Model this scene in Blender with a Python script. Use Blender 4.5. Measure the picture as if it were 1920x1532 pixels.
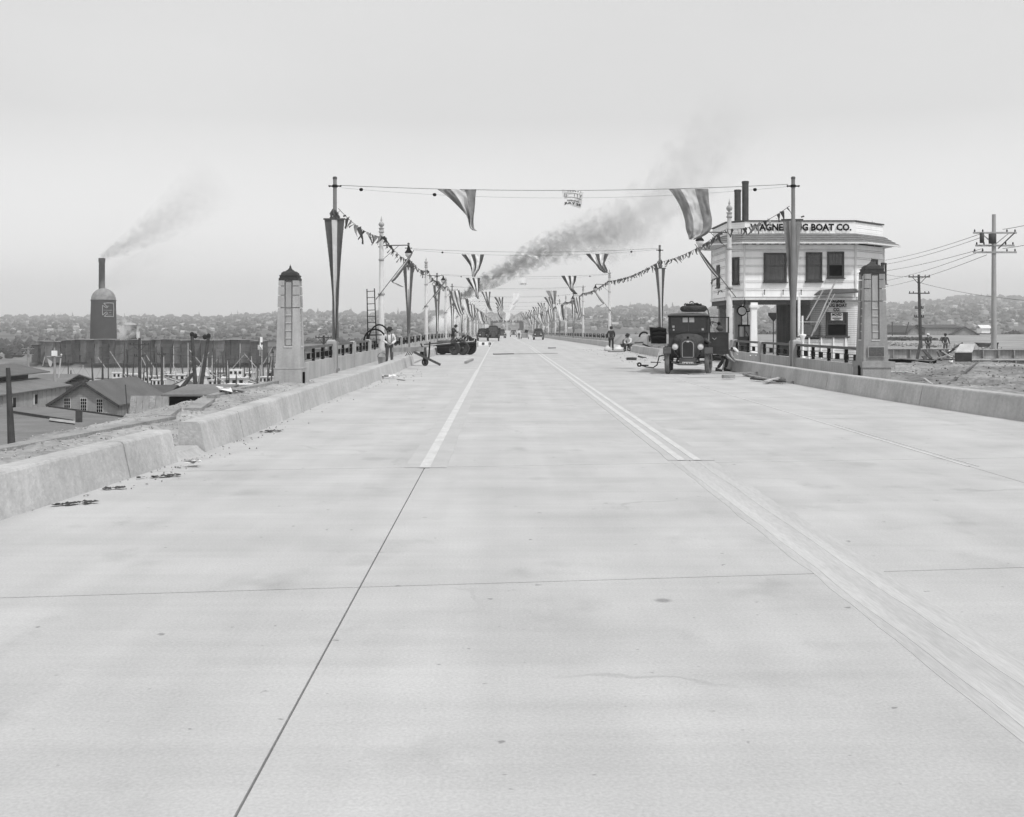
import bpy, bmesh, math, random
from mathutils import Vector, Matrix, noise
R = math.radians
PI = math.pi
random.seed(7)
for o in list(bpy.data.objects): bpy.data.objects.remove(o)
scene = bpy.context.scene
C = scene.collection

# ------------------------------------------------------------------ camera, sky, sun, exposure
F, CH = 2100.0, 1.75            # focal length in photo pixels, camera height in metres
cam = bpy.data.cameras.new('camera'); camo = bpy.data.objects.new('camera', cam); C.objects.link(camo)
cam.sensor_width = 36; cam.sensor_fit = 'HORIZONTAL'; cam.lens = 36 * F / 1920
cam.shift_x = 20 / 1920; cam.shift_y = -154 / 1920
cam.clip_start = 0.1; cam.clip_end = 12000
camo.location = (0, 0, CH); camo.rotation_euler = (R(90), 0, 0)
scene.camera = camo

SUN = Vector((0.36, -0.42, 0.83)).normalized()
w = bpy.data.worlds.new('World'); scene.world = w; w.use_nodes = True
nt = w.node_tree; nt.nodes.clear()
wo = nt.nodes.new('ShaderNodeOutputWorld'); bg = nt.nodes.new('ShaderNodeBackground')
sky = nt.nodes.new('ShaderNodeTexSky'); sky.sky_type = 'NISHITA'; sky.sun_disc = False
sky.sun_elevation = math.asin(SUN.z); sky.sun_rotation = math.atan2(SUN.x, SUN.y)
sky.air_density = 1.5; sky.dust_density = 4
bw = nt.nodes.new('ShaderNodeRGBToBW'); nt.links.new(sky.outputs[0], bw.inputs[0])
mul = nt.nodes.new('ShaderNodeMath'); mul.operation = 'MULTIPLY'; mul.inputs[1].default_value = 0.022
nt.links.new(bw.outputs[0], mul.inputs[0])
# thin even overcast veil with faint unevenness
tc = nt.nodes.new('ShaderNodeTexCoord'); mp = nt.nodes.new('ShaderNodeMapping'); mp.inputs['Scale'].default_value = (1.2, 1.2, 3.0)
nz = nt.nodes.new('ShaderNodeTexNoise'); nz.inputs['Scale'].default_value = 1.6; nz.inputs['Detail'].default_value = 5
nt.links.new(tc.outputs['Generated'], mp.inputs[0]); nt.links.new(mp.outputs[0], nz.inputs['Vector'])
vr = nt.nodes.new('ShaderNodeMapRange'); vr.inputs[1].default_value = .25; vr.inputs[2].default_value = .75
vr.inputs[3].default_value = 0.60; vr.inputs[4].default_value = 0.675
nt.links.new(nz.outputs[0], vr.inputs[0])
ad = nt.nodes.new('ShaderNodeMath'); ad.operation = 'ADD'
nt.links.new(mul.outputs[0], ad.inputs[0]); nt.links.new(vr.outputs[0], ad.inputs[1])
gm = nt.nodes.new('ShaderNodeSeparateXYZ'); nt.links.new(tc.outputs['Generated'], gm.inputs[0])
hr = nt.nodes.new('ShaderNodeMapRange'); hr.inputs[1].default_value = 0.0; hr.inputs[2].default_value = .18; hr.inputs[3].default_value = 1.62; hr.inputs[4].default_value = 1.0
nt.links.new(gm.outputs[2], hr.inputs[0]); hm = nt.nodes.new('ShaderNodeMath'); hm.operation = 'MULTIPLY'
nt.links.new(ad.outputs[0], hm.inputs[0]); nt.links.new(hr.outputs[0], hm.inputs[1]); nt.links.new(hm.outputs[0], bg.inputs[0]); bg.inputs[1].default_value = 1.0
nt.links.new(bg.outputs[0], wo.inputs[0])
sl = bpy.data.lights.new('sun', 'SUN'); sl.energy = 2.3; sl.angle = R(4); sl.color = (1, 1, 1)
so = bpy.data.objects.new('sun', sl); C.objects.link(so)
so.rotation_euler = SUN.to_track_quat('Z', 'Y').to_euler(); so.location = (20, -20, 60)
scene.view_settings.view_transform = 'Standard'; scene.view_settings.look = 'None'
scene.view_settings.exposure = 0.06; scene.view_settings.gamma = 1.0; scene.view_settings.use_curve_mapping = False
scene.cycles.use_denoising = True; scene.render.filter_size = 1.15
scene.cycles.max_bounces = 12; scene.cycles.volume_bounces = 10; scene.cycles.transparent_max_bounces = 12
scene.cycles.diffuse_bounces = 3; scene.cycles.glossy_bounces = 2
scene.cycles.volume_max_steps = 128

# ------------------------------------------------------------------ helpers
def P(px, py, Y):               # a point of the place, from where the photo shows it and its distance
    return Vector(((px - 940) * Y / F, Y, CH + (612 - py) * Y / F))
def dz(y):                      # the deck dips slightly past the first hundred metres
    if y < 100: return 0.0
    if y < 300: return -0.0045 * (y - 100)
    return -0.9 + 0.0012 * (y - 300)
def tag(o, label=None, cat=None, group=None, kind=None):
    if label: o['label'] = label
    if cat: o['category'] = cat
    if group: o['group'] = group
    if kind: o['kind'] = kind
    return o
def empty(name, loc=(0, 0, 0), rz=0, label=None, cat=None, group=None, kind=None):
    o = bpy.data.objects.new(name, None); C.objects.link(o); o.empty_display_size = .2
    o.location = loc; o.rotation_euler = (0, 0, rz)
    return tag(o, label, cat, group, kind)
def put(name, me, parent=None, loc=None, rz=None):
    o = bpy.data.objects.new(name, me); C.objects.link(o)
    if parent: o.parent = parent
    if loc is not None: o.location = loc
    if rz is not None: o.rotation_euler = (0, 0, rz)
    return o
def copy_tree(o, parent=None):
    c = o.copy(); C.objects.link(c); c.parent = parent
    for ch in list(o.children): copy_tree(ch, c)
    return c
class MB:
    def __init__(s): s.v = []; s.f = []; s.m = []; s.s = []
    def add(s, vs, fs, m=0, smooth=False):
        n = len(s.v); s.v += [tuple(v) for v in vs]
        for f in fs: s.f.append([i + n for i in f]); s.m.append(m); s.s.append(smooth)
        return s
    def box(s, c, d, rot=None, m=0, taper=None):
        hx, hy, hz = d[0] / 2, d[1] / 2, d[2] / 2
        tx, ty = taper if taper else (1, 1)
        vs = []
        for z, ax, ay in ((-hz, 1, 1), (hz, tx, ty)):
            for x, y in ((-hx, -hy), (hx, -hy), (hx, hy), (-hx, hy)): vs.append(Vector((x * ax, y * ay, z)))
        if rot is not None:
            if not isinstance(rot, Matrix): rot = Matrix.Rotation(rot[2], 3, 'Z') @ Matrix.Rotation(rot[1], 3, 'Y') @ Matrix.Rotation(rot[0], 3, 'X')
            vs = [rot @ v for v in vs]
        c = Vector(c); vs = [v + c for v in vs]
        return s.add(vs, [(3, 2, 1, 0), (4, 5, 6, 7), (0, 1, 5, 4), (1, 2, 6, 5), (2, 3, 7, 6), (3, 0, 4, 7)], m)
    def beam(s, a, b, wd, ht, m=0):
        a, b = Vector(a), Vector(b); d = b - a; L = d.length
        z = d.normalized(); up = Vector((0, 0, 1)) if abs(z.z) < .95 else Vector((0, 1, 0))
        x = up.cross(z).normalized(); y = z.cross(x)
        rot = Matrix((x, y, z)).transposed()
        return s.box((a + b) / 2, (wd, ht, L), rot, m)
    def tube(s, pts, r, n=8, m=0, cap=True, smooth=True):
        pts = [Vector(p) for p in pts]
        if not hasattr(r, '__len__'): r = [r] * len(pts)
        vs = []; fs = []
        t0 = (pts[1] - pts[0]).normalized()
        up = Vector((0, 0, 1)) if abs(t0.z) < .9 else Vector((0, 1, 0))
        x = up.cross(t0).normalized()
        for i, p in enumerate(pts):
            t = (pts[min(i + 1, len(pts) - 1)] - pts[max(i - 1, 0)]).normalized()
            x = (x - t * x.dot(t)).normalized(); y = t.cross(x)
            for k in range(n):
                a = 2 * PI * k / n; vs.append(p + (x * math.cos(a) + y * math.sin(a)) * r[i])
        for i in range(len(pts) - 1):
            for k in range(n):
                fs.append((i * n + k, i * n + (k + 1) % n, (i + 1) * n + (k + 1) % n, (i + 1) * n + k))
        s.add(vs, fs, m, smooth)
        if cap:
            s.add(vs[:n][::-1], [tuple(range(n))], m); s.add(vs[-n:], [tuple(range(n))], m)
        return s
    def lathe(s, prof, c=(0, 0, 0), n=16, m=0, rot=None, smooth=True, close=True):
        c = Vector(c); vs = []; fs = []
        for r_, z in prof:
            for k in range(n):
                a = 2 * PI * k / n; v = Vector((r_ * math.cos(a), r_ * math.sin(a), z))
                if rot is not None: v = rot @ v
                vs.append(v + c)
        for i in range(len(prof) - 1):
            for k in range(n): fs.append((i * n + k, i * n + (k + 1) % n, (i + 1) * n + (k + 1) % n, (i + 1) * n + k))
        s.add(vs, fs, m, smooth)
        if close:
            s.add(vs[:n][::-1], [tuple(range(n))], m); s.add(vs[-n:], [tuple(range(n))], m)
        return s
    def prism(s, poly, z0, z1, m=0):       # poly in xy
        n = len(poly)
        vs = [(x, y, z0) for x, y in poly] + [(x, y, z1) for x, y in poly]
        fs = [tuple(range(n))[::-1], tuple(range(n, 2 * n))] + [(i, (i + 1) % n, n + (i + 1) % n, n + i) for i in range(n)]
        return s.add(vs, fs, m)
    def plate(s, pts, off, m=0):           # polygon given as 3D points, given thickness by vector off
        n = len(pts); pts = [Vector(p) for p in pts]; off = Vector(off)
        vs = pts + [p + off for p in pts]
        fs = [tuple(range(n)), tuple(range(n, 2 * n))[::-1]] + [(i, n + i, n + (i + 1) % n, (i + 1) % n) for i in range(n)]
        return s.add(vs, fs, m)
    def me(s, name, mats):
        me = bpy.data.meshes.new(name); me.from_pydata(s.v, [], s.f)
        if not isinstance(mats, (list, tuple)): mats = [mats]
        for m in mats: me.materials.append(m)
        me.polygons.foreach_set('material_index', s.m); me.polygons.foreach_set('use_smooth', s.s)
        bm = bmesh.new(); bm.from_mesh(me); bmesh.ops.recalc_face_normals(bm, faces=bm.faces); bm.to_mesh(me); bm.free()
        me.update(); return me
    def build(s, name, mats, parent=None, loc=None, rz=None):
        return put(name, s.me(name, mats), parent, loc, rz)
def rotx(a): return Matrix.Rotation(a, 3, 'X')
def roty(a): return Matrix.Rotation(a, 3, 'Y')
def rotz(a): return Matrix.Rotation(a, 3, 'Z')

# ------------------------------------------------------------------ materials (the photograph is black and white: every surface is a grey)
def mat(name, v, rough=.85, var=.12, scale=4, bump=0, bscale=30, metal=0, stretch=(1, 1, 1), spots=0, spot_v=.1, spec=.3, fine=0, world=True, streak=0, grid=None):
    m = bpy.data.materials.new(name); m.use_nodes = True; t = m.node_tree; n = t.nodes; l = t.links
    b = n['Principled BSDF']; b.inputs['Roughness'].default_value = rough; b.inputs['Metallic'].default_value = metal
    b.inputs['Specular IOR Level'].default_value = spec
    if world:
        g = n.new('ShaderNodeNewGeometry'); src = g.outputs['Position']
    else:
        g = n.new('ShaderNodeTexCoord'); src = g.outputs['Object']
    mpn = n.new('ShaderNodeMapping'); mpn.inputs['Scale'].default_value = stretch; l.new(src, mpn.inputs[0])
    def nz_(sc, det=4, vec=mpn.outputs[0]):
        q = n.new('ShaderNodeTexNoise'); q.inputs['Scale'].default_value = sc; q.inputs['Detail'].default_value = det
        l.new(vec, q.inputs['Vector']); return q.outputs[0]
    def rng(x, a, b_, c, d):
        q = n.new('ShaderNodeMapRange'); l.new(x, q.inputs[0])
        for i, k in enumerate((a, b_, c, d)): q.inputs[i + 1].default_value = k
        return q.outputs[0]
    def mulv(a, b_):
        q = n.new('ShaderNodeMath'); q.operation = 'MULTIPLY'
        for i, k in enumerate((a, b_)):
            if isinstance(k, (int, float)): q.inputs[i].default_value = k
            else: l.new(k, q.inputs[i])
        return q.outputs[0]
    val = mulv(rng(nz_(scale), .3, .7, 1 - var, 1 + var), v)
    if fine: val = mulv(val, rng(nz_(scale * 14, 3), .3, .7, 1 - fine, 1 + fine))
    if streak:      # vertical run-off streaks
        mp2 = n.new('ShaderNodeMapping'); mp2.inputs['Scale'].default_value = (7, 7, .5); l.new(src, mp2.inputs[0])
        val = mulv(val, rng(nz_(1.0, 4, mp2.outputs[0]), .35, .7, 1 + streak * .3, 1 - streak))
    if spots:
        vo = n.new('ShaderNodeTexVoronoi'); vo.inputs['Scale'].default_value = spots; l.new(src, vo.inputs['Vector'])
        th = rng(vo.outputs['Distance'], .04, .09, spot_v, 1.0)
        gate = rng(nz_(spots * .6, 2, src), .60, .64, 0, 1)
        mx = n.new('ShaderNodeMix'); mx.data_type = 'FLOAT'; mx.inputs[2].default_value = 1.0
        l.new(gate, mx.inputs[0]); l.new(th, mx.inputs[3]); val = mulv(val, mx.outputs[0])
    if name == 'road':
        def layer(scl, rot, freq, det, lo, hi, a_=.3, b_=.7):
            nonlocal val
            mq = n.new('ShaderNodeMapping'); mq.inputs['Rotation'].default_value = (0, 0, rot); mq.inputs['Scale'].default_value = scl; l.new(src, mq.inputs[0])
            q = nz_(freq, det, mq.outputs[0]); val = mulv(val, rng(q, a_, b_, lo, hi))
        layer((1, .8, 1), .3, .9, 12, .90, 1.08)            # cloudy mottling down to grain
        layer((2.2, .05, 1), 0, 1.0, 4, .945, 1.04)          # tyre wear running along the road
        layer((.25, 9, 1), .06, 1.0, 6, .97, 1.025)            # broom finish across the road
        layer((1, 1, 1), 0, 60, 2, .92, 1.08)                 # aggregate
        layer((1, .7, 1), .8, 1.7, 4, 1.0, .84, .60, .76)     # stains
        layer((1, 1, 1), .2, 9, 2, 1.0, .58, .72, .76); layer((.6, 2.5, 1), -.35, 1.1, 7, .96, 1.03)        # drips
        for sc_, th_, dk in ((.30, .005, .84),):                # hair cracks
            vo = n.new('ShaderNodeTexVoronoi'); vo.feature = 'DISTANCE_TO_EDGE'; vo.inputs['Scale'].default_value = sc_
            dn = n.new('ShaderNodeTexNoise'); dn.inputs['Scale'].default_value = 1.2; dn.inputs['Detail'].default_value = 6; l.new(src, dn.inputs['Vector'])
            va = n.new('ShaderNodeVectorMath'); va.operation = 'MULTIPLY_ADD'; va.inputs[1].default_value = (.9, .9, .9); l.new(dn.outputs['Color'], va.inputs[0]); l.new(src, va.inputs[2]); l.new(va.outputs[0], vo.inputs['Vector'])
            cr_ = rng(vo.outputs['Distance'], th_ * .5, th_ * 1.6, dk, 1.0); gt = rng(nz_(.25, 2, src), .56, .62, 0, 1)
            mx = n.new('ShaderNodeMix'); mx.data_type = 'FLOAT'; mx.inputs[2].default_value = 1.0; l.new(gt, mx.inputs[0]); l.new(cr_, mx.inputs[3]); val = mulv(val, mx.outputs[0])
    if name in ('kerb', 'walk', 'concrete_wall', 'concrete'):
        mp3 = n.new('ShaderNodeMapping'); mp3.inputs['Rotation'].default_value = (0, 0, .5); mp3.inputs['Scale'].default_value = (1.1, .35, 1); l.new(src, mp3.inputs[0])
        val = mulv(val, rng(nz_(1.1, 5, mp3.outputs[0]), .3, .7, .945, 1.05)); val = mulv(val, rng(nz_(45, 2, src), .3, .7, .965, 1.035))
    cc = n.new('ShaderNodeCombineColor')
    for i in range(3): l.new(val, cc.inputs[i])
    l.new(cc.outputs[0], b.inputs['Base Color'])
    if bump:
        bp = n.new('ShaderNodeBump'); bp.inputs['Strength'].default_value = bump; bp.inputs['Distance'].default_value = .05
        l.new(nz_(bscale, 5), bp.inputs['Height']); l.new(bp.outputs[0], b.inputs['Normal'])
    return m
M = {}
def D(k, *a, **kw): M[k] = mat(k, *a, **kw)
D('road', .455, .88, .03, .35, bump=.12, bscale=40, spots=1.3, spot_v=.6)
D('asphalt_line', .545, .75, .10, 3, fine=.14)
D('line_halo', .435, .85, .06, 2, fine=.05)
D('joint', .22, .9, .3, 3)
D('kerb', .43, .85, .13, 1.1, bump=.25, bscale=22, streak=.12, fine=.09, spots=3.5, spot_v=.5)
D('concrete', .40, .88, .10, 1.2, bump=.15, bscale=22, streak=.16, fine=.06)
D('concrete_wall', .42, .88, .12, .9, bump=.15, bscale=18, streak=.18, fine=.06)
D('walk', .42, .9, .14, 1.0, bump=.2, bscale=12, fine=.1)
D('dirt', .31, .95, .25, .6, bump=.8, bscale=5, fine=.22)
D('dirt_fill', .22, .95, .5, .45, bump=.9, bscale=4, fine=.35)
D('dirt_dark', .24, .95, .35, .5, bump=.9, bscale=5, fine=.3)
D('low_ground', .16, .95, .3, .15, bump=.4, bscale=1, fine=.2)
D('far_ground', .11, .95, .5, .02, fine=.5)
D('light_soil', .27, .95, .3, .12, bump=.4, bscale=1.5, fine=.12)
D('timber', .28, .85, .22, 2, stretch=(1, 1, 1), bump=.3, bscale=12, fine=.2)
D('timber_light', .45, .85, .18, 2, bump=.2, bscale=12, fine=.15)
D('timber_dark', .055, .9, .3, 2, bump=.3, bscale=12)
D('pole_paint', .19, .6, .12, 2, streak=.1)
D('lamp_paint', .36, .5, .08, 3, streak=.12)
D('lamp_light', .52, .5, .08, 3)
D('iron', .012, .7, .2, 5, spec=.08)
D('iron_mid', .07, .6, .2, 5)
D('cap', .04, .7, .2, 6, bump=.2)
D('glass_pale', .36, .25, .12, 3, spec=.5, streak=.2)
D('stripe_dark', .06, .9, .12, 3, bump=.4, bscale=8)
D('cloth_dark', .095, .9, .12, 3, bump=.4, bscale=8)
D('cloth_mid', .22, .9, .10, 3, bump=.4, bscale=8)
D('cloth_light', .55, .9, .06, 3, bump=.4, bscale=8)
D('cloth_white', .78, .9, .04, 3, bump=.3, bscale=8)
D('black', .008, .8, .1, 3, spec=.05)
D('paint_white', .90, .6, .04, 1.5, streak=.05)
D('paint_white2', .70, .65, .06, 1.5, streak=.10)
D('siding', .52, .7, .1, 2, streak=.1)
D('shingle', .17, .9, .22, 3, stretch=(1, 1, 6), fine=.3, bump=.3, bscale=10)
D('wframe', .05, .6, .15, 4)
D('glass', .02, .12, .3, 2, spec=.5)
D('glass_curtain', .055, .25, .35, 4, spec=.6, stretch=(3, 3, .3))
D('dark_room', .012, .8, .2, 2, spec=.1)
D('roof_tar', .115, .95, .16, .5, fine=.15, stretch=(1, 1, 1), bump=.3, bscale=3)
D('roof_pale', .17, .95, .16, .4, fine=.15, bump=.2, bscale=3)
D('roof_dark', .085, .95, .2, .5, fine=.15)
D('board_wall', .25, .9, .18, .8, streak=.3, fine=.12)
D('board_wall2', .34, .9, .14, .8, streak=.12, fine=.1)
D('corrugated', .23, .6, .25, .8, stretch=(4, 1, 1), fine=.1)
D('burner', .060, .7, .10, .6, streak=.12)
D('burner_dome', .24, .7, .25, 1.1, fine=.15)
D('lumber2', .13, .9, .3, .35, stretch=(2.6, 1, .6), fine=.3)
D('lumber', .07, .9, .3, .35, stretch=(2.6, 1, .6), fine=.3)
D('steel', .36, .7, .25, 1.5, streak=.3, fine=.1)
D('truck', .026, .45, .3, 3, spec=.35, fine=.2)
D('truck_dusty', .06, .7, .25, 3, fine=.1)
D('canvas', .11, .9, .2, 4, bump=.3)
D('tyre', .045, .9, .25, 6, bump=.2)
D('tyre_dusty', .14, .9, .25, 4, bump=.2)
D('chrome', .55, .2, .05, 3, metal=.8)
D('lens_glass', .62, .15, .05, 3, spec=.8)
D('skin', .32, .6, .08, 8)
D('shirt_white', .66, .85, .08, 6, bump=.3)
D('trouser_dark', .05, .9, .25, 6, bump=.3)
D('trouser_mid', .09, .9, .25, 6, bump=.3)
D('coat', .04, .9, .25, 6, bump=.3)
D('hat', .025, .8, .15, 6)
D('leather', .02, .5, .15, 6)
D('boat_white', .72, .6, .06, 1)
D('boat_hull', .09, .7, .2, 1)
D('boat_grey', .26, .7, .2, 1)
D('plaque', .11, .5, .3, 20, metal=.3)
D('paper', .72, .9, .05, 5)
D('tree', .08, .95, .35, .02)
D('tree_near', .05, .95, .35, .3)
D('house_pale', .44, .9, .2, .01)
D('house_mid', .21, .9, .2, .01)
D('house_roof', .12, .9, .3, .01)
D('rubble', .38, .95, .3, 3, bump=.5)
# water
m = bpy.data.materials.new('water'); m.use_nodes = True; b = m.node_tree.nodes['Principled BSDF']
b.inputs['Base Color'].default_value = (.30, .30, .30, 1); b.inputs['Roughness'].default_value = .55; b.inputs['IOR'].default_value = 1.33
t = m.node_tree; g = t.nodes.new('ShaderNodeNewGeometry'); q = t.nodes.new('ShaderNodeTexNoise'); q.inputs['Scale'].default_value = .9; q.inputs['Detail'].default_value = 4
bp = t.nodes.new('ShaderNodeBump'); bp.inputs['Strength'].default_value = 1.0; bp.inputs['Distance'].default_value = .8
t.links.new(g.outputs['Position'], q.inputs['Vector']); t.links.new(q.outputs[0], bp.inputs['Height']); t.links.new(bp.outputs[0], b.inputs['Normal'])
M['water'] = m

_fontcache = {}
def text_mesh(s, size=1.0, bold=0.0, align='CENTER', space=1.0):
    k = (s, size, bold, align, space)
    if k in _fontcache: return _fontcache[k]
    cu = bpy.data.curves.new('lettering', 'FONT'); cu.body = s; cu.size = size; cu.offset = bold; cu.align_x = align; cu.align_y = 'CENTER'
    cu.space_character = space; cu.extrude = 0.0; cu.resolution_u = 2
    o = bpy.data.objects.new('lettering', cu); C.objects.link(o)
    me = o.to_mesh(); v = [tuple(x.co) for x in me.vertices]; f = [tuple(p.vertices) for p in me.polygons]
    o.to_mesh_clear(); bpy.data.objects.remove(o); bpy.data.curves.remove(cu)
    _fontcache[k] = (v, f); return v, f
def lettering(mb, s, origin, ux, uz, size, bold=0, m=0, width=None, out=None, th=.01, space=1.0, bend=None):
    v, f = text_mesh(s, 1.0, bold, 'CENTER', space)
    sx = size
    if width:
        xs = [a[0] for a in v]; sx = width / max(1e-6, max(xs) - min(xs))
    origin, ux, uz = Vector(origin), Vector(ux), Vector(uz); out = Vector(out if out else ux.cross(uz))
    vs = []
    for x, y, z in v:
        p = origin + ux * x * sx + uz * y * size
        if bend: p = bend(p)
        vs.append(p)
    n = len(vs); vs2 = [p + out * th for p in vs]
    mb.add(vs2, f, m)
ORD = 'first second third fourth fifth sixth seventh eighth ninth tenth eleventh twelfth thirteenth fourteenth fifteenth sixteenth seventeenth eighteenth nineteenth twentieth'.split()
# ------------------------------------------------------------------ ground, water, hills
CREST = [(-900, 600), (0, 597), (200, 598), (420, 597), (540, 590), (620, 588), (700, 592), (850, 590), (940, 594), (1000, 592), (1100, 583), (1190, 577),
         (1260, 581), (1400, 583), (1600, 578), (1700, 573), (1750, 567), (1800, 562), (1900, 561), (2900, 560)]
def crest(px):
    if px <= CREST[0][0]: return CREST[0][1]
    for (a, ya), (b_, yb) in zip(CREST, CREST[1:]):
        if px <= b_: return ya + (yb - ya) * (px - a) / (b_ - a)
    return CREST[-1][1]
def sstep(a, b_, x):
    t_ = max(0, min(1, (x - a) / (b_ - a))); return t_ * t_ * (3 - 2 * t_)
def lerp(a, b_, t_): return a + (b_ - a) * t_
def ground_z(x, y):
    n1 = noise.noise(Vector((x * .012, y * .012, 0)))
    # shelf left of the road falls to the low waterfront; right of the road is level fill
    left = lerp(-.45, -8.3, sstep(-9.2, -17, x)) if y < 60 else lerp(-8.3, -8.3, 1)
    if y < 60 and y > 36: left = lerp(left, -8.3, sstep(36, 50, y))
    shore = 168 + 10 * noise.noise(Vector((x * .03, 3, 1)))
    left = lerp(left, -12, sstep(shore, shore + 14, y))
    right = lerp(-.25, -.6, sstep(60, 75, y)); right = lerp(right, -9.0, sstep(330, 400, y))
    if y > 80: right = lerp(-8.3, right, sstep(24, 30, x)) if y < 90 and False else lerp(lerp(right, -8.3, sstep(80, 90, y)), right, sstep(26, 34, x))
    under = -.7 if y < 38 else -8.3
    if y > 168: under = -12
    if x < -5: z = left
    elif x < 12.5: z = under if y < 330 else -12
    else: z = right
    if 12.5 <= x < 14 and y > 60: z = lerp(under, right, (x - 12.5) / 1.5)
    if y > 285:
        fs = lerp(-12, -8.2, sstep(300, 312, y))
        if x < 20: z = fs
    if y > 400: z = -8.2 + 2 * n1
    if y > 700:
        px = 940 + F * x / y
        zc = CH + (612 - crest(px)) * 2800 / F
        t_ = (y - 700) / 2100
        if t_ <= 1: z = lerp(-8.2, zc, t_ ** .95) + (3.5 * n1 + 2 * noise.noise(Vector((x * .004, y * .004, 5)))) * min(1, t_ * 3) * (1 - t_ * .6)
        else: z = zc - (y - 2800) * .03
    return z
def axis(stops):
    out = []
    for (a, b_, d) in stops:
        k = a
        while k < b_ - 1e-6: out.append(k); k += d
    out.append(stops[-1][1]); return out
xs = axis([(-4200, -1600, 200), (-1600, -400, 60), (-400, -120, 20), (-120, -40, 5), (-40, -20, 2.5), (-20, 26, 1), (26, 60, 2.5), (60, 140, 8), (140, 400, 20), (400, 1600, 60), (1600, 4200, 200)])
ys = axis([(-60, 0, 10), (0, 66, 1), (66, 160, 3), (160, 190, 1.5), (190, 290, 8), (290, 320, 3), (320, 480, 10), (480, 1000, 30), (1000, 2800, 50), (2800, 3100, 100)])
mb = MB(); nx = len(xs)
vs = [(x, y, ground_z(x, y)) for y in ys for x in xs]
fs = []; ms = []
for j in range(len(ys) - 1):
    for i in range(nx - 1):
        a = j * nx + i; fs.append((a, a + 1, a + nx + 1, a + nx))
        x, y = xs[i], ys[j]
        if y > 480: ms.append(1)
        elif x > 29 and y > 60 and y < 335: ms.append(2)
        elif x > -12 and y < 60: ms.append(3)
        else: ms.append(0)
mb.v = vs; mb.f = fs; mb.m = ms; mb.s = [True] * len(fs)
tag(mb.build('ground', [M['low_ground'], M['far_ground'], M['light_soil'], M['dirt']]), kind='structure')
mb = MB().add([(-4000, 100, -9.5), (4000, 100, -9.5), (4000, 620, -9.5), (-4000, 620, -9.5)], [(0, 1, 2, 3)])
tag(mb.build('water', M['water']), kind='structure')

# fine dirt beside the road
def kerbL(y): return -4.05 - (.47 * ((17.5 - y) / 7.5) ** 1.5 if y < 17.5 else 0) + (.07 if y > 30 else 0)
def kerbR(y): return 8.94 + (.60 * ((34 - y) / 12.7) ** 2 if y < 34 else 0)
def sheet(name, x0f, x1f, y0, y1, nx, ny, zf, mt):
    mb = MB(); vs = []
    for j in range(ny + 1):
        y = y0 + (y1 - y0) * j / ny
        for i in range(nx + 1):
            u = i / nx; x = x0f(y) * (1 - u) + x1f(y) * u; vs.append((x, y, zf(x, y, u)))
    mb.add(vs, [(j * (nx + 1) + i, j * (nx + 1) + i + 1, (j + 1) * (nx + 1) + i + 1, (j + 1) * (nx + 1) + i) for j in range(ny) for i in range(nx)], 0, True)
    return tag(mb.build(name, mt), kind='structure')
def fb(x, y, s, a, z=0): return a * (noise.noise(Vector((x * s, y * s, z))) + .5 * noise.noise(Vector((x * s * 2.3, y * s * 2.3, z + 4))) + .3 * noise.noise(Vector((x * s * 6, y * s * 6, z + 7))))
def bankz(x, y, u):
    e = -7.55 + .35 * noise.noise(Vector((y * .35, 2, 0)))
    z = -.06 + fb(x, y, .9, .07) + fb(x, y, 3.5, .02)
    z += .10 * math.exp(-((x + 6.6) / .7) ** 2)
    if x < e: z -= min(8.0, (e - x) * 1.1 + (e - x) ** 2 * .12)
    if y < 22 and -5.9 < x: z = -.05 + fb(x, y, .9, .02)
    return z
sheet('dirt_bank', lambda y: -14.5, lambda y: kerbL(y) - .28, 2, 35.15, 74, 250, bankz, M['dirt'])
def rbank(x, y, u):
    return .02 + fb(x, y, .35, .16, 3) + fb(x, y, 1.6, .07, 5) + .45 * math.exp(-((x - 25) / 4) ** 2 - ((y - 37) / 5) ** 2) * (1 - .3 * noise.noise(Vector((x, y, 0)))) + .18 * math.exp(-((x - 20.5) / 3) ** 2 - ((y - 47) / 3) ** 2) - .45 * sstep(51, 57, y)
sheet('dirt_fill', lambda y: kerbR(y) + .34 if y < 35 else 12.15, lambda y: 62, 8, 62, 150, 170, rbank, M['dirt_fill'])

# ------------------------------------------------------------------ bridge deck and road slabs
deck = empty('road', kind='structure')
ysr = [y for y in range(-12, 60, 4)] + list(range(60, 620, 10)) + [620]
def strip(name, x0, x1, ylist, z, mt, parent=None, th=None):
    mb = MB(); n = len(ylist); vs = []
    for y in ylist: vs += [(x0 if not callable(x0) else x0(y), y, z + dz(y)), (x1 if not callable(x1) else x1(y), y, z + dz(y))]
    fs = [(2 * i, 2 * i + 1, 2 * i + 3, 2 * i + 2) for i in range(n - 1)]
    if th:
        vs2 = [(a, b_, c - th) for a, b_, c in vs]; k = len(vs)
        fs += [(a + k, d + k, c + k, b_ + k) for a, b_, c, d in [(2 * i, 2 * i + 1, 2 * i + 3, 2 * i + 2) for i in range(n - 1)]]
        fs += [(2 * i, 2 * i + 2, 2 * i + 2 + k, 2 * i + k) for i in range(n - 1)] + [(2 * i + 1, 2 * i + 1 + k, 2 * i + 3 + k, 2 * i + 3) for i in range(n - 1)]
        vs = vs + vs2
    mb.add(vs, fs); return mb.build(name, mt, parent)
strip('deck_base', -7.0, 12.0, [y for y in ysr if y >= 36], -.16, M['concrete'], deck, th=.9)
strip('road_base', -5.2, 10.4, [y for y in ysr if y <= 36], -.05, M['joint'], deck)
strip('road_base', -4.4, 9.4, [y for y in ysr if y >= 36], -.05, M['joint'], deck)
LAN = [-4.6, -.95, 2.45, 5.85, 10.0]
skew = -.028
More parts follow.
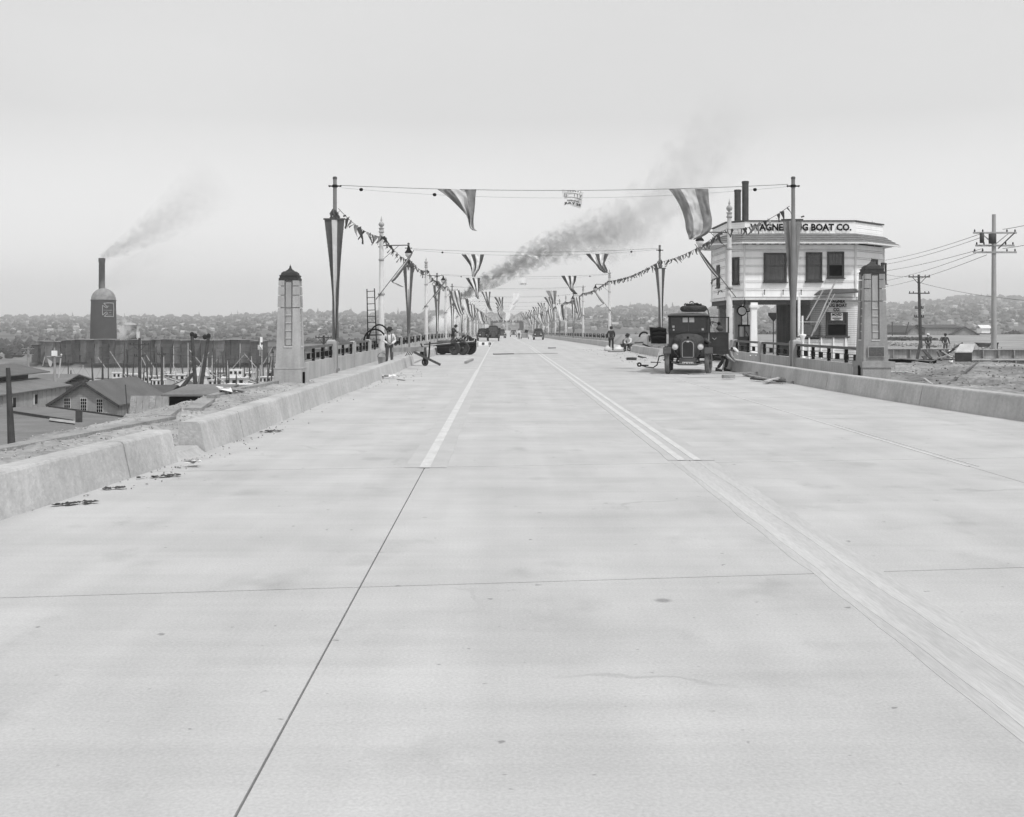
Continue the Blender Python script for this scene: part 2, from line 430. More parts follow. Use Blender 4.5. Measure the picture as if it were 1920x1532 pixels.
JY = [-5.0, 1.5, 7.95, 14.35, 20.8, 27.0, 33.5, 40, 46.4, 52.8, 59.3, 65.7, 72.2, 78.6, 85, 92, 98, 104.4, 111, 117]
g2 = .012
for j in range(len(JY) - 1):
    for i in range(4):
        xa, xb = LAN[i] + (g2 / 2 if i else 0), LAN[i + 1] - (g2 / 2 if i < 3 else 0)
        if i == 0: xa = kerbL(JY[j]) - .1
        if i == 3: xb = kerbR(JY[j]) + .1
        vs = []
        for (x, y) in ((xa, JY[j] + g2 * .7), (xb, JY[j] + g2 * .7), (xb, JY[j + 1] - g2 * .7), (xa, JY[j + 1] - g2 * .7)):
            yy = y + (.13 if y < 60 else 0) * (x - 2.4)
            vs.append((x, yy, dz(yy)))
        zt = 0
        mb = MB(); mb.add([(a, b_, c + zt) for a, b_, c in vs] + [(a, b_, c - .045) for a, b_, c in vs], [(0, 1, 2, 3), (0, 4, 5, 1), (1, 5, 6, 2), (2, 6, 7, 3), (3, 7, 4, 0)])
        mb.build('road_slab', M['road'], deck)
strip('far_road_surface', -4.15, 9.1, [117] + list(range(120, 621, 10)), 0, M['road'], deck)
# painted lines: the lane line stops at the joint, the double centre line fades into scraped traces
def mark(name, x0, x1, ya, yb, z, mt):
    L = []; y = ya
    while y < yb: L.append(y); y += 3 if y < 120 else 10
    L.append(yb)
    return tag(strip(name, x0, x1, L, z, mt, th=.012), kind='structure')
def wob(x, a, s):
    return lambda y: x + a * noise.noise(Vector((y * s, x * 9, 0)))
mb = []
def ragged(name, x0, x1, ya, yb, z, mt, a=.03, step=.25):
    L = []; y = ya
    while y < yb: L.append(y); y += step
    L.append(yb)
    return tag(strip(name, wob(x0, a, 1.7), wob(x1, a, 1.7), L, z, mt, th=.012), kind='structure')
ragged('lane_line_halo', -1.20, -.68, 13.85, 45, .004, M['line_halo'])
mark('lane_line', -1.015, -.885, 13.82, 45, .008, M['asphalt_line'])
mark('lane_line', -.98, -.90, 45, 150, .008, M['asphalt_line'])
ragged('centre_line_halo', 2.18, 2.78, 14.6, 90, .004, M['line_halo'], .02)
mark('centre_line', 2.30, 2.40, 14.6, 260, .008, M['asphalt_line'])
mark('centre_line', 2.51, 2.61, 14.6, 260, .008, M['asphalt_line'])
D('scrape', .485, .85, .10, .8, stretch=(6, .5, 1), fine=.10)
D('scrape_dark', .445, .85, .08, .8, stretch=(6, .5, 1), fine=.10)
ragged('line_trace', 2.20, 2.74, 3.0, 14.5, .0018, M['scrape_dark'], .03)
ragged('line_trace', 2.27, 2.37, 3.0, 14.5, .0032, M['scrape'], .02)
ragged('line_trace', 2.53, 2.63, 3.0, 14.5, .0032, M['scrape'], .02)
mark('thin_lane_line', 5.82, 5.86, 14, 90, .006, M['asphalt_line'])
mark('thin_lane_line', 5.95, 5.97, 14, 20, .006, M['asphalt_line'])
# pavements on the bridge
tag(strip('pavement', -6.95, -4.35, [35.2] + [y for y in ysr if y > 36], -.06, M['walk'], th=.09), kind='structure')
tag(strip('pavement', 9.25, 11.95, [35.2] + [y for y in ysr if y > 36], -.06, M['walk'], th=.09), kind='structure')
mb = MB()
for y in range(50, 620, 18):
    for x in (-5.5, 2.5, 10.5): mb.box((x, y, -6.6 + dz(y)), (.8, .8, 11.2))
    mb.box((2.5, y, -1.35 + dz(y)), (18, .9, .58))
tag(mb.build('pier_bents', M['concrete'], deck), kind='stuff')

# kerbs: long battered concrete blocks with joints
def kerb_block(parent, fx, side, ya, yb, h=.42, wt=.26):
    n = max(1, int((yb - ya) / 1.5)); mb = MB(); vs = []
    prof = [(0, 0), (.085, h - .03), (.10, h - .008), (.125, h), (.10 + wt, h), (.12 + wt, h - .01), (.13 + wt, -.1), (0, -.1)]
    k = len(prof)
    for j in range(n + 1):
        y = ya + (yb - ya) * j / n
        for (u, z) in prof: vs.append((fx(y) + side * u, y, z + dz(y)))
    fs = [(j * k + i, j * k + (i + 1) % k, (j + 1) * k + (i + 1) % k, (j + 1) * k + i) for j in range(n) for i in range(k)]
    fs += [tuple(range(k)), tuple(range(n * k, n * k + k))[::-1]]
    mb.add(vs, fs); return mb.build('kerb_block', M['kerb'], parent)
kl = empty('kerb', kind='structure'); kr = empty('kerb', kind='structure')
g3 = .03
JL = [4.5, 8.9, 12.9]
for a, b_ in zip(JL, JL[1:]): kerb_block(kl, kerbL, -1, a + g3, b_)
kerb_block(kl, kerbL, -1, 12.9 + g3, 14.45)
kerb_block(kl, kerbL, -1, 14.45 + .01, 15.55, h=.10)          # the dropped gap
JL = [15.55, 17.6, 22.8, 29, 35.2, 41.4, 47.6, 51.5]
for a, b_ in zip(JL, JL[1:]): kerb_block(kl, kerbL, -1, a + g3, b_)
y = 64
while y < 600: kerb_block(kl, kerbL, -1, y + g3, y + (6.2 if y < 130 else 24.8)); y += 6.2 if y < 130 else 24.8
JR = [8, 14, 20, 24.8, 31, 37.2, 45.4]
for a, b_ in zip(JR, JR[1:]): kerb_block(kr, kerbR, 1, a + g3, b_, h=.46)
for a, b_ in ((64, 70.5), (70.5, 77.5)): kerb_block(kr, kerbR, 1, a + g3 * 2, b_, h=.46)
y = 94
while y < 600: kerb_block(kr, kerbR, 1, y + g3, y + (6.2 if y < 130 else 24.8), h=.46); y += 6.2 if y < 130 else 24.8

# ------------------------------------------------------------------ railings
D('top_rail', .12, .7, .2, 3)
def railing(label, X, segs, far_from):
    rt = empty('railing', (X, 0, 0), 0, label, 'railing')
    post = MB().box((0, 0, .5), (.30, .36, 1.12)).box((0, 0, 1.08), (.24, .30, .05), taper=(.6, .6)).me('post', M['concrete'])
    bar = MB().box((0, 0, 0), (.09, .12, .54)).me('bar', M['iron'])
    blk = MB().box((0, 0, 0), (.11, .17, .20)).me('block', M['iron'])
    walls = {}
    far = MB(); farb = MB()
    for ya, yb, big in segs:
        L = yb - ya; ym = (ya + yb) / 2; z = dz(ym)
        if ya < far_from:
            key = round(L, 2)
            if key not in walls:
                walls[key] = (MB().box((0, 0, .23), (.20, L - .36, .62)).me('wall_panel', M['concrete_wall']),
                              MB().box((0, 0, 1.03), (.13, L - .36, .09)).box((0, 0, .83), (.02, L - .36, .018)).box((0, 0, .63), (.02, L - .36, .018)).me('top_rail', M['top_rail']))
            put('wall_panel', walls[key][0], rt, (0, ym, z)); put('top_rail', walls[key][1], rt, (0, ym, z))
            if not big: put('post', post, rt, (0, yb, z))
            n = max(3, int(round((L - .7) / 1.04))); n += 1 - n % 2
            for k in range(n):
                yy = ya + .45 + (L - .9) * k / (n - 1) if n > 1 else ym
                put('block', blk, rt, (0, yy, .73 + z))
                if k % 2 == 0: put('bar', bar, rt, (0, yy, .775 + z))
        else:
            far.box((0, ym, .23 + z), (.20, L - .36, .62)).box((0, ym, 1.03 + z), (.13, L - .36, .09)).box((0, yb, .5 + z), (.30, .36, 1.12))
            for k in range(5):
                yy = ya + .45 + (L - .9) * k / 4
                farb.box((0, yy, .73 + z), (.11, .17, .20))
                if k % 2 == 0: farb.box((0, yy, .775 + z), (.09, .12, .54))
    if far.v:
        tag(far.build('far_railing_walls', M['concrete_wall'], rt), kind='stuff'); tag(farb.build('far_railing_bars', M['iron'], rt), kind='stuff')
    return rt
def bigpost(rt, y, z=0):
    MB().box((0, y, .55), (.36, .62, 1.24)).box((0, y, 1.20), (.36, .62, .07), taper=(.6, .6)).build('pole_post', M['concrete'], rt)
seg = [(34.9, 43.75, True)]; y = 43.75
while y < 590: seg.append((y, y + 5.85, False)); y += 5.85
rl = railing('long concrete bridge railing with black checkered grilles beside the ladder and hoops', -6.6, seg, 205)
bigpost(rl, 43.75)
rr = railing('short concrete railing with black checkered grilles in front of the tug boat office', 11.5, [(34.9, 43.75, True), (43.75, 49.4, False), (49.4, 55.1, False), (55.1, 60.8, False)], 205)
bigpost(rr, 43.75)
railing('single separate railing panel seen between the seated man and the truck', 11.5, [(81.5, 87.3, False)], 205)
seg = []; y = 117
while y < 590: seg.append((y, y + 5.85, False)); y += 5.85
railing('concrete railing with black grilles starting beyond the man in the dark suit', 11.5, seg, 240)

# ------------------------------------------------------------------ pylons
D('concrete_dark', .31, .88, .12, 1.2, bump=.15, bscale=22, streak=.16, fine=.08)
def pylon(X, Y, label, wide, zb=-.1):
    t_ = empty('pylon', (X, Y, zb), 0, label, 'pylon')
    CM = M['concrete_dark' if wide else 'concrete']
    w0, w1 = .76, .58; hb = .56; ht = 3.26
    mb = MB()
    if wide: mb.box((0, 0, hb / 2 - .1), (.86, .92, hb + .2)).box((.05, 0, hb - .07), (1.0, .98, .18))
    else: mb.box((0, 0, hb / 2 - .1), (.84, .9, hb + .2)).box((0, 0, hb + .01), (.86, .92, .03))
    mb.build('base', CM, t_)
    MB().box((-.445 if wide else .445, -.2, .25), (.06, .14, .42)).build('joint_slot', M['black'], t_)
    def wz(z): return w0 + (w1 - w0) * (z - hb) / (ht - hb)
    # core
    core = MB(); a, b_ = wz(hb) / 2 - .07, wz(ht) / 2 - .07
    core.add([(-a, -a, hb), (a, -a, hb), (a, a, hb), (-a, a, hb), (-b_, -b_, ht), (b_, -b_, ht), (b_, b_, ht), (-b_, b_, ht)],
             [(3, 2, 1, 0), (4, 5, 6, 7), (0, 1, 5, 4), (1, 2, 6, 5), (2, 3, 7, 6), (3, 0, 4, 7)])
    core.build('core', CM, t_)
    gz0, gz1, gz2 = 1.22, 2.42, 3.20
    # corner piers, broken into proud blocks near the top
    zs = [hb, gz1, 2.80, 3.08, ht]
    for sx in (-1, 1):
        for sy in (-1, 1):
            for k in range(4):
                z0, z1 = zs[k] + (.012 if k else 0), zs[k + 1] - .012
                ex = .012 if k else 0
                mb = MB(); vs = []
                for z in (z0, z1):
                    h_ = wz(z) / 2 + ex; i_ = .125
                    for (x, y) in ((h_, h_), (h_, i_), (i_, i_), (i_, h_)): vs.append((sx * x, sy * y, z))
                mb.add(vs, [(0, 1, 2, 3), (7, 6, 5, 4), (0, 4, 5, 1), (1, 5, 6, 2), (2, 6, 7, 3), (3, 7, 4, 0)])
                mb.build('corner_block', CM, t_)
    for s_, ax in ((-1, 'y'), (1, 'y'), (-1, 'x'), (1, 'x')):
        def bx(z0, z1, wd, off, name, mt):
            h0, h1 = wz(z0) / 2 - off, wz(z1) / 2 - off; vs = []
            for z, h_ in ((z0, h0), (z1, h1)):
                for u, d_ in ((-wd, 0), (wd, 0), (wd, -.05), (-wd, -.05)):
                    p_ = (u, s_ * (h_ + d_), z) if ax == 'y' else (s_ * (h_ + d_), u, z); vs.append(p_)
            return MB().add(vs, [(3, 2, 1, 0), (4, 5, 6, 7), (0, 1, 5, 4), (1, 2, 6, 5), (2, 3, 7, 6), (3, 0, 4, 7)]).build(name, mt, t_)
        bx(hb, gz0, .125, -.001, 'apron', CM)
        bx(gz0 - .012, gz0 + .03, .13, -.02, 'sill', M['lamp_light'])
        bx(gz1 + .01, gz2, .085, .02, 'upper_panel', M['lamp_paint'])
        n = 5
        for k in range(n):
            z0 = gz0 + .03 + (gz1 - gz0 - .03) * k / n; z1 = gz0 + .03 + (gz1 - gz0 - .03) * (k + 1) / n
            bx(z0 + .025, z1, .085, .045, 'pane', M['glass_pale'])
            if k: bx(z0 - .002, z0 + .024, .09, .02, 'glazing_bar', M['lamp_light'])
    cp = MB(); z = ht - .01
    for wd, hh, tp in ((.60, .09, 1), (.55, .07, 1), (.57, .035, 1), (.50, .09, .92), (.44, .05, .8), (.26, .05, .7), (.15, .09, .3)):
        hh *= .85; cp.box((0, 0, z + hh / 2), (wd, wd, hh), taper=(tp, tp)); z += hh
    cp.build('cap', M['cap'], t_)
    MB().lathe([(.03, z - .03), (.035, z + .02), (.012, z + .06), (.003, z + .1)], n=8).build('finial', M['cap'], t_)
    if wide:
        f_ = MB().box((0, -.435 + .02, .88), (.52, .03, .34)).build('plaque', M['lamp_paint'], t_)
        pm = MB().box((0, -.425 - .012, .88), (.45, .02, .27)); pm.build('plaque_face', M['plaque'], f_)
    return t_
pylon(-6.48, 34.4, 'tapered concrete entrance pylon with dark stepped cap overlooking the harbour', False)
pylon(11.38, 34.4, 'tapered concrete entrance pylon carrying a framed bronze plaque', True, .1)
# ------------------------------------------------------------------ trolley poles, lamp posts, banners, flags, pennants, wires
XL, XR = -6.5, 11.4
def cloth(name, rows, stripes, label=None, cat=None, group=None, fold=.10, parent=None, sub=5, nps=6, ph=0, freq=2.3):
    # rows: list of (left point, right point); stripes: list of (fraction, material)
    rows = [(Vector(a), Vector(b_)) for a, b_ in rows]
    fine = []
    for i in range(len(rows) - 1):
        p0, p1, p2, p3 = rows[max(i - 1, 0)], rows[i], rows[i + 1], rows[min(i + 2, len(rows) - 1)]
        for k in range(sub):
            t_ = k / sub
            def cr(q): return .5 * ((2 * p1[q]) + (-p0[q] + p2[q]) * t_ + (2 * p0[q] - 5 * p1[q] + 4 * p2[q] - p3[q]) * t_ ** 2 + (-p0[q] + 3 * p1[q] - 3 * p2[q] + p3[q]) * t_ ** 3)
            fine.append((cr(0), cr(1)))
    fine.append(rows[-1]); us = [0]; ms = []
    for si, (fr, _) in enumerate(stripes):
        for k in range(nps): us.append(us[-1] + fr / nps); ms.append(si)
    W0 = (rows[0][1] - rows[0][0]).length; mb = MB(); vs = []
    for j, (a, b_) in enumerate(fine):
        wd = (b_ - a).length; gather = max(0, 1 - wd / W0); v_ = j / (len(fine) - 1)
        for u in us:
            p = a.lerp(b_, u)
            f_ = fold * (.15 + gather * 1.6) * min(1, v_ * 5) * math.sin(u * 2 * PI * freq + ph + v_ * 3)
            f_ += fold * .5 * noise.noise(Vector((u * 3 + ph, v_ * 4, ph))) + fold * .38 * noise.noise(Vector((u * 9 + v_ * 5, v_ * 7 - u * 4, ph + 9)))
            vs.append((p.x + f_ * .25 * gather, p.y + f_, p.z + .3 * fold * noise.noise(Vector((u * 5, v_ * 7, ph + 3))) * (v_ > .9)))
    n = len(us); fs = []; mm = []
    for j in range(len(fine) - 1):
        for i in range(n - 1): fs.append((j * n + i, j * n + i + 1, (j + 1) * n + i + 1, (j + 1) * n + i)); mm.append(ms[i])
    mb.v = vs; mb.f = fs; mb.m = mm; mb.s = [True] * len(fs)
    o = mb.build(name, [M[k] if isinstance(k, str) else k for _, k in stripes], parent)
    return tag(o, label, cat, group)
def pxrows(L, Y, dy=0): return [(P(a, y, Y + dy * i), P(b_, y, Y + dy * i)) for i, (y, a, b_) in enumerate(L)]

# pole prototypes
pole_parts = {}
def make_pole(X, Y, h, label):
    z = dz(Y); r = empty('trolley_pole', (X, Y, z), 0, label, 'pole', 'trolley poles along the bridge')
    if not pole_parts:
        pole_parts['shaft'] = MB().tube([(0, 0, .1), (0, 0, 5.9), (0, 0, 5.95), (0, 0, 7.5)], [.115, .095, .078, .074], 14).me('shaft', M['pole_paint'])
        pole_parts['collar'] = MB().lathe([(.10, 7.18), (.105, 7.2), (.105, 7.26), (.10, 7.28)], n=12).box((-.16, 0, 7.23), (.14, .05, .05)).box((.16, 0, 7.23), (.14, .05, .05)).tube([(-.24, 0, 7.21), (-.20, 0, 7.25)], .04, 6).tube([(.24, 0, 7.21), (.20, 0, 7.25)], .04, 6).me('collar', M['iron'])
        pole_parts['cap'] = MB().lathe([(.085, 7.5), (.085, 7.58), (.05, 7.6), (.0, 7.61)], n=12).me('cap', M['iron_mid'])
        pole_parts['base_flange'] = MB().lathe([(.2, 0.02), (.2, .10), (.14, .14), (.12, .3)], n=14).me('base_flange', M['pole_paint'])
    for k, me in pole_parts.items(): put(k, me, r)
    if abs(h - 7.5) > .05: r.scale = (1, 1, h / 7.5)
    return r
lamp_parts = {}
def make_lamp(X, Y, side, label, h=7.8):
    z = dz(Y); r = empty('lamp_post', (X, Y, z), 0 if side > 0 else PI, label, 'street lamp', 'lamp posts along the bridge')
    if not lamp_parts:
        lp = lamp_parts
        lp['post'] = (MB().tube([(0, 0, 0), (0, 0, .9), (0, 0, 3.55), (0, 0, 3.56), (0, 0, 7.0)], [.19, .17, .145, .13, .105], 16).me('post', M['lamp_light']), None)
        lp['collar'] = (MB().lathe([(.16, 3.5), (.19, 3.54), (.19, 3.6), (.14, 3.63)], n=16).lathe([(.13, 5.4), (.15, 5.43), (.15, 5.5), (.12, 5.53)], n=16).lathe([(.11, 6.95), (.15, 6.98), (.15, 7.03), (.12, 7.05), (.12, 7.16), (.15, 7.19), (.15, 7.22), (.06, 7.24)], n=16).me('collar', M['lamp_paint']), None)
        lp['finial'] = (MB().lathe([(.05, 7.24), (.06, 7.28), (.12, 7.32), (.16, 7.41), (.13, 7.50), (.05, 7.56), (.03, 7.59), (.06, 7.64), (.035, 7.72), (.012, 7.83), (0.002, 7.9)], n=14).me('finial', M['lamp_paint']), None)
        lp['arm'] = (MB().tube([(.08, 0, 6.25), (1.38, 0, 6.27), (1.47, 0, 6.23)], .028, 8).tube([(.1, 0, 5.5), (.95, 0, 6.25)], .014, 6).me('arm', M['iron_mid']), None)
        lp['lamp_hood'] = (MB().lathe([(.02, 6.26), (.05, 6.22), (.06, 6.12), (.10, 6.05), (.13, 5.98), (.20, 5.90), (.22, 5.87), (.21, 5.84)], c=(1.48, 0, 0), n=16).me('lamp_hood', M['iron']), None)
        lp['lamp_globe'] = (MB().lathe([(.17, 5.84), (.19, 5.80), (.17, 5.70), (.10, 5.60), (.03, 5.55)], c=(1.48, 0, 0), n=16).me('lamp_globe', M['lens_glass']), None)
        lp['footing'] = (MB().box((0, 0, .2), (.5, .5, .5)).me('footing', M['concrete']), None)
    for k, (me, _) in lamp_parts.items(): put(k, me, r)
    r.scale = (1, 1, h / 7.9)
    return r
def staff_flag(X, Y, side, i, label):
    z = dz(Y); r = empty('flag_staff', (X, Y - .22, z), 0 if side > 0 else PI, label, 'flag', 'furled flags on slanted staffs')
    r.rotation_euler.z = 0
    s = side
    a = Vector((-.28 * s, 0, 3.2)); b_ = Vector((1.78 * s, -.05, 5.85))
    MB().tube([a, b_], [.022, .014], 8).build('staff', M['iron_mid'], r)
    # furled cloth: wrapped along the staff and drooping near its lower half
    rnd = random.Random(i * 5 + (1 if side > 0 else 2))
    d = (b_ - a); t0 = .38 + rnd.random() * .05; rows = []
    droop = .25 + rnd.random() * .35 if i else .38
    for k in range(8):
        t_ = .97 - (.97 - t0) * k / 7; p = a + d * t_
        wd = .05 + .16 * math.sin(PI * min(1, k / 7 * .9)) ** 1.0
        rows.append((p + Vector((0, .02, .03)), p + Vector((.12 * s * (k / 7), -.04, -wd - .03))))
    p = rows[-1][0]
    rows.append((p + Vector((.10 * s, .05, -.12)), p + Vector((.42 * s, -.05, -.22))))
    rows.append((p + Vector((.45 * s, .0, -.34)), p + Vector((.75 * s, -.03, -.38)) if i % 2 == 0 else p + Vector((.3 * s, 0, -.6))))
    cl = [(.4, 'cloth_white'), (.25, 'cloth_mid'), (.35, 'cloth_dark')] if i % 2 == 0 else [(.5, 'cloth_dark'), (.2, 'cloth_light'), (.3, 'cloth_dark')]
    cloth('furled_cloth', rows, cl, parent=r, fold=.10, nps=3, ph=i)
    return r
bar_me = MB().box((0, 0, 0), (.86, .05, .06)).box((.40, -.02, .12), (.12, .05, .06), (0, -.3, 0)).me('crossbar', M['iron_mid'])
def pole_banner(X, Y, front, i, label, w=.78, kind=0):
    z = dz(Y); r = empty('pole_banner', (X, Y + (-.14 if front else .14), z), 0, label, 'banner', 'tapering striped banners on the poles')
    put('crossbar', bar_me, r, (0, 0, 5.93))
    rnd = random.Random(i * 3 + 11)
    sh = .02 + .10 * rnd.random()
    rows = []
    for zz, wd in ((5.92, w), (4.7, w * .70), (3.4, w * .46), (2.2, w * .28), (1.3, w * .22)):
        f_ = (5.92 - zz) / 4.6
        rows.append((Vector((-wd / 2 + sh * f_, 0, zz)), Vector((wd / 2 + sh * f_, 0, zz))))
    st = [[(.36, 'cloth_dark'), (.28, 'cloth_light'), (.36, 'cloth_dark')], [(.34, 'cloth_dark'), (.33, 'cloth_white'), (.33, 'cloth_dark')], [(.33, 'cloth_mid'), (.34, 'cloth_light'), (.33, 'cloth_mid')]][kind]
    cloth('banner_cloth', rows, st, parent=r, fold=.07, nps=4, ph=i * 1.7, freq=1.6)
    return r
sidew = {-1: 'harbour side', 1: 'office side'}
LP = [43.75 + 34.7 * k for k in range(16)]
for k, y in enumerate(LP):
    nm = ORD[k]
    make_pole(XL, y, 7.5 if k != 2 else 7.1, f'grey trolley pole, {nm} one along the harbour side railing')
    pole_banner(XL, y, True, k, f'tapering dark and light striped banner on the {nm} trolley pole of the harbour side', kind=0 if k == 0 else 1)
RP = [43.75, 80.6, 177, 219, 254, 289, 324, 359, 394, 429, 464, 499, 534, 569]
for k, y in enumerate(RP):
    nm = ORD[k]
    make_pole(XR, y, 7.5, f'grey trolley pole, {nm} one along the office side railing')
    pole_banner(XR, y, k != 0, k + 20, f'tapering striped banner on the {nm} trolley pole of the office side', kind=2 if k == 0 else 1, w=.74)
LL = [60.7, 96.8] + [131 + 34.7 * k for k in range(13)]
for k, y in enumerate(LL):
    nm = ORD[k]
    make_lamp(XL, y, 1, f'pale lamp post with ball finial, {nm} one along the harbour side', 7.75 if k else 7.75)
    staff_flag(XL, y, 1, k, f'furled flag on a slanted staff crossing the {nm} harbour side lamp post')
RL = [56, 118, 156, 198, 236] + [271.5 + 35 * k for k in range(9)]
for k, y in enumerate(RL):
    nm = ORD[k]
    make_lamp(XR, y, -1, f'pale lamp post with ball finial, {nm} one along the office side', 8.15 if k == 0 else 7.9)
    staff_flag(XR, y, -1, k + 1, f'furled flag on a slanted staff reaching from the {nm} office side lamp post')
# wreath of dark cloth on poles where the pennant string is tied
kn = 0
def knot(X, Y, z):
    global kn
    rr_ = random.Random(kn); mb = MB()
    for k in range(9):
        a = rr_.random() * 2 * PI; zz = z - rr_.random() * .55
        mb.tube([(X + .10 * math.cos(a), Y + .10 * math.sin(a), zz), (X + .17 * math.cos(a + .6), Y + .17 * math.sin(a + .6), zz - .15), (X + .11 * math.cos(a + 1.2), Y + .11 * math.sin(a + 1.2), zz - .34)], [.035, .045, .02], 5)
    kn += 1
    side = 'harbour side' if X < 0 else 'office side'
    tag(mb.build('cloth_knot', M['cloth_dark']), f'bunched dark cloth tied round the {ORD[min(kn2[side], 19)]} trolley pole of the {side}', 'cloth'); kn2[side] += 1
kn2 = {'harbour side': 0, 'office side': 0}
for y in LP[:5]: knot(XL, y - .02, 6.45 + dz(y))
kn2['office side'] = 1
for y in RP[1:3]: knot(XR, y, 6.6 + dz(y))

# pennant strings
pen_mats = ['stripe_dark', 'cloth_dark', 'stripe_dark', 'cloth_mid']
def pennant_me(i, rr_):
    Lh = .34 + .10 * rr_.random(); wd = .22; k = 5; vs = []; fs = []
    sw = (rr_.random() - .3) * .5
    for j in range(k + 1):
        v_ = j / k; ww = wd * (1 - v_) + .01
        yy = .07 * math.sin(v_ * 3 + i); xx = sw * v_ * v_ * Lh
        for u in (-.5, 0, .5): vs.append((xx * .3 + .04 * math.sin(u * 6 + i) * v_, ww * u + xx, -Lh * v_ + .02 * u)); vs[-1] = (vs[-1][0] + yy * .5, vs[-1][1], vs[-1][2])
    for j in range(k):
        for u in range(2): fs.append((j * 3 + u, j * 3 + u + 1, j * 3 + u + 4, j * 3 + u + 3))
    mb = MB().add(vs, fs, 0, True); return mb.me('pennant', M[pen_mats[i % 4]])
rr_ = random.Random(3); pen = [pennant_me(i, rr_) for i in range(8)]
def pennant_string(pts, label, n, parts=True, sag=.22, messy=False):
    a, b_ = Vector(pts[0]), Vector(pts[-1]); r = empty('pennant_string', tuple(a), 0, label, 'pennants', 'strings of small dark pennants')
    def at(t_): return (b_ - a) * t_ - Vector((0, 0, sag * 4 * t_ * (1 - t_)))
    L = [at(k / 12) for k in range(13)]
    MB().tube(L, .012, 5).build('cord', M['iron_mid'], r)
    q = random.Random(int(a.y * 7 + a.x)); mb = MB()
    for k in range(n):
        p = at((k + .5 + q.uniform(-.3, .3)) / n)
        me = pen[q.randrange(8)]
        if parts:
            o = put('pennant', me, r, tuple(p)); o.rotation_euler = (q.uniform(-.5, .9), q.uniform(-.7, .7) + (.5 if messy and q.random() < .5 else 0), q.uniform(-1.2, 1.2)); s_ = q.uniform(.7, 1.25); o.scale = (s_, s_, s_ * (1.25 if messy else 1))
        else:
            rot = Matrix.Rotation(q.uniform(-.8, .8), 3, 'Y') @ Matrix.Rotation(q.uniform(-.8, .8), 3, 'Z')
            mb.add([rot @ (v.co * 1.3) + p for v in me.vertices], [tuple(f.vertices) for f in me.polygons])
    if not parts: tag(mb.build('pennants', M['cloth_dark'], r), kind='stuff')
def anchors(poles, lamps):
    L = [(y, 6.35, XL) for y in poles] + [(y, 6.6, XL) for y in lamps]; return sorted(L)
for X, poles, lamps, nm in ((XL, LP, LL, 'harbour side'), (XR, RP, RL, 'office side')):
    A = sorted([(y, 6.35) for y in poles] + [(y, 6.62) for y in lamps]); 
    if X > 0: A[0] = (43.75, 6.45)
    for k in range(len(A) - 1):
        (ya, za), (yb, zb) = A[k], A[k + 1]
        i_ = min(k, 19)
        far_ = k > 7
        n = int((yb - ya) / (.72 if X > 0 else .95))
        dx = -.14 if X > 0 else .14
        pennant_string([(X + dx, ya, za + dz(ya)), (X + dx, yb, zb + dz(yb))], f'string of small dark pennants, {ORD[i_]} span from the near end on the {nm}' if k < 19 else f'faint pennant string near the far end on the {nm}', n, not far_, .3, X < 0)

# wires across the road
def wire(label, pts, r=.011, sagz=0, ins=(), cat='wire', group='wires across the bridge', n=20):
    a, b_ = Vector(pts[0]), Vector(pts[1])
    def at(t_): return a.lerp(b_, t_) - Vector((0, 0, sagz * 4 * t_ * (1 - t_)))
    e = empty('wire', tuple(a), 0, label, cat, group)
    MB().tube([at(k / n) - a for k in range(n + 1)], r, 5).build('strand', M['iron_mid'], e)
    for t_ in ins:
        p = at(t_) - a; MB().lathe([(.03, -.07), (.06, -.04), (.065, 0), (.06, .04), (.03, .07)], c=p, n=10, rot=roty(PI / 2)).build('insulator', M['iron'], e)
    return e
CL = [43.75, 79.6, 117, 148.5, 182, 217, 252, 287, 322, 357, 392]
for k, y in enumerate(CL):
    rr2 = .010 if k == 0 else (.010 if k < 3 else .012)
    wire(f'thin span wire carrying the flags, {ORD[k]} one across the road', [(XL + .2, y, 7.26 + dz(y)), (XR - .2, y, 7.30 + dz(y))], rr2, .22 + .03 * k)
    if k < 6:
        y2 = y + .3
        wire(f'lower span wire with insulators, {ORD[k]} one across the road', [(XL + .2, y2, 7.20 + dz(y)), (XR - .2, y2, 7.24 + dz(y))], (.004 if k == 0 else .007), .42, (.045, .21, .93) if k == 0 else (.12, .89))

W3 = [(.30, 'cloth_mid'), (.34, 'cloth_light'), (.36, 'cloth_mid')]
W5 = [(.2, 'cloth_dark'), (.22, 'cloth_white'), (.18, 'cloth_dark'), (.22, 'cloth_white'), (.18, 'cloth_dark')]
W5d = [(.24, 'stripe_dark'), (.22, 'cloth_white'), (.16, 'stripe_dark'), (.2, 'cloth_white'), (.18, 'stripe_dark')]
FG = 'flags hung from the wires over the road'
cloth('hanging_flag', pxrows([(355, 820, 893), (372, 843, 891), (391, 862, 889), (407, 875, 887), (419, 880, 886), (428, 883, 888), (432, 886, 894)], 43.75), [(.34, 'cloth_mid'), (.36, 'cloth_light'), (.30, 'cloth_mid')],
      'grey and pale striped flag pinched to a dangling point, left of the small lettered banner', 'flag', FG, fold=.13, freq=2.2, nps=12, sub=9)
cloth('hanging_flag', pxrows([(354, 1253, 1328), (372, 1267, 1329), (392, 1278, 1331), (412, 1284, 1335), (430, 1286, 1333), (441, 1290, 1322), (449, 1292, 1300)], 43.75), [(.30, 'cloth_mid'), (.36, 'cloth_light'), (.34, 'cloth_mid')],
      'broad grey and pale striped flag billowing beside the tug boat office', 'flag', FG, fold=.15, freq=1.6, ph=1, nps=12, sub=9)
cloth('hanging_flag', pxrows([(477, 865, 908), (488, 874, 905), (497, 880, 902), (506, 883, 899), (512, 884, 895), (519, 886, 890)], 79.6), W5,
      'five striped flag tapering downward, left flag of the second wire', 'flag', FG, fold=.14)
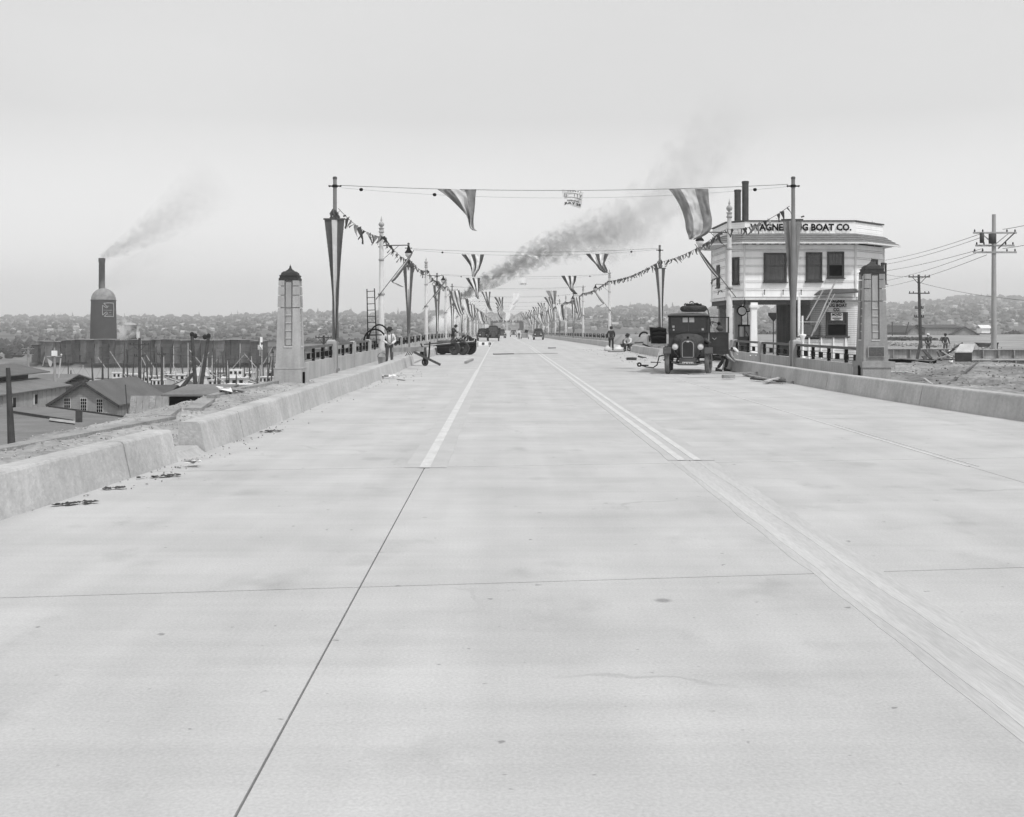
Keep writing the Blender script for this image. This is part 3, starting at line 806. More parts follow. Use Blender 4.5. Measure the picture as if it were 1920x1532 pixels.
cloth('hanging_flag', pxrows([(476, 1098, 1141), (486, 1107, 1137), (494, 1115, 1134), (499, 1119, 1136), (506, 1124, 1139), (512, 1134, 1139)], 79.6), W5,
      'five striped flag bunched toward one corner, right flag of the second wire', 'flag', FG, fold=.16, ph=2)
cloth('hanging_flag', pxrows([(521, 873, 900), (532, 880, 899), (543, 888, 898), (552, 891, 897), (560, 895, 898)], 117), W5d,
      'dark and white striped flag tapering to a point, left flag of the third wire', 'flag', FG, fold=.14)
cloth('hanging_flag', pxrows([(517, 1052, 1081), (528, 1059, 1079), (538, 1066, 1075), (545, 1070, 1078), (552, 1078, 1084)], 117), W5d,
      'dark and white striped flag tapering to a point, right flag of the third wire', 'flag', FG, fold=.14, ph=1)
cloth('hanging_flag', pxrows([(547, 902, 920), (556, 907, 919), (566, 911, 918), (574, 914, 919), (583, 919, 923)], 148.5), W5,
      'striped flag hanging left of the tattered white banner on the fourth wire', 'flag', FG, fold=.14, ph=3)
cloth('hanging_flag', pxrows([(545, 1023, 1044), (555, 1029, 1043), (563, 1034, 1042), (570, 1036, 1041)], 148.5), [(.35, 'cloth_mid'), (.3, 'cloth_light'), (.35, 'cloth_mid')],
      'wide grey striped flag, right flag of the fourth wire', 'flag', FG, fold=.14, ph=3)
q = random.Random(5)
for k, y in list(enumerate(CL))[4:]:
    for s_, xx in ((-1, -1.2), (1, 6.9)):
        z = 7.0 + dz(y) - .03 * k; w_ = 1.55; sh = q.uniform(.1, .5)
        rows = [((xx, y, z), (xx + w_, y, z)), ((xx + .35 + sh * .3, y, z - .7), (xx + w_ - .1, y, z - .7)), ((xx + .7 + sh * .5, y, z - 1.4), (xx + w_ - .1, y, z - 1.35)), ((xx + 1.0 + sh * .6, y, z - 2.0), (xx + 1.3 + sh * .6, y, z - 2.0))]
        cloth('hanging_flag', rows, W5 if k % 2 else W5d, f'small distant striped flag on the {ORD[k]} wire, ' + ('left of the roadway middle' if s_ < 0 else 'right of the roadway middle'), 'flag', FG, fold=.15, nps=2, sub=3, ph=k)
for k in range(2, 11):
    for X, s_, y in ((XL, 1, LL[k]), (XR, -1, RL[k])):
        z0 = 6.0 + dz(y); w_ = q.uniform(.9, 1.3); x0 = X + s_ * .5; x1 = x0 + s_ * w_; y_ = y - .35; dr = q.uniform(.1, .7)
        if s_ < 0: x0, x1 = x1, x0
        rows = [((x0, y_, z0), (x1, y_, z0 + .1)), ((x0 + .1 + dr * .3, y_, z0 - 1.0), (x1 + dr * .4, y_, z0 - .9)), ((x0 + .3 + dr * .8, y_, z0 - 2.0), (x1 + dr * .6, y_, z0 - 1.9)), ((x0 + .5 + dr * 1.3, y_, z0 - 2.9), (x1 + dr * 1.1, y_, z0 - 2.6))]
        cloth('hanging_flag', rows, W5 if k % 3 else [(.34, 'cloth_white'), (.3, 'cloth_white'), (.36, 'stripe_dark')], f'striped flag hanging from the arm of the {ORD[k]} lamp post on the ' + ('harbour side' if s_ > 0 else 'office side'), 'flag', 'flags hung on the lamp arms', fold=.16, nps=3, sub=4, ph=k * 2.1)
# lettered white banners down the middle
def white_banner(k, Y, px0, px1, y0, rows, label, words):
    def pt(u, v_):
        n = len(rows) - 1; i = min(int(v_ * n), n - 1); t_ = v_ * n - i
        (ya, la, ra), (yb, lb, rb) = rows[i], rows[i + 1]
        yy = lerp(ya, yb, t_); x_ = lerp(lerp(la, lb, t_), lerp(ra, rb, t_), u)
        p = P(x_, yy + words.get('bend', 0) * u * u * 1.0, Y); p.y += .12 * math.sin(u * 5 + v_ * 3); return p
    e = empty('lettered_banner', tuple(pt(.5, 0)), 0, label, 'banner', 'white lettered banners over the road')
    o0 = pt(.5, 0); nu, nv = 14, 12; mb = MB()
    mb.add([pt(i / nu, j / nv) - o0 for j in range(nv + 1) for i in range(nu + 1)], [(j * (nu + 1) + i, j * (nu + 1) + i + 1, (j + 1) * (nu + 1) + i + 1, (j + 1) * (nu + 1) + i) for j in range(nv) for i in range(nu)], 0, True)
    mb.build('banner_cloth', M['cloth_white'], e)
    if words.get('t'):
        mb = MB()
        for s_, cu, cv, wu, hv, bold in words['t']:
            v, f = text_mesh(s_, 1, bold)
            x0_ = min(a[0] for a in v); x1_ = max(a[0] for a in v); y0_ = min(a[1] for a in v); y1_ = max(a[1] for a in v)
            mb.add([pt(cu + ((a[0] - x0_) / (x1_ - x0_) - .5) * wu, cv - ((a[1] - y0_) / (y1_ - y0_) - .5) * hv) - o0 + Vector((0, -.02, 0)) for a in v], f)
        for L in words.get('lines', []):
            q_ = [pt(u, v_) - o0 + Vector((0, -.02, 0)) for u, v_ in L]; mb.tube(q_, .007, 4)
        mb.build('lettering', M['black'], e)
white_banner(0, 43.75, 1052, 1093, 354, [(355, 1053, 1094), (366, 1055, 1092), (377, 1056, 1091), (386, 1057, 1090)], 'small white banner lettered JULY 25 with a bridge drawing, hanging from the nearest wire',
             {'bend': 5, 't': [('OPENING', .52, .62, .62, .09, .02), ('JULY 25', .50, .82, .92, .20, .035), ('- - - - - -', .58, .06, .62, .04, .03)],
              'lines': [[(.12, .44), (.3, .42), (.5, .42), (.7, .44), (.93, .47)], [(.12, .2), (.3, .18), (.55, .18), (.75, .2), (.8, .2)], [(.12, .2), (.12, .44)], [(.2, .24), (.2, .40)], [(.58, .22), (.6, .38)], [(.72, .2), (.74, .42)], [(.82, .16), (.9, .3), (.86, .42)], [(.95, .2), (.88, .32)]]})
white_banner(1, 79.6, 1000, 1015, 478, [(478, 988, 1010), (481, 996, 1011), (485, 1003, 1012)], 'crumpled white scrap of banner caught on the second wire in front of the dark smoke', {'bend': 4})
white_banner(2, 117, 968, 990, 520, [(520, 968, 987), (527, 970, 988), (535, 974, 989)], 'square white banner with faint lettering on the third wire', {'t': [('JULY 25', .55, .85, .7, .14, .05)]})
white_banner(3, 148.5, 962, 976, 549, [(549, 961, 976), (556, 962, 975), (563, 961, 973), (572, 959, 964)], 'tattered white banner hanging crooked on the fourth wire', {})
white_banner(4, 182, 950, 962, 570, [(568, 957, 968), (574, 956, 967), (582, 954, 962)], 'tiny white banner on the fifth wire at the road middle', {})
white_banner(5, 252, 945, 957, 580, [(585, 948, 957), (592, 948, 957), (601, 947, 954)], 'tiny white banner far down the bridge above the drawbridge house', {})
# ------------------------------------------------------------------ tug boat office on the right
def wallmat(): return M['paint_white']
h = empty('tug_boat_office', (16, 62, 0), 0, 'white two storey tug boat company office with angled corners and lettered parapet', 'building')
O = Vector((16, 62, 0))
A_, B_, C_, D_, E_, G_ = (13.46, 62.0), (19.6, 62.0), (21.95, 64.35), (12.62, 62.83), (12.62, 67.0), (21.95, 67.0)
FP = [A_, B_, C_, G_, E_, D_]
def off_poly(poly, d):
    n = len(poly); out = []
    for i in range(n):
        p0, p1, p2 = Vector(poly[i - 1]), Vector(poly[i]), Vector(poly[(i + 1) % n])
        e1, e2 = (p1 - p0).normalized(), (p2 - p1).normalized(); n1, n2 = Vector((e1.y, -e1.x)), Vector((e2.y, -e2.x))
        b_ = (n1 + n2).normalized(); k = d / max(.3, b_.dot(n1)); out.append(p1 + b_ * k)
    return out
def loc(p): return (p[0] - O.x, p[1] - O.y)
LPOLY = [loc(p) for p in FP]
zB, zE, zS, zT = 3.37, 6.28, 6.88, 7.56
MB().prism(off_poly(LPOLY, -.06), zB, zE + .02).build('upper_wall', M['siding'], h)
# siding boards, each course its own board
edges = [(0, 1), (5, 0), (4, 5), (1, 2), (2, 3)]
def facet(i, j, poly):
    a, b_ = Vector(poly[i]), Vector(poly[j]); e = (b_ - a); L = e.length; e.normalize(); return a, b_, e, Vector((e.y, -e.x)), L
courses = []; z = zB
while z < zE - .1:
    courses.append((z, min(z + .35, zE))); z += .35
    if z < zE - .1: courses.append((z, min(z + .09, zE))); z += .09
for (i, j) in edges:
    a, b_, e, nn, L = facet(i, j, LPOLY)
    for z0, z1 in courses:
        p0 = a - nn * .06; p1 = b_ - nn * .06; t_ = .055
        mb = MB(); q0 = nn * (t_ + .022); q1 = nn * (t_ - .0)
        mb.add([(p0.x, p0.y, z0 + .02), (p1.x, p1.y, z0 + .02), (p1.x + q0.x, p1.y + q0.y, z0 + .02), (p0.x + q0.x, p0.y + q0.y, z0 + .02),
                (p0.x, p0.y, z1 - .004), (p1.x, p1.y, z1 - .004), (p1.x + q1.x, p1.y + q1.y, z1 - .004), (p0.x + q1.x, p0.y + q1.y, z1 - .004)],
               [(0, 1, 2, 3), (4, 7, 6, 5), (0, 4, 5, 1), (1, 5, 6, 2), (2, 6, 7, 3), (3, 7, 4, 0)])
        mb.build('siding_board', M['paint_white'], h)
    MB().beam((a.x + nn.x * .02, a.y + nn.y * .02, zB - .09), (b_.x + nn.x * .02, b_.y + nn.y * .02, zB - .09), .18, .14).build('bottom_trim', M['paint_white2'], h)
for p in off_poly(LPOLY, .015)[:3] + off_poly(LPOLY, .015)[4:]:
    MB().box((p[0], p[1], (zB + zE) / 2), (.09, .09, zE - zB)).build('corner_board', M['paint_white2'], h)
def hwin(face, u0, u1, z0, z1, wood='wframe', split=.5, curtain='glass_curtain', openlow=False):
    a, b_, e, nn, L = face; cx = a + e * (u0 + u1) / 2 + nn * .04; wd = u1 - u0; hh = z1 - z0; ang = math.atan2(e.y, e.x)
    f_ = empty('window', (cx.x, cx.y, (z0 + z1) / 2), ang); f_.parent = h
    mb = MB(); t_ = .11
    for (x, z, sx, sz) in ((0, hh / 2 - t_ / 2, wd, t_), (0, -hh / 2 + t_ / 2, wd, t_), (-wd / 2 + t_ / 2, 0, t_, hh - 2 * t_), (wd / 2 - t_ / 2, 0, t_, hh - 2 * t_)): mb.box((x, 0, z), (sx, .10, sz))
    mb.build('frame', M[wood], f_)
    zc = -hh / 2 + hh * split
    MB().box((0, -.015, zc), (wd - 2 * t_, .05, .05)).build('meeting_rail', M['iron_mid'], f_)
    up = (hh / 2 - t_ - zc - .025); MB().box((0, .0, zc + .025 + up / 2), (wd - 2 * t_, .02, up)).build('pane', M[curtain], f_)
    lo = (zc - .025 + hh / 2 - t_); MB().box((0, .012, -hh / 2 + t_ + lo / 2), (wd - 2 * t_, .02, lo)).build('pane', M['black' if openlow else curtain], f_)
    if wd > .7:
        mb = MB()
        for k in range(1, 4): mb.box((-wd / 2 + t_ + (wd - 2 * t_) * k / 4, -.018, zc + up / 2), (.014, .014, up))
        mb.box((0, -.018, zc + up * .62), (wd - 2 * t_, .014, .014)); mb.build('glazing_bars', M['iron_mid'], f_)
    MB().box((0, -.05, -hh / 2 - .03), (wd + .1, .14, .05)).build('sill', M[wood], f_)
FR = facet(0, 1, LPOLY)
def uz(px, py): v = P(px, py, 61.95); return v.x - A_[0], v.z
for (x0, x1, y0, y1, sp, ol) in ((1432, 1475, 474, 529, .56, False), (1511, 1541.5, 473, 527.5, .54, False), (1551, 1582.5, 472, 521, .50, True)):
    u0, za = uz(x0, y1); u1, zb = uz(x1, y0); hwin(FR, u0, u1, za, zb, split=sp, openlow=ol)
hwin(facet(5, 0, LPOLY), .42, .86, 4.1, 5.6, split=.55)
hwin(facet(4, 5, LPOLY), 1.7, 2.4, 4.0, 5.3)
fcR = facet(1, 2, LPOLY)
hwin(fcR, .75, 1.25, 4.1, 4.75, split=.5); hwin(fcR, 1.9, 2.5, 4.4, 5.55); hwin(fcR, 3.0, 3.55, 4.2, 5.4)
# skirt roof in shingle courses, soffit, gutter, brackets
pin = off_poly(LPOLY, .02); n = 4
for k in range(n):
    d0, d1 = .78 * (1 - k / n), .78 * (1 - (k + 1) / n) - .02
    o0, o1 = off_poly(LPOLY, d0 + .02), off_poly(LPOLY, max(.0, d1)); z0 = zE + .08 + (zS - zE - .08) * k / n; z1 = zE + .08 + (zS - zE - .08) * (k + 1) / n
    m_ = len(o0); mb = MB()
    mb.add([(p.x, p.y, z0 + .0) for p in o0] + [(p.x, p.y, z0 + .045) for p in o0] + [(p.x, p.y, z1 + .02) for p in o1],
           [(i, (i + 1) % m_, m_ + (i + 1) % m_, m_ + i) for i in range(m_)] + [(m_ + i, m_ + (i + 1) % m_, 2 * m_ + (i + 1) % m_, 2 * m_ + i) for i in range(m_)])
    mb.build('shingle_course', M['shingle'], h)
o0, oi = off_poly(LPOLY, .80), off_poly(LPOLY, .03); m_ = len(o0)
MB().add([(p.x, p.y, zE + .075) for p in o0] + [(p.x, p.y, zE + .075) for p in oi], [(i, (i + 1) % m_, m_ + (i + 1) % m_, m_ + i) for i in range(m_)]).build('soffit', M['paint_white2'], h)
og = off_poly(LPOLY, .84)
for i in (0, 1, 4, 5):
    j = (i + 1) % m_; MB().beam((og[i].x, og[i].y, zE + .04), (og[j].x, og[j].y, zE + .04), .11, .09).build('gutter', M['paint_white2'], h)
of = off_poly(LPOLY, .55)
mb = MB()
for (i, j) in ((5, 0), (4, 5), (0, 1)):
    a, b_, e, nn, L = facet(i, j, LPOLY); k = .25
    while k < L: p = a + e * k + nn * .3; mb.box((p.x, p.y, zE + .03), (.08, .5, .09), (0, 0, math.atan2(nn.y, nn.x) - PI / 2)); k += .42
mb.build('eave_brackets', M['paint_white2'], h)
# parapet
pp = off_poly(LPOLY, -.02)
MB().prism([tuple(p) for p in off_poly(LPOLY, -.10)], zS, zT - .02).build('parapet_core', M['siding'], h)
for (i, j) in ((0, 1), (5, 0), (4, 5), (1, 2)):
    a, b_ = Vector(pp[i]), Vector(pp[j]); L = b_ - a; e = L.normalized(); nn = Vector((e.y, -e.x))
    if (i, j) == (0, 1):
        MB().beam((a.x, a.y, (zS + zT) / 2), (b_.x, b_.y, (zS + zT) / 2), .05, zT - zS - .02).build('sign_board', M['paint_white'], h)
    else:
        for k in range(6):
            z0 = zS + .11 * k; MB().beam((a.x - nn.x * .03, a.y - nn.y * .03, z0 + .05), (b_.x - nn.x * .03, b_.y - nn.y * .03, z0 + .05), .06 + .02 * (k % 2), .10).build('siding_board', M['paint_white'], h)
    MB().beam((a.x, a.y, zT + .03), (b_.x, b_.y, zT + .03), .16, .07).build('coping', M['iron_mid'], h)
mb = MB(); x0 = P(1407, 427, 61.9).x - O.x; x1 = P(1597, 427, 61.9).x - O.x
lettering(mb, 'WAGNER TUG BOAT CO.', ((x0 + x1) / 2, -.075, 7.21), (1, 0, 0), (0, 0, 1), .50, .045, width=x1 - x0, out=(0, -1, 0), th=.02)
mb.build('lettering', M['black'], h)
MB().prism([tuple(p) for p in off_poly(LPOLY, -.12)], zT - .03, zT).build('flat_roof', M['roof_tar'], h)
# underside beam and ceiling of the filling bay
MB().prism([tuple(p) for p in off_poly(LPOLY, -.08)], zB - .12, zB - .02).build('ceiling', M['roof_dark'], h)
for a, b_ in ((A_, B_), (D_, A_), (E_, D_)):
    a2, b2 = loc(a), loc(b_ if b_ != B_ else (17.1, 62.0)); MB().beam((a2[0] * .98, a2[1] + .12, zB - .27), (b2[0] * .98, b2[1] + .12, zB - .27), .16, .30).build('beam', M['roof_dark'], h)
def column(px, Y, wd=.34, mt='paint_white2', top=zB - .42):
    p = P(px, 600, Y); c = MB(); x, y = p.x - O.x, p.y - O.y
    c.box((x, y, top / 2), (wd * 1.0, wd, top), taper=(.86, .86)).box((x, y, top - .08), (wd * 1.25, wd * 1.25, .16)).box((x, y, top + .06), (wd * 1.05, wd * 1.05, .12)).box((x, y, .14), (wd * 1.3, wd * 1.3, .28))
    c.build('column', M[mt], h)
column(1413, 62.1, .36, 'paint_white'); column(1354, 66.2, .42, 'board_wall'); column(1383, 64.5, .42, 'board_wall2')
MB().box((P(1498, 600, 61.9).x - O.x, -.1, zB / 2), (.13, .13, zB)).build('thin_post', M['paint_white'], h)
# lower rooms: dark recessed porch wall and the ticket bay with open window
xa, xb = P(1457, 600, 66).x - O.x, 19.4 - O.x
MB().box(((xa + xb) / 2, 4.1, zB / 2), (xb - xa, .2, zB)).build('back_wall', M['board_wall'], h)
mb = MB()
for k in range(28): mb.box(((xa + xb) / 2, 3.985, .06 + k * .118), (xb - xa, .02, .09))
mb.build('back_wall_boards', M['board_wall'], h)
MB().box((xa + .3, 4.6, zB / 2), (.12, .8, zB)).build('side_wall', M['board_wall'], h)
bay = [(17.55, 63.6), (18.15, 62.15), (19.6, 62.15), (21.8, 64.4), (21.8, 66.8), (17.55, 66.8)]
bl = [loc(p) for p in bay]
MB().prism([tuple(p) for p in off_poly(bl, -.06)], 0, zB - .15).build('lower_room', M['board_wall2'], h)
for (i, j) in ((0, 1), (1, 2), (2, 3)):
    a, b_ = Vector(bl[i]), Vector(bl[j])
    for k in range(27):
        z0 = .05 + .118 * k; e_ = (b_ - a).normalized(); nn = Vector((e_.y, -e_.x))
        if (i, j) == (1, 2) and False: pass
        MB().beam((a.x - nn.x * .02, a.y - nn.y * .02, z0 + .055), (b_.x - nn.x * .02, b_.y - nn.y * .02, z0 + .055), .05 + .012 * (k % 2), .10).build('clapboard', M['paint_white2'], h)
fc = facet(1, 2, bl)
p0 = P(1549.5, 632, 62); p1 = P(1590.5, 585, 62)
hwin(facet(1, 2, bl), p0.x - 18.15, p1.x - 18.15, p0.z, p1.z, split=.52, curtain='glass', openlow=True)
sg = MB().box((P(1569, 600, 62).x - O.x, .0, P(0, 593.5, 62).z), (.66, .03, .42)).build('notice_board', M['paper'], h)
mb = MB(); cx = P(1569, 600, 62).x - O.x
lettering(mb, 'MOVED', (cx, -.02, P(0, 590, 62).z), (1, 0, 0), (0, 0, 1), .20, .03, width=.52, out=(0, -1, 0))
for k, (w_, zz) in enumerate(((.08, 593.4), (.5, 596.6), (.3, 599.4))): mb.box((cx, -.025, P(0, zz, 62).z), (w_, .01, .045 if k == 1 else .025))
mb.build('notice_lettering', M['black'], sg)
mb = MB()
for s_, y_, wd in (('WAGNER', 565, 32), ('TUG BOAT', 573, 39), ('CO.', 581, 13)):
    p = P(1569.5, y_, 62); lettering(mb, s_, (p.x - O.x, .06, p.z), (1, 0, 0), (0, 0, 1), .26, .035, width=wd * 62 / F, out=(0, -1, 0))
mb.build('lettering', M['black'], h)
hd = P(1523, 551, 61.6); he = P(1608, 549, 61.6)
MB().plate([(hd.x - O.x, -.75, hd.z - .1), (he.x - O.x, -.75, he.z), (he.x - O.x, .1, he.z + .22), (hd.x - O.x + .6, .1, hd.z + .2)], (0, 0, .06)).build('window_hood', M['iron_mid'], h)
for px in (1436, 1471, 1505):
    p = P(px, 552, 61.6); MB().tube([(p.x - O.x, -.1, p.z - .02), (p.x - O.x, -.1, p.z + .2)], .022, 6).lathe([(.01, 0), (.05, .03), (.01, .07)], c=(p.x - O.x, -.1, p.z + .2), n=8).build('lamp_bracket', M['iron_mid'], h)
MB().tube([P(1640, 545 - k, 64) - O for k in (0, 128)], .03, 6).lathe([(.03, 0), (.09, .05), (.09, .12), (.02, .2)], c=P(1637, 420, 64) - O, n=8).build('vent_pipe', M['paint_white2'], h)
pts = [P(1346, 553, 64) - O, P(1347, 547, 64) - O, P(1352, 545, 64) - O, P(1357, 551, 64) - O, P(1362, 552, 64) - O]
MB().tube(pts, .025, 6).build('gooseneck_lamp', M['iron'], h)
# things round the office
MB_ = MB().tube([(0, 0, 5.5), (0, 0, 9.35)], .22, 18).lathe([(.24, 9.3), (.24, 9.42)], n=18)
o = MB_.build('chimney_stack', M['truck_dusty'], None, (P(1383, 500, 76).x, 76, 0)); tag(o, 'shorter dark smokestack rising behind the office roof', 'smokestack')
o.scale = (1, 1, P(0, 356, 76).z / 9.42)
o2 = o.copy(); C.objects.link(o2); o2.location.x = P(1397.5, 500, 76).x; o2['label'] = 'taller dark smokestack rising behind the office roof'; o2.scale = (1, 1, P(0, 340, 76).z / 9.42)
def gas_pump(px, Y, label, gy, gs):
    x = P(px, 600, Y).x; t_ = empty('gas_pump', (x, Y, 0), 0, label, 'gas pump')
    MB().box((0, 0, .08), (.52, .5, .16)).box((0, 0, .66), (.44, .42, 1.0)).build('cabinet', M['iron_mid'], t_)
    MB().tube([(0, 0, 1.16), (0, 0, 1.75)], .15, 14).build('glass_cylinder', M['glass_pale'], t_)
    mb = MB()
    for s_ in (-1, 1): mb.box((s_ * .17, 0, 1.45), (.04, .04, .6))
    mb.box((0, 0, 1.80), (.42, .38, .1)).build('head_frame', M['iron'], t_)
    z = P(0, gy, Y).z
    MB().tube([(0, 0, 1.85), (0, 0, z - .26)], .03, 6).build('neck', M['iron'], t_)
    MB().lathe([(.22, -.05), (.22, .05)], c=(0, 0, z), n=20, rot=rotx(PI / 2)).build('globe_face', M['paint_white'], t_)
    mb = MB(); k = 20
    mb.tube([(.25 * math.cos(2 * PI * i / k), -.02, z + .25 * math.sin(2 * PI * i / k)) for i in range(k + 1)], .04, 6); mb.build('globe_rim', M['iron'], t_)
    MB().tube([(.2, -.1, 1.5), (.34, -.12, 1.2), (.34, -.14, .6), (.2, -.1, .7)], .02, 6).build('hose', M['black'], t_)
gas_pump(1391, 64.2, 'gas pump with round white globe in a black ring, nearer the pale corner column', 583, 1)
gas_pump(1402, 65.8, 'gas pump with higher round globe, half hidden by the pale corner column', 576, 1)
gas_pump(1361, 66.8, 'gas pump with globe between the two darker columns behind the lamp post', 581, 1)
t_ = empty('bus_stop_sign', (P(1450, 600, 70).x, 70, 0), 0, 'small dark pointed sign on a thin post under the office canopy', 'sign')
zt = P(0, 588, 70).z; x = 0
MB().tube([(0, 0, 0), (0, 0, zt)], .03, 6).build('post', M['iron_mid'], t_)
MB().plate([(-.33, -.03, zt + .05), (.33, -.03, zt + .05), (.33, -.03, zt - .12), (0, -.03, zt - .52), (-.33, -.03, zt - .12)], (0, -.03, 0)).build('sign_plate', M['truck_dusty'], t_)
MB().plate([(-.24, -.065, zt), (.24, -.065, zt), (0, -.065, zt - .38)], (0, -.01, 0)).build('sign_face', M['iron_mid'], t_)
# cooler, ladle post and planks on the porch
t_ = empty('drinks_cooler', (P(1515, 600, 63).x, 62.9, 0), 0, 'box cooler lettered ICE COLD standing beside the ticket window', 'cooler')
MB().box((0, 0, 1.55), (1.02, .5, .62)).build('chest', M['board_wall'], t_); MB().box((0, 0, .62), (.9, .4, 1.24)).build('stand', M['iron_mid'], t_)
MB().box((0, -.02, 1.16), (1.04, .5, .14)).build('name_strip', M['iron'], t_)
mb = MB(); lettering(mb, 'ICE COLD', (.1, -.28, 1.16), (1, 0, 0), (0, 0, 1), .12, .01, width=.62, out=(0, -1, 0)); mb.build('lettering', M['paint_white'], t_)
MB().box((0, -.1, 2.0), (1.15, .1, .05)).build('top_rail', M['paint_white'], t_)
t_ = empty('drinking_fountain', (P(1504.5, 600, 60.5).x, 60.5, 0), 0, 'white pedestal drinking fountain with upright pipe beside the thin white porch post', 'fountain')
MB().lathe([(.16, 0), (.14, .08), (.09, .3), (.09, .9), (.12, 1.1), (.20, 1.25), (.20, 1.32), (.03, 1.33)], n=14).build('pedestal', M['paint_white'], t_)
MB().tube([(0, 0, 1.3), (0, 0, 2.32)], .055, 8).build('upright_pipe', M['paint_white'], t_)
for (a, b_, c, d, lb, r_) in ((1512, 600, 1543, 545, 'shorter pale pole leaning against the office wall, left of three', .04), (1521, 631, 1567, 526, 'longest pale pole leaning up against the office window wall', .045), (1527, 622, 1565, 551, 'thin middle pale pole leaning beside the ticket window', .03)):
    tag(MB().tube([P(a, b_, 61.2), P(c, d, 60.9)], r_, 7).build('leaning_pole', M['timber_light']), lb, 'pole', 'pale poles leaning on the office')
t_ = empty('porch_bench', (P(1540, 600, 60.6).x, 60.6, 0), 0, 'low wooden counter with white posts in front of the ticket window', 'bench')
MB().box((0, 0, 1.18), (3.0, .35, .07)).build('top_board', M['iron_mid'], t_)
for k in range(5): MB().box((-1.35 + k * .66, -.1, .57), (.07, .08, 1.14)).build('leg', M['paint_white'], t_)
for k in range(5): MB().box((0, -.02, .12 + .21 * k), (2.85, .03, .185)).build('front_board', M['paint_white2'], t_)
# ------------------------------------------------------------------ harbour and mill on the left
def PG(px, py, z):               # point of the place seen at a pixel, lying at height z
    Y = (CH - z) * F / (py - 612); return Vector(((px - 940) * Y / F, Y, z))
def box_at(mb, c, d, rz=0, m=0): mb.box(c, d, (0, 0, rz), m)
# long board-walled shed with clerestory, walls parallel to the road
t_ = empty('warehouse', (-56, 100, -8.3), 0, 'long grey boarded warehouse with raised clerestory roof at the left edge', 'building')
def L_(x, y, z): return (x + 56, y - 100, z + 8.3)
mb = MB(); mb.box(L_(-56 - 9, 112, -7.1), (18, 64, 2.4)); mb.build('wall', M['board_wall2'], t_)
for k in range(46): MB().box(L_(-55.97, 81 + k * 1.37, -7.1), (.06, 1.25, 2.38)).build('wall_board', M['board_wall2'], t_)
mb = MB(); mb.plate([L_(-55.5, 79.5, -5.95), L_(-55.5, 145, -5.95), L_(-60.2, 145, -5.0), L_(-60.2, 79.5, -5.0)], (0, 0, .12)); mb.build('lower_roof', M['roof_pale'], t_)
MB().box(L_(-63.2, 111, -4.65), (6, 63, .8)).build('clerestory_wall', M['dark_room'], t_)
MB().plate([L_(-59.2, 79.5, -4.28), L_(-59.2, 147, -4.28), L_(-64, 147, -3.2), L_(-64, 79.5, -3.2)], (0, 0, .12)).build('upper_roof', M['roof_tar'], t_)
MB().plate([L_(-68.8, 79.5, -4.28), L_(-64, 79.5, -3.2), L_(-64, 147, -3.2), L_(-68.8, 147, -4.28)], (0, 0, .12)).build('far_roof', M['roof_tar'], t_)
for yy in (128.5, 134.5): 
    w_ = MB().box(L_(-55.92, yy, -7.0), (.1, .9, 1.1)).build('window', M['black'], t_)
    MB().box(L_(-55.88, yy - .55, -7.0), (.12, .1, 1.3)).build('window_frame', M['paint_white2'], w_)
t_ = empty('warehouse', (-62, 165, -8.3), 0, 'dark low boathouse beyond the clerestory warehouse at the water', 'building')
MB().box((-6.5, 0, .95), (12, 10, 1.9)).build('wall', M['timber_dark'], t_)
for s_ in (-1, 1): MB().plate([(-13, s_ * 6, 1.85), (-.2, s_ * 6, 1.85), (-.2, 0, 2.9), (-13, 0, 2.9)], (0, 0, .15)).build('roof', M['roof_pale'], t_)
# gabled shed
t_ = empty('gabled_shed', (-42.8, 115, -8.3), R(-5), 'grey gabled shed with three white paned windows in its boarded end', 'building')
za, ze = 4.25, 1.95; hw = 3.65; LB = 12.5
MB().plate([(-hw + .1, 0, -.5), (hw - .1, 0, -.5), (hw - .1, 0, ze), (0, 0, za - .05), (-hw + .1, 0, ze)], (0, LB, 0)).build('wall', M['board_wall'], t_)
for k in range(20):
    z0 = .1 + k * .21; 
    if z0 < ze: x_ = hw - .1
    else: x_ = (hw - .1) * (za - z0) / (za - ze) - .05
    if x_ > .2: MB().box((0, -.02, z0 + .1), (2 * x_, .05 + .02 * (k % 2), .19)).build('siding_board', M['board_wall2'], t_)
for s_ in (-1, 1):
    MB().plate([(0, -.45, za), (s_ * (hw + .15), -.45, ze - .05), (s_ * (hw + .15), LB + .4, ze - .05), (0, LB + .4, za)], (0, 0, .14)).build('roof', M['roof_tar'], t_)
    MB().beam((0, -.47, za + .02), (s_ * (hw + .2), -.47, ze - .05), .12, .26).build('barge_board', M['timber_dark'], t_)
for k, u in enumerate((-1.75, .0, 1.7)):
    w_ = empty('window', (u - .05, -.08, 2.0 + (0 if k < 2 else -.08)), 0); w_.parent = t_
    MB().box((0, 0, 0), (.72, .05, 1.42)).build('frame', M['paint_white2'], w_)
    for i in range(3):
        for j in range(4): MB().box((-.22 + .22 * i, -.02, -.5 + .335 * j), (.18, .04, .29)).build('pane', M['black'], w_)
MB().box((0, .1, za + .35), (.12, .12, .5)).build('ridge_vent', M['timber_dark'], t_)
MB().box((0, -.3, za + .18), (.9, .25, .2)).build('ridge_block', M['timber_dark'], t_)
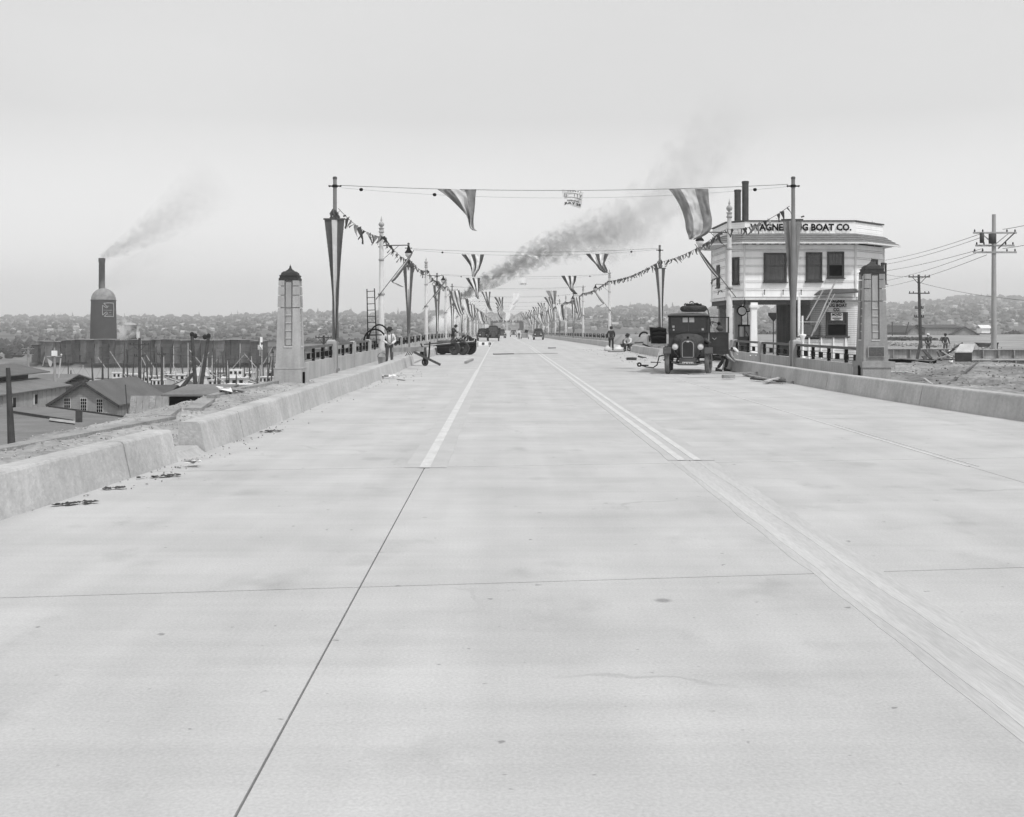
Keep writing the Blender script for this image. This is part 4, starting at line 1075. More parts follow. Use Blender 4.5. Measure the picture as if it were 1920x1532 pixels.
# low flat roof in front
t_ = empty('low_shed', (-44, 90, -8.3), 0, 'broad low tar-papered roof with pipe and skylight in front of the gabled shed', 'building')
rp = [PG(235, 783, -6.35), PG(168, 822, -6.0), PG(140, 840, -5.9), Vector((-62, 70, -5.9)), Vector((-62, 108, -6.35)), PG(92, 763, -6.35)]
Q = Vector((-44, 90, -8.3)); rl_ = [p - Q for p in rp]
MB().plate(rl_, (0, 0, -.18)).build('roof', M['roof_pale'], t_)
MB().prism([(p.x * .985, p.y * .985) for p in rl_], -.4, 1.75).build('wall', M['board_wall'], t_)
MB().beam(rl_[0] + Vector((0, 0, .06)), rl_[5] + Vector((0, 0, .06)), .2, .16).build('roof_edge', M['timber_dark'], t_)
a, b_ = PG(18, 772, -6.1) - Q, PG(136, 790, -6.1) - Q
MB().beam(a + Vector((0, 0, .02)), b_ + Vector((0, 0, .02)), .1, .22).build('roof_seam', M['timber_dark'], t_)
p = PG(148, 791, -6.15) - Q; MB().box((p.x, p.y, p.z + .45), (.42, .42, 1.0)).build('vent_pipe', M['timber_dark'], t_)
a, b_ = PG(92, 789, -6.1) - Q, PG(140, 795, -6.1) - Q
MB().plate([a, b_, b_ + Vector((-.3, .8, .12)), a + Vector((-.3, .8, .12))], (0, .1, .05)).build('skylight', M['board_wall2'], t_)
MB().plate([a + Vector((0, -.05, -.02)), b_ + Vector((0, -.05, -.02)), b_ + Vector((.2, -.5, -.0)), a + Vector((.3, -.5, 0))], (0, 0, .06)).build('skylight_opening', M['black'], t_)
def shed(lb, x, y, wd, dp, hh, rise, roof, wall='board_wall', rz=0, z=-8.3):
    t_ = empty('shed', (x, y, z), rz, lb, 'shed')
    MB().box((0, 0, hh / 2), (wd, dp, hh)).build('wall', M[wall], t_)
    for s_ in (-1, 1): MB().plate([(-wd / 2 - .4, s_ * (dp / 2 + .4), hh), (wd / 2 + .4, s_ * (dp / 2 + .4), hh), (wd / 2 + .4, 0, hh + rise), (-wd / 2 - .4, 0, hh + rise)], (0, 0, .14)).build('roof', M[roof], t_)
    return t_
shed('dark roofed shed behind the gabled shed beside the derrick', -47.5, 150, 7.5, 8, 1.0, 1.1, 'roof_dark', 'timber_dark')
t_ = empty('shed', (-16.9, 60, -8.3), 0, 'small shed with pale flat roof at the foot of the dirt bank', 'shed')
MB().box((0, 1.6, 2.75), (2.2, 2.6, 5.5)).build('wall', M['board_wall'], t_); MB().box((0, 1.7, 5.85), (2.1, 2.4, .8)).build('eave_shade_band', M['black'], t_); MB().plate([(-1.35, 0, 6.3), (1.5, 0, 6.3), (1.9, 4, 6.65), (-.9, 4, 6.65)], (0, 0, .10)).build('roof', M['roof_pale'], t_)  # the solid black box under the roof paints in the shade below the eave
t_ = empty('lean_to', (-30.2, 96, -8.3), 0, 'lean-to of streaked corrugated sheets beside the gabled shed', 'shed')
MB().box((.4, 1.5, 1.2), (3.4, 2, 2.4)).build('wall', M['board_wall'], t_)
for k in range(7): MB().plate([(-1.4 + k * .55, -1.0, 2.1 + .02 * (k % 2)), (-.88 + k * .55, -1.0, 2.1 + .02 * (k % 2)), (-1.18 + k * .55 - .2, 1.0, 4.0), (-1.7 + k * .55 - .2, 1.0, 4.0)], (0, 0, .04)).build('roof_sheet', M['corrugated' if k % 3 else 'board_wall'], t_)
# leaning pole at the photo's edge and thin stick on the shed
tag(MB().tube([P(22, 842, 32), P(15, 690, 32.3)], [.11, .06], 10).build('leaning_post', M['timber_dark']), 'dark tapering post leaning at the left edge in front of the low roof', 'post')
tag(MB().tube([P(239, 775, 108), P(235, 721, 108)], .05, 6).build('thin_stick', M['timber_dark']), 'thin upright stick in front of the gabled shed roof', 'stick')
# refuse burner
Y0 = 330; s0 = F / Y0; cx = P(194, 600, Y0).x
t_ = empty('refuse_burner', (cx, Y0, -8.3), 0, 'tall dark refuse burner with grey dome and painted shield emblem', 'burner')
zc = P(0, 563, Y0).z + 8.3; zt = P(0, 541, Y0).z + 8.3; r0, r1 = 24.2 / s0, 22.2 / s0
MB().lathe([(r0, 0), (r0 * .99, zc * .4), (r1, zc)], n=40).build('drum', M['burner'], t_)
MB().lathe([(r1 * 1.04, zc - .15), (r1 * 1.04, zc + .1)], n=40).build('ring', M['burner'], t_)
MB().lathe([(r1, zc + .1)] + [(r1 * math.cos(a), zc + .1 + (zt - zc) * math.sin(a)) for a in [PI / 2 * k / 8 for k in range(1, 9)]], n=40).build('dome', M['burner_dome'], t_)
MB().tube([(-r0 - .4, -1, 0), (-r0 - .4, -1, zc * .62)], .18, 6).build('side_pipe', M['lamp_paint'], t_)
em = MB()
def bp_(u, v_):      # emblem coordinates wrapped on the drum; photo px
    x = (u - 194) / s0; r_ = r0 * .985 + .05; x = max(-r_ * .995, min(r_ * .995, x)); return Vector((x, -math.sqrt(max(0, r_ * r_ - x * x)) - .04, P(0, v_, Y0).z + 8.3))
for L in ([(200.5, 573), (200.5, 591)], [(200.5, 591), (207, 585), (209, 586.5), (203.5, 593.5)], [(203.5, 593.5), (209, 594), (216, 594)], [(200.5, 573), (207.5, 578), (209, 577), (202.5, 569)], [(202.5, 569), (209, 568.5), (216, 568.5)], [(216, 568.5), (216.5, 580), (216, 594)]):
    em.tube([bp_(*q_) for q_ in L], .075, 4)
em.build('emblem_outline', M['lamp_light'], t_)
em = MB()
for v_, u0, u1 in ((574.5, 208, 212), (582, 202.5, 215), (586.5, 211, 214), (591, 208, 215)):
    k = u0
    while k < u1 - .8: em.tube([bp_(k, v_), bp_(k + .9, v_)], .10, 4); k += 1.6
em.build('emblem_writing', M['lamp_paint'], t_)
o = MB().lathe([(1.05, 0), (.9, 22), (1.0, 22.1), (1.0, 23)], n=20).build('chimney_stack', M['burner'], None, (P(191, 500, 345).x, 345, -8.3)); o.scale = (1, 1, (P(0, 484, 345).z + 8.3) / 23)
tag(o, 'slender dark chimney rising behind the burner dome and smoking', 'chimney')
t_ = empty('water_tank', (P(245, 600, 335).x, 335, -8.3), 0, 'small dark round tank with low conical lid beside the refuse burner', 'tank')
zt = P(0, 609, 335).z + 8.3; MB().lathe([(1.9, 0), (1.85, zt)], n=24).build('drum', M['burner'], t_); MB().lathe([(1.95, zt), (1.0, zt + .5), (.05, zt + .75)], n=24).build('lid', M['lamp_paint'], t_)
tag(MB().box((0, 0, 0), (.75, .75, 1.7)).box((0, 0, -4), (.5, .5, 7)).build('hopper', M['paint_white2'], None, (P(259, 600, 325).x, 325, -.7)), 'pale little hopper standing right of the round tank', 'hopper')
# lumber stacks: a long row of separate stacks along the far bank
q = random.Random(4); px = 66; k = 0; stackn = 0
while px < 478:
    wpx = q.choice([9, 12, 15, 18, 22, 26]); Yk = 306 + q.uniform(-1.5, 2.5) + (px < 160) * 4
    top = 637 + q.uniform(-1, 1.2) + (8 if px < 78 else 3 if px < 120 else 0) + (px > 455) * 1.5
    x0, x1 = P(px, 0, Yk).x, P(px + wpx + .6, 0, Yk).x; zt = P(0, top, Yk).z
    pos = 'near the burner foot' if 160 < px < 225 else 'left of the burner' if px < 160 else 'right of the round tank' if px < 330 else 'behind the derrick masts'
    t_ = empty('lumber_stack', ((x0 + x1) / 2, Yk, -8.2), 0, f'dark lumber stack {pos}, {ORD[stackn]} from the left end' if stackn < 20 else f'dark lumber stack {pos}, {ORD[stackn - 20]} of the rightmost few', 'lumber stack', 'stacks of lumber along the far bank')
    hh = zt + 8.2; n_ = 6; tone = q.random() < .55
    for i in range(n_):
        z0, z1 = hh * i / n_, hh * (i + 1) / n_ - .04; e_ = q.uniform(-.08, .08)
        MB().box(((e_), e_, (z0 + z1) / 2), (x1 - x0 - .26, 5, z1 - z0)).build('lumber_layer', M['lumber' if tone else 'lumber2'], t_)
    MB().box((0, -.3, hh + .06), (x1 - x0 + .1, 5.6, .10), (0, q.uniform(-.03, .03), 0)).build('cover_boards', M['board_wall2' if q.random() < .3 else 'timber'], t_)
    px += wpx; stackn += 1
# sheds, hulls and clutter on the far bank, right of the stacks
shed('long low mill shed right of the lumber stacks, behind the harbour pylon', P(520, 0, 318).x, 318, 14, 8, 4.2, 1.2, 'roof_tar', 'timber')
shed('small pale hut on the far bank left of the harbour pylon', P(496, 0, 312).x, 311, 4, 4, 2.6, 1.4, 'house_roof', 'board_wall2')
shed('long low shed on the far bank seen through the harbour side railing', P(610, 0, 318).x, 318, 13, 8, 3.6, 1.4, 'roof_pale', 'timber')
shed('broad low shed on the far bank behind the ladder', P(690, 0, 325).x, 325, 12, 8, 3.4, 1.4, 'roof_tar', 'board_wall')
tag(MB().tube([P(488, 668, 250), P(488, 640, 250)], .12, 6).box(P(488, 651, 250), (1.0, .3, 1.1)).box(P(490, 637, 250), (.5, .3, 1.2)).build('channel_marker', M['paint_white']), 'white box marker on a pole above the boats left of the harbour pylon', 'marker')

# derrick of two raking masts
t_ = empty('pile_driver', (P(375, 0, 150).x, 150, -9), 0, 'pile driver of two tall dark raking masts joined at the top', 'pile driver')
O2 = Vector((P(375, 0, 150).x, 150, -9))
def q2(px, py, Y=150): return P(px, py, Y) - O2
MB().tube([q2(368, 742), q2(360, 629)], [.30, .22], 8).build('mast', M['timber_dark'], t_)
MB().tube([q2(375, 738), q2(391, 631)], [.30, .22], 8).build('mast', M['timber_dark'], t_)
MB().tube([q2(369, 738), q2(383, 665)], [.20, .14], 8).build('inner_mast', M['timber'], t_)
for p in ((360, 627), (391, 630), (366, 630), (384, 632)): MB().lathe([(.05, -.35), (.28, -.2), (.28, .2), (.05, .35)], c=q2(*p), n=8).build('pulley_block', M['iron'], t_)
MB().tube([q2(362, 629), q2(374, 632), q2(389, 631)], .05, 5).build('cable', M['iron'], t_)
MB().tube([q2(340, 728), q2(362, 700)], [.3, .22], 8).build('brace', M['timber_dark'], t_); MB().tube([q2(338, 730), q2(361, 704)], .10, 8).build('brace', M['paint_white2'], t_)
for k in range(14):
    a = q2(368 - 8 * k / 14 - 2, 738 - 105 * k / 14); MB().box(a, (.35, .12, .10)).build('climbing_cleat', M['timber_dark'], t_)
MB().tube([q2(378, 705), q2(384, 703)], .16, 6).build('clamp', M['iron'], t_)

# fishing boats
def boat(lb, px, Y, L, hull='boat_white', heading=0, cab=.45, ch=2.4, mast=((0, 7),), two=False, boom=True, grp='boats moored in the harbour'):
    x = P(px, 0, Y).x; r = empty('fishing_boat', (x, Y, -9.5), heading, lb, 'boat', grp)
    ns = 14; vs = []; B = L * .16
    prof = []
    for i in range(ns + 1):
        t = i / ns; s_ = -1 + 2 * t
        wb = B * (1 - max(0, s_) ** 2.4) * (1 - .35 * max(0, -s_) ** 4); sheer = 1.15 + 1.3 * max(0, s_) ** 2 + .25 * s_ * s_
        X_ = s_ * L / 2 + (.4 * max(0, s_) ** 3)
        for (a, z) in ((0, -.5), (.75, -.3), (.95, .5), (1, sheer - .15), (1.02, sheer), (.9, sheer)): prof.append((X_, a * wb, z))
    k = 6; mb = MB()
    for sg in (1, -1):
        mb.add([(a, sg * b_, c) for a, b_, c in prof], [(i * k + j, (i + 1) * k + j, (i + 1) * k + j + 1, i * k + j + 1) for i in range(ns) for j in range(k - 1)], 0, True)
    mb.build('hull', M[hull], r)
    MB().add([(prof[i * k][0], sg * prof[i * k + 5][1], prof[i * k + 5][2] - .35) for i in range(ns + 1) for sg in (-1, 1)], [(2 * i, 2 * i + 1, 2 * i + 3, 2 * i + 2) for i in range(ns)]).build('deck', M['timber'], r)
    gw = MB()
    for sg in (1, -1): gw.tube([(prof[i * k + 4][0], sg * prof[i * k + 4][1], prof[i * k + 4][2]) for i in range(ns + 1)], .07, 5)
    gw.build('gunwale', M['boat_white' if hull != 'boat_white' else 'boat_hull'], r)
    ch *= .82; cl = L * .25; c0 = (cab - .5) * L; cb = MB()
    cb.box((c0, 0, 1.0 + ch / 2), (cl, B * 1.25, ch)); c_ = cb.build('cabin', M['boat_white'], r)
    MB().box((c0, 0, 1.0 + ch + .05), (cl + .4, B * 1.45, .1)).build('roof', M['boat_white'], c_)
    nw = max(3, int(cl / .95))
    for i in range(nw):
        for sg in (-1, 1):
            MB().box((c0 - cl / 2 + cl * (i + .5) / nw, sg * B * .63, 1.0 + ch * .66), (cl / nw * .5, .05, .55)).build('window', M['black'], c_)
    if two:
        u_ = MB().box((c0 + cl * .15, 0, 1.0 + ch + .75), (cl * .45, B * .8, 1.3)).build('wheelhouse', M['boat_white'], r)
        for i in range(3): MB().box((c0 + cl * .15 - cl * .16 + cl * .16 * i, -B * .41, 1.0 + ch + .9), (cl * .09, .05, .45)).build('window', M['black'], u_)
    for i, (mx, mh) in enumerate(mast):
        m_ = MB().tube([(mx * L / 2, 0, 1), (mx * L / 2, 0, mh)], [.12, .06], 7).build('mast', M['timber_dark' if (i + int(px)) % 3 else 'timber_light'], r)
        if boom and (i + int(px)) % 2: MB().tube([(mx * L / 2, 0, 2.6), (mx * L / 2 + (-1) ** i * L * .22, .3, mh * .82)], [.08, .05], 6).build('boom', M['timber_light'], m_)
        st = MB()
        for sx in (-1, 1): st.tube([(mx * L / 2, 0, mh - .1), (mx * L / 2 + sx * L * .24, 0, 1.6)], .015, 4)
        st.build('stay', M['iron_mid'], m_)
    return r
boat('white cabin boat with dark hull and raised bow lying nearest the harbour pylon', 478, 168, 15, 'boat_grey', R(8), .34, 1.9, ((.25, 7.3), (-.55, 6.2)), False)
boat('long white boat with many cabin windows moored behind the grey hulled boat', 436, 186, 18, 'boat_hull', R(4), .5, 2.1, ((.45, 8.6), (-.35, 9.0)), True)
boat('white fishing boat lying between the pile driver masts', 384, 196, 15, 'boat_white', R(176), .5, 2.0, ((.4, 8.4), (-.5, 7.6)), True)
boat('white fishing boat with slanted booms left of the pile driver', 345, 204, 12, 'boat_white', R(10), .4, 1.8, ((.3, 8.0), (-.4, 7.2)))
boat('small white boat just behind the dark utility pole with crossarms', 287, 199, 10, 'boat_white', R(170), .5, 1.7, ((.1, 8.6), (.5, 6.8)))
boat('dark hulled boat with tall masts behind the ridge of the gabled shed', 252, 205, 12, 'boat_hull', R(5), .45, 1.8, ((.2, 9.0), (-.3, 8.2)))
boat('white topped boat against the far side of the basin behind the harbour pylon', 520, 212, 14, 'boat_white', R(3), .5, 2.2, ((.2, 8.3), (-.45, 7.4)), True)
boat('dark hulled boat seen low behind the long white boat', 462, 212, 12, 'boat_hull', R(178), .5, 1.8, ((.2, 8.0), (-.4, 9.0)))
boat('white cabin boat seen through the first railing panel of the harbour side', 590, 196, 12, 'boat_white', R(4), .45, 1.9, ((.1, 6.5),))
boat('small boat alongside the dark boathouse at the left edge', 128, 176, 9, 'boat_white', R(6), .5, 1.6, ((.0, 6.0), (.5, 5.2)), False, False)
# loose masts, dolphins and piles standing in the basin
for i, (px, Y, L, hd, hu) in enumerate(((405, 184, 9, 170, 'boat_grey'), (318, 215, 10, 5, 'boat_white'), (362, 214, 11, 176, 'boat_white'), (410, 220, 12, 4, 'boat_white'), (498, 196, 9, 172, 'boat_white'), (226, 214, 9, 8, 'boat_white'), (300, 186, 8, 12, 'boat_white'))):
    boat('small workboat wedged ' + ['behind the paired piles', 'near the thin dark pole', 'beyond the left mast of the pile driver', 'beyond the paired piles', 'between the long white boat and the harbour pylon', 'at the far left of the moored fleet', 'behind the dark roofed shed'][i], px, Y, L, hu, R(hd), .48, 1.7, ((.15, 6.5 + i % 3), (-.5, 5.5 + (i * 2) % 3)))
q = random.Random(12); j = 0
for (px, y0, y1, Y, lean) in ((174, 715, 672, 165, -2), (192, 714, 668, 175, 0), (193, 716, 690, 160, 0), (240, 722, 655, 180, -3), (248, 724, 663, 178, 4), (277, 720, 660, 190, -4), (303, 716, 650, 150, 0), (412, 735, 690, 170, 1), (404, 738, 655, 172, -1), (409, 740, 668, 170, 0), (422, 722, 660, 205, -6), (451, 712, 662, 205, 0),
                              (468, 710, 662, 205, 0), (500, 722, 668, 190, 8), (512, 716, 662, 200, 0), (328, 722, 697, 190, 2), (345, 715, 665, 205, -7), (443, 740, 700, 160, 0), (133, 716, 694, 165, 0), (284, 722, 672, 190, 2), (296, 724, 680, 186, -3), (320, 722, 668, 205, 1), (336, 718, 688, 210, -9), (352, 724, 682, 188, 6), (396, 724, 670, 196, 3), (428, 722, 676, 186, -2), (436, 716, 668, 208, 5), (458, 722, 680, 186, 0), (476, 716, 668, 208, -5), (486, 722, 684, 190, 2), (494, 720, 664, 200, -2), (508, 724, 676, 186, 3), (516, 722, 686, 182, -1), (268, 724, 684, 185, 3), (231, 722, 676, 190, 0)):
    dark = q.random() < .82; MN = j; j += 1
    tag(MB().tube([P(px, y0, Y), P(px + lean, y1, Y)], [.15, .07], 7).build('mooring_pile', M['timber_dark' if dark else 'timber_light']), ('dark' if dark else 'pale') + f' slender pile or mast among the moored boats, {ORD[MN % 20]} of the {"short" if MN > 18 else "loose"} ones', 'mast', 'masts and piles in the basin')
t_ = empty('boat_mast', (P(102, 0, 158).x, 158, -8), 0, 'mast with white box and yard rising behind the clerestory warehouse', 'mast')
O3 = Vector((P(102, 0, 158).x, 158, -8))
def q3(px, py): return P(px, py, 158) - O3
MB().tube([q3(103, 718), q3(102, 652)], [.25, .1], 8).build('pole', M['board_wall2'], t_)
MB().box(q3(102, 662.5), (.6, .6, .75)).build('white_box', M['paint_white'], t_); MB().tube([q3(88, 668.5), q3(116, 668)], .05, 6).build('yard', M['lamp_light'], t_)
MB().tube([q3(84, 669), q3(80, 686)], .05, 5).build('spar', M['lamp_light'], t_); MB().tube([q3(114, 672), q3(110, 708)], .1, 6).build('spar', M['lamp_light'], t_)
cloth('flag', [(q3(89, 672), q3(95, 676)), (q3(90, 678), q3(98, 679)), (q3(92, 686), q3(96, 688))], [(1, 'cloth_light')], parent=t_, fold=.1, nps=6)
MB().lathe([(.02, -.15), (.16, 0), (.02, .15)], c=q3(115, 665), n=8).build('mast_lamp', M['paint_white'], t_)

# utility poles
def upole(lb, px, ytop, Y, zb, arms, r=.14, lean=0, trans=False, mt='timber_dark', base_px=None):
    zt = P(0, ytop, Y).z; x = P(px, 0, Y).x; t_ = empty('utility_pole', (x, Y, zb), 0, lb, 'utility pole')
    H = zt - zb; MB().tube([(lean * -1, 0, 0), (0, 0, H)], [r * 1.25, r * .8], 10).build('pole', M[mt], t_)
    for dzz, wd in arms:
        MB().box((0, -.15, H - dzz), (wd, .10, .12)).build('crossarm', M[mt], t_)
        for s_ in (-1, -.6, .6, 1): MB().lathe([(.03, .0), (.05, .06), (.05, .14), (.02, .2)], c=(s_ * wd / 2 * .93, -.15, H - dzz + .04), n=7).build('insulator', M['iron'], t_)
    if arms:
        dzz, wd = arms[0]
        for s_ in (-1, 1): MB().beam((s_ * wd * .33, -.18, H - dzz), (0, -.12, H - dzz - .8), .04, .06).build('brace', M[mt], t_)
    return t_
upole('leaning dark utility pole with several crossarms behind the workmen', 1722.5, 515, 120, -.6, ((.25, 2.3), (2.0, 2.2), (3.6, .9), (4.55, 1.0)), .16, -.45 * .5)
tp = upole('tall pale utility pole with dark crossarms and transformers at the right edge', 1863.5, 402, 75, -.6, ((1.25, 2.9), (2.1, 2.6), (2.55, 2.9)), .155, 0, True, 'lamp_paint')
H = P(0, 402, 75).z + .6
for x_, z_, r_ in ((-.95, 1.6, .14), (-.25, 1.65, .24)): MB().lathe([(.02, -.35), (r_, -.33), (r_, .33), (.02, .36)], c=(x_, -.35, H - z_), n=14).build('transformer', M['truck_dusty'], tp)
MB().beam((.2, -.2, H - 2.3), (1.3, -.2, H - 1.25), .05, .07).build('arm_brace', M['timber_dark'], tp)
upole('dark utility pole with two crossarms standing above the gabled shed roof', 262, 634, 135, -8.3, ((.8, 2.4), (2.2, 1.2)), .2)
upole('far utility pole with two crossarms left of the white mast box', 53, 651, 170, -8.3, ((.2, 1.9), (1.1, 1.7)), .2, 0, False, 'timber')
upole('short utility pole with crossarm just outside the first harbour side railing panel', 607, 629, 130, -8.3, ((.25, 1.9),), .16)
upole('thin dark pole behind the dark roofed shed left of the pile driver', 303.5, 651, 150, -8.3, ((1.0, 1.1),), .16)
for i, (a, b_, sg) in enumerate([((1843, 437, 75), (1620, 492, 140), .4), ((1843, 444, 75), (1620, 500, 140), .4), ((1843, 466, 75), (1620, 512, 140), .3), ((1843, 470, 75), (1640, 530, 160), .3), ((1850, 478, 75), (1640, 540, 160), .4),
                                 ((1728, 531, 120), (1960, 566, 90), .3), ((1706, 519, 120), (1640, 508, 130), .2), ((1880, 430, 75), (2050, 380, 60), .2), ((1880, 466, 75), (2050, 420, 60), .2)]):
    wire(f'thin utility wire reaching from the pale transformer pole' if i < 5 or i > 6 else 'thin utility wire strung from the leaning dark utility pole', [P(*a), P(*b_)], .018, sg, group='utility wires')
wire('dark wire sloping from the utility pole down to the mooring masts', [P(258, 649, 135), P(130, 685, 160)], .03, .5, group='harbour wires')
wire('dark wire running level in front of the lumber stacks', [P(262, 655, 135), P(520, 668, 150)], .03, .6, group='harbour wires')
wire('thin wire between the pile driver and the far utility pole', [P(120, 660, 175), P(340, 650, 150)], .02, .6, group='harbour wires')
# ------------------------------------------------------------------ right side: girders, rubble, sheds
def girder(lb, xa, xb, Y, z0, z1, rz=0):
    L = xb - xa; t_ = empty('steel_girder', ((xa + xb) / 2, Y, z0), rz, lb, 'girder'); H = z1 - z0
    MB().box((0, 0, H - .02), (L, .36, .035)).build('top_flange', M['steel'], t_); MB().box((0, 0, .02), (L, .36, .035)).build('bottom_flange', M['steel'], t_)
    MB().box((0, 0, H / 2), (L, .03, H - .07)).build('web', M['steel'], t_)
    n = max(2, int(L / .8))
    for k in range(n): MB().box((-L / 2 + L * (k + .5) / n, -.09, H / 2), (.05, .15, H - .08)).build('stiffener', M['steel'], t_)
xg = lambda px, Y=60: P(px, 0, Y).x
girder('long riveted steel girder lying between the plaque pylon and the timber heap', xg(1658), xg(1785), 60, .0, .56)
girder('steel girder running out at the right edge beyond the timber heap', xg(1812), xg(1990), 61, -.02, .50)
girder('second steel girder seen just under the girder at the right edge', xg(1822), xg(1990), 60.2, -.38, -.04)
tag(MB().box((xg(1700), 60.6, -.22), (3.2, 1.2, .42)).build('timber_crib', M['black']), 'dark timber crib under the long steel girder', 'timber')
q = random.Random(9)
def stick(lb, a, b_, wd, ht, mt='timber', cat='plank', grp=None, name='plank'):
    return tag(MB().beam(a, b_, wd, ht).build(name, M[mt]), lb, cat, grp)
stick('slanting timber leaning against the long steel girder near the utility pole', P(1726, 640, 59), P(1718, 681, 57.5), .13, .12, 'timber_dark')
stick('long dark iron bar slanting over the dirt toward the kerb', P(1840, 676, 50), P(1776, 723, 33), .07, .07, 'iron_mid', 'bar', name='iron_bar')
stick('dark bent bar sticking up from the end of the long girder', P(1784, 656, 59), P(1805, 643, 59), .08, .08, 'iron_mid', 'bar', name='iron_bar')
stick('pale beam end lying between the two girders', P(1785, 663, 59), P(1812, 660, 59.5), .3, .34, 'timber_light', 'beam', name='timber_beam')
stick('white upright board standing at the end of the long girder', P(1782, 657, 58.6), P(1784, 686, 57.5), .16, .05, 'paint_white2')
stick('curved pale strip lying on the dirt in front of the girder', P(1712, 679, 54), P(1776, 687, 52), .18, .05, 'timber_light')
t_ = empty('wooden_box', (P(1806, 0, 52).x, 52, .12), R(-18), 'open topped plywood box on the dirt in front of the girders', 'box')
MB().box((0, 0, .2), (.7, .6, .40)).build('body', M['timber_dark'], t_); MB().plate([(-.36, -.32, .42), (.36, -.32, .42), (.55, .34, .78), (-.1, .34, .78)], (0, 0, .04)).build('lid', M['timber_light'], t_)
for i in range(16):
    a = P(q.uniform(1735, 1800), q.uniform(668, 684), 56 + q.uniform(-2, 2)); a.z = max(.05, a.z); b_ = a + Vector((q.uniform(-1.4, 1.4), q.uniform(-1, 1), q.uniform(0, .6)))
    stick('splintered plank tossed on the timber heap between the girders', a, b_, q.uniform(.08, .2), .05, q.choice(['timber', 'timber_dark', 'timber_light']), 'plank', 'scrap planks in the timber heap')
pts = [P(1664, 698, 42), P(1700, 698, 42), P(1718, 702, 40), P(1735, 712, 37), P(1748, 722, 33.5)]
tag(MB().tube(pts, .045, 7).build('pipe', M['timber_light']), 'pale bent pipe lying on the dirt beside the plaque pylon', 'pipe')
# rubble on dirt
def rubble(name, n, fx, s0, s1, mt, seed):
    q = random.Random(seed); mb = MB()
    for _ in range(n):
        x, y, z = fx(q); s_ = q.uniform(s0, s1); rot = Matrix.Rotation(q.uniform(0, 6), 3, 'Z') @ Matrix.Rotation(q.uniform(0, 3), 3, 'X')
        vs = [rot @ Vector((q.uniform(.5, 1) * a * s_, q.uniform(.5, 1) * b_ * s_, q.uniform(.4, .8) * c * s_ * .7)) + Vector((x, y, z)) for a in (-1, 1) for b_ in (-1, 1) for c in (-1, 1)]
        mb.add(vs, [(0, 1, 3, 2), (4, 6, 7, 5), (0, 4, 5, 1), (2, 3, 7, 6), (0, 2, 6, 4), (1, 5, 7, 3)])
    return tag(mb.build(name, mt), kind='stuff')
rubble('dirt_clods', 1800, lambda q: (lambda x, y: (x, y, bankz(x, y, 0) + .01))(q.uniform(-7.7, -4.6), q.uniform(8, 36)), .008, .024, M['rubble'], 1)
rubble('dirt_clods', 2600, lambda q: (lambda x, y: (x, y, rbank(x, y, 0) + .01))(q.uniform(12.2, 34), q.uniform(22, 58)), .015, .05, M['dirt_fill'], 2)
rubble('dark_clods', 260, lambda q: (lambda x, y: (x, y, rbank(x, y, 0) + .02))(q.gauss(21, 1.6), q.gauss(57, 1)), .04, .14, M['dirt_dark'], 3)
rubble('road_debris', 160, lambda q: (lambda y: (kerbL(y) + abs(q.gauss(0, .22)) + .03, y, .012))(q.choice([13, 14.5, 16, 19.5, 26, 33, 38]) + q.gauss(0, 1.5)), .005, .014, M['timber'], 4)
rubble('road_debris', 130, lambda q: (q.uniform(6.0, 9.0), q.uniform(52, 85), .012), .008, .03, M['timber'], 5)
rubble('road_debris', 60, lambda q: (-4.0 + abs(q.gauss(.5, .5)), q.gauss(39, 2), .012), .006, .02, M['timber'], 6)
# debris lying in the gutter and on the road
for (px, py, Y, wd, lb) in ((134, 945, None, .26, 'dark flat scrap of tar paper in the gutter nearest the camera'), (215, 915, None, .22, 'small dark scrap in the gutter beside the second kerb joint'), (305, 893, None, .28, 'dark crumpled scrap by the lowered kerb gap'), (500, 809, None, .30, 'dark crumpled rag in the gutter beyond the kerb gap')):
    p = PG(px, py, .012); mb = MB(); q = random.Random(px)
    for k in range(18):
        u = q.gauss(0, wd * .36); c = p + Vector((u, q.gauss(0, wd * .16) + u * .6, 0)); e_ = q.uniform(.015, .05) * (wd / .3); az = q.uniform(0, 3)
        vs = [c + Vector((e_ * math.cos(az + t_) * q.uniform(.6, 1.4), e_ * math.sin(az + t_) * q.uniform(.6, 1.4), q.uniform(.0, .018))) for t_ in (0, 1.3, 2.5, 3.9, 5.1)]
        mb.add([c + Vector((0, 0, .03 * q.random()))] + vs, [(0, 1 + i, 1 + (i + 1) % 5) for i in range(5)])
    tag(mb.build('gutter_scrap', M['timber_dark']), lb, 'scrap')
for (px, py, lb, s_) in ((365, 868, 'crumpled white paper at the foot of the lowered kerb gap', .10), (727, 707, 'crumpled white paper in the far gutter among the chips', .16), (444, 737, 'white cloth lying on top of the dirt bank', .30), (680, 699, 'pale lump of mortar on the pavement behind the kerb', .22), (1412, 668, 'small white paper on the kerb top beside the railing post', .1)):
    p = PG(px, py, .05 if px != 1412 else .46); q = random.Random(px); mb = MB()
    for _ in range(5):
        c = p + Vector((q.uniform(-1, 1) * s_, q.uniform(-1, 1) * s_, 0)); vs = [c + Vector((q.uniform(-1, 1) * s_, q.uniform(-1, 1) * s_, q.uniform(-.1, .9) * s_ * .7)) for _ in range(5)]
        mb.add(vs, [(0, 1, 2), (0, 2, 3), (0, 3, 4), (1, 2, 3), (2, 3, 4), (1, 4, 0)])
    tag(mb.build('crumpled_paper' if 'paper' in lb else 'cloth_heap' if 'cloth' in lb else 'mortar_lump', M['paper' if 'mortar' not in lb else 'kerb']), lb, 'paper' if 'paper' in lb else 'cloth' if 'cloth' in lb else 'mortar')
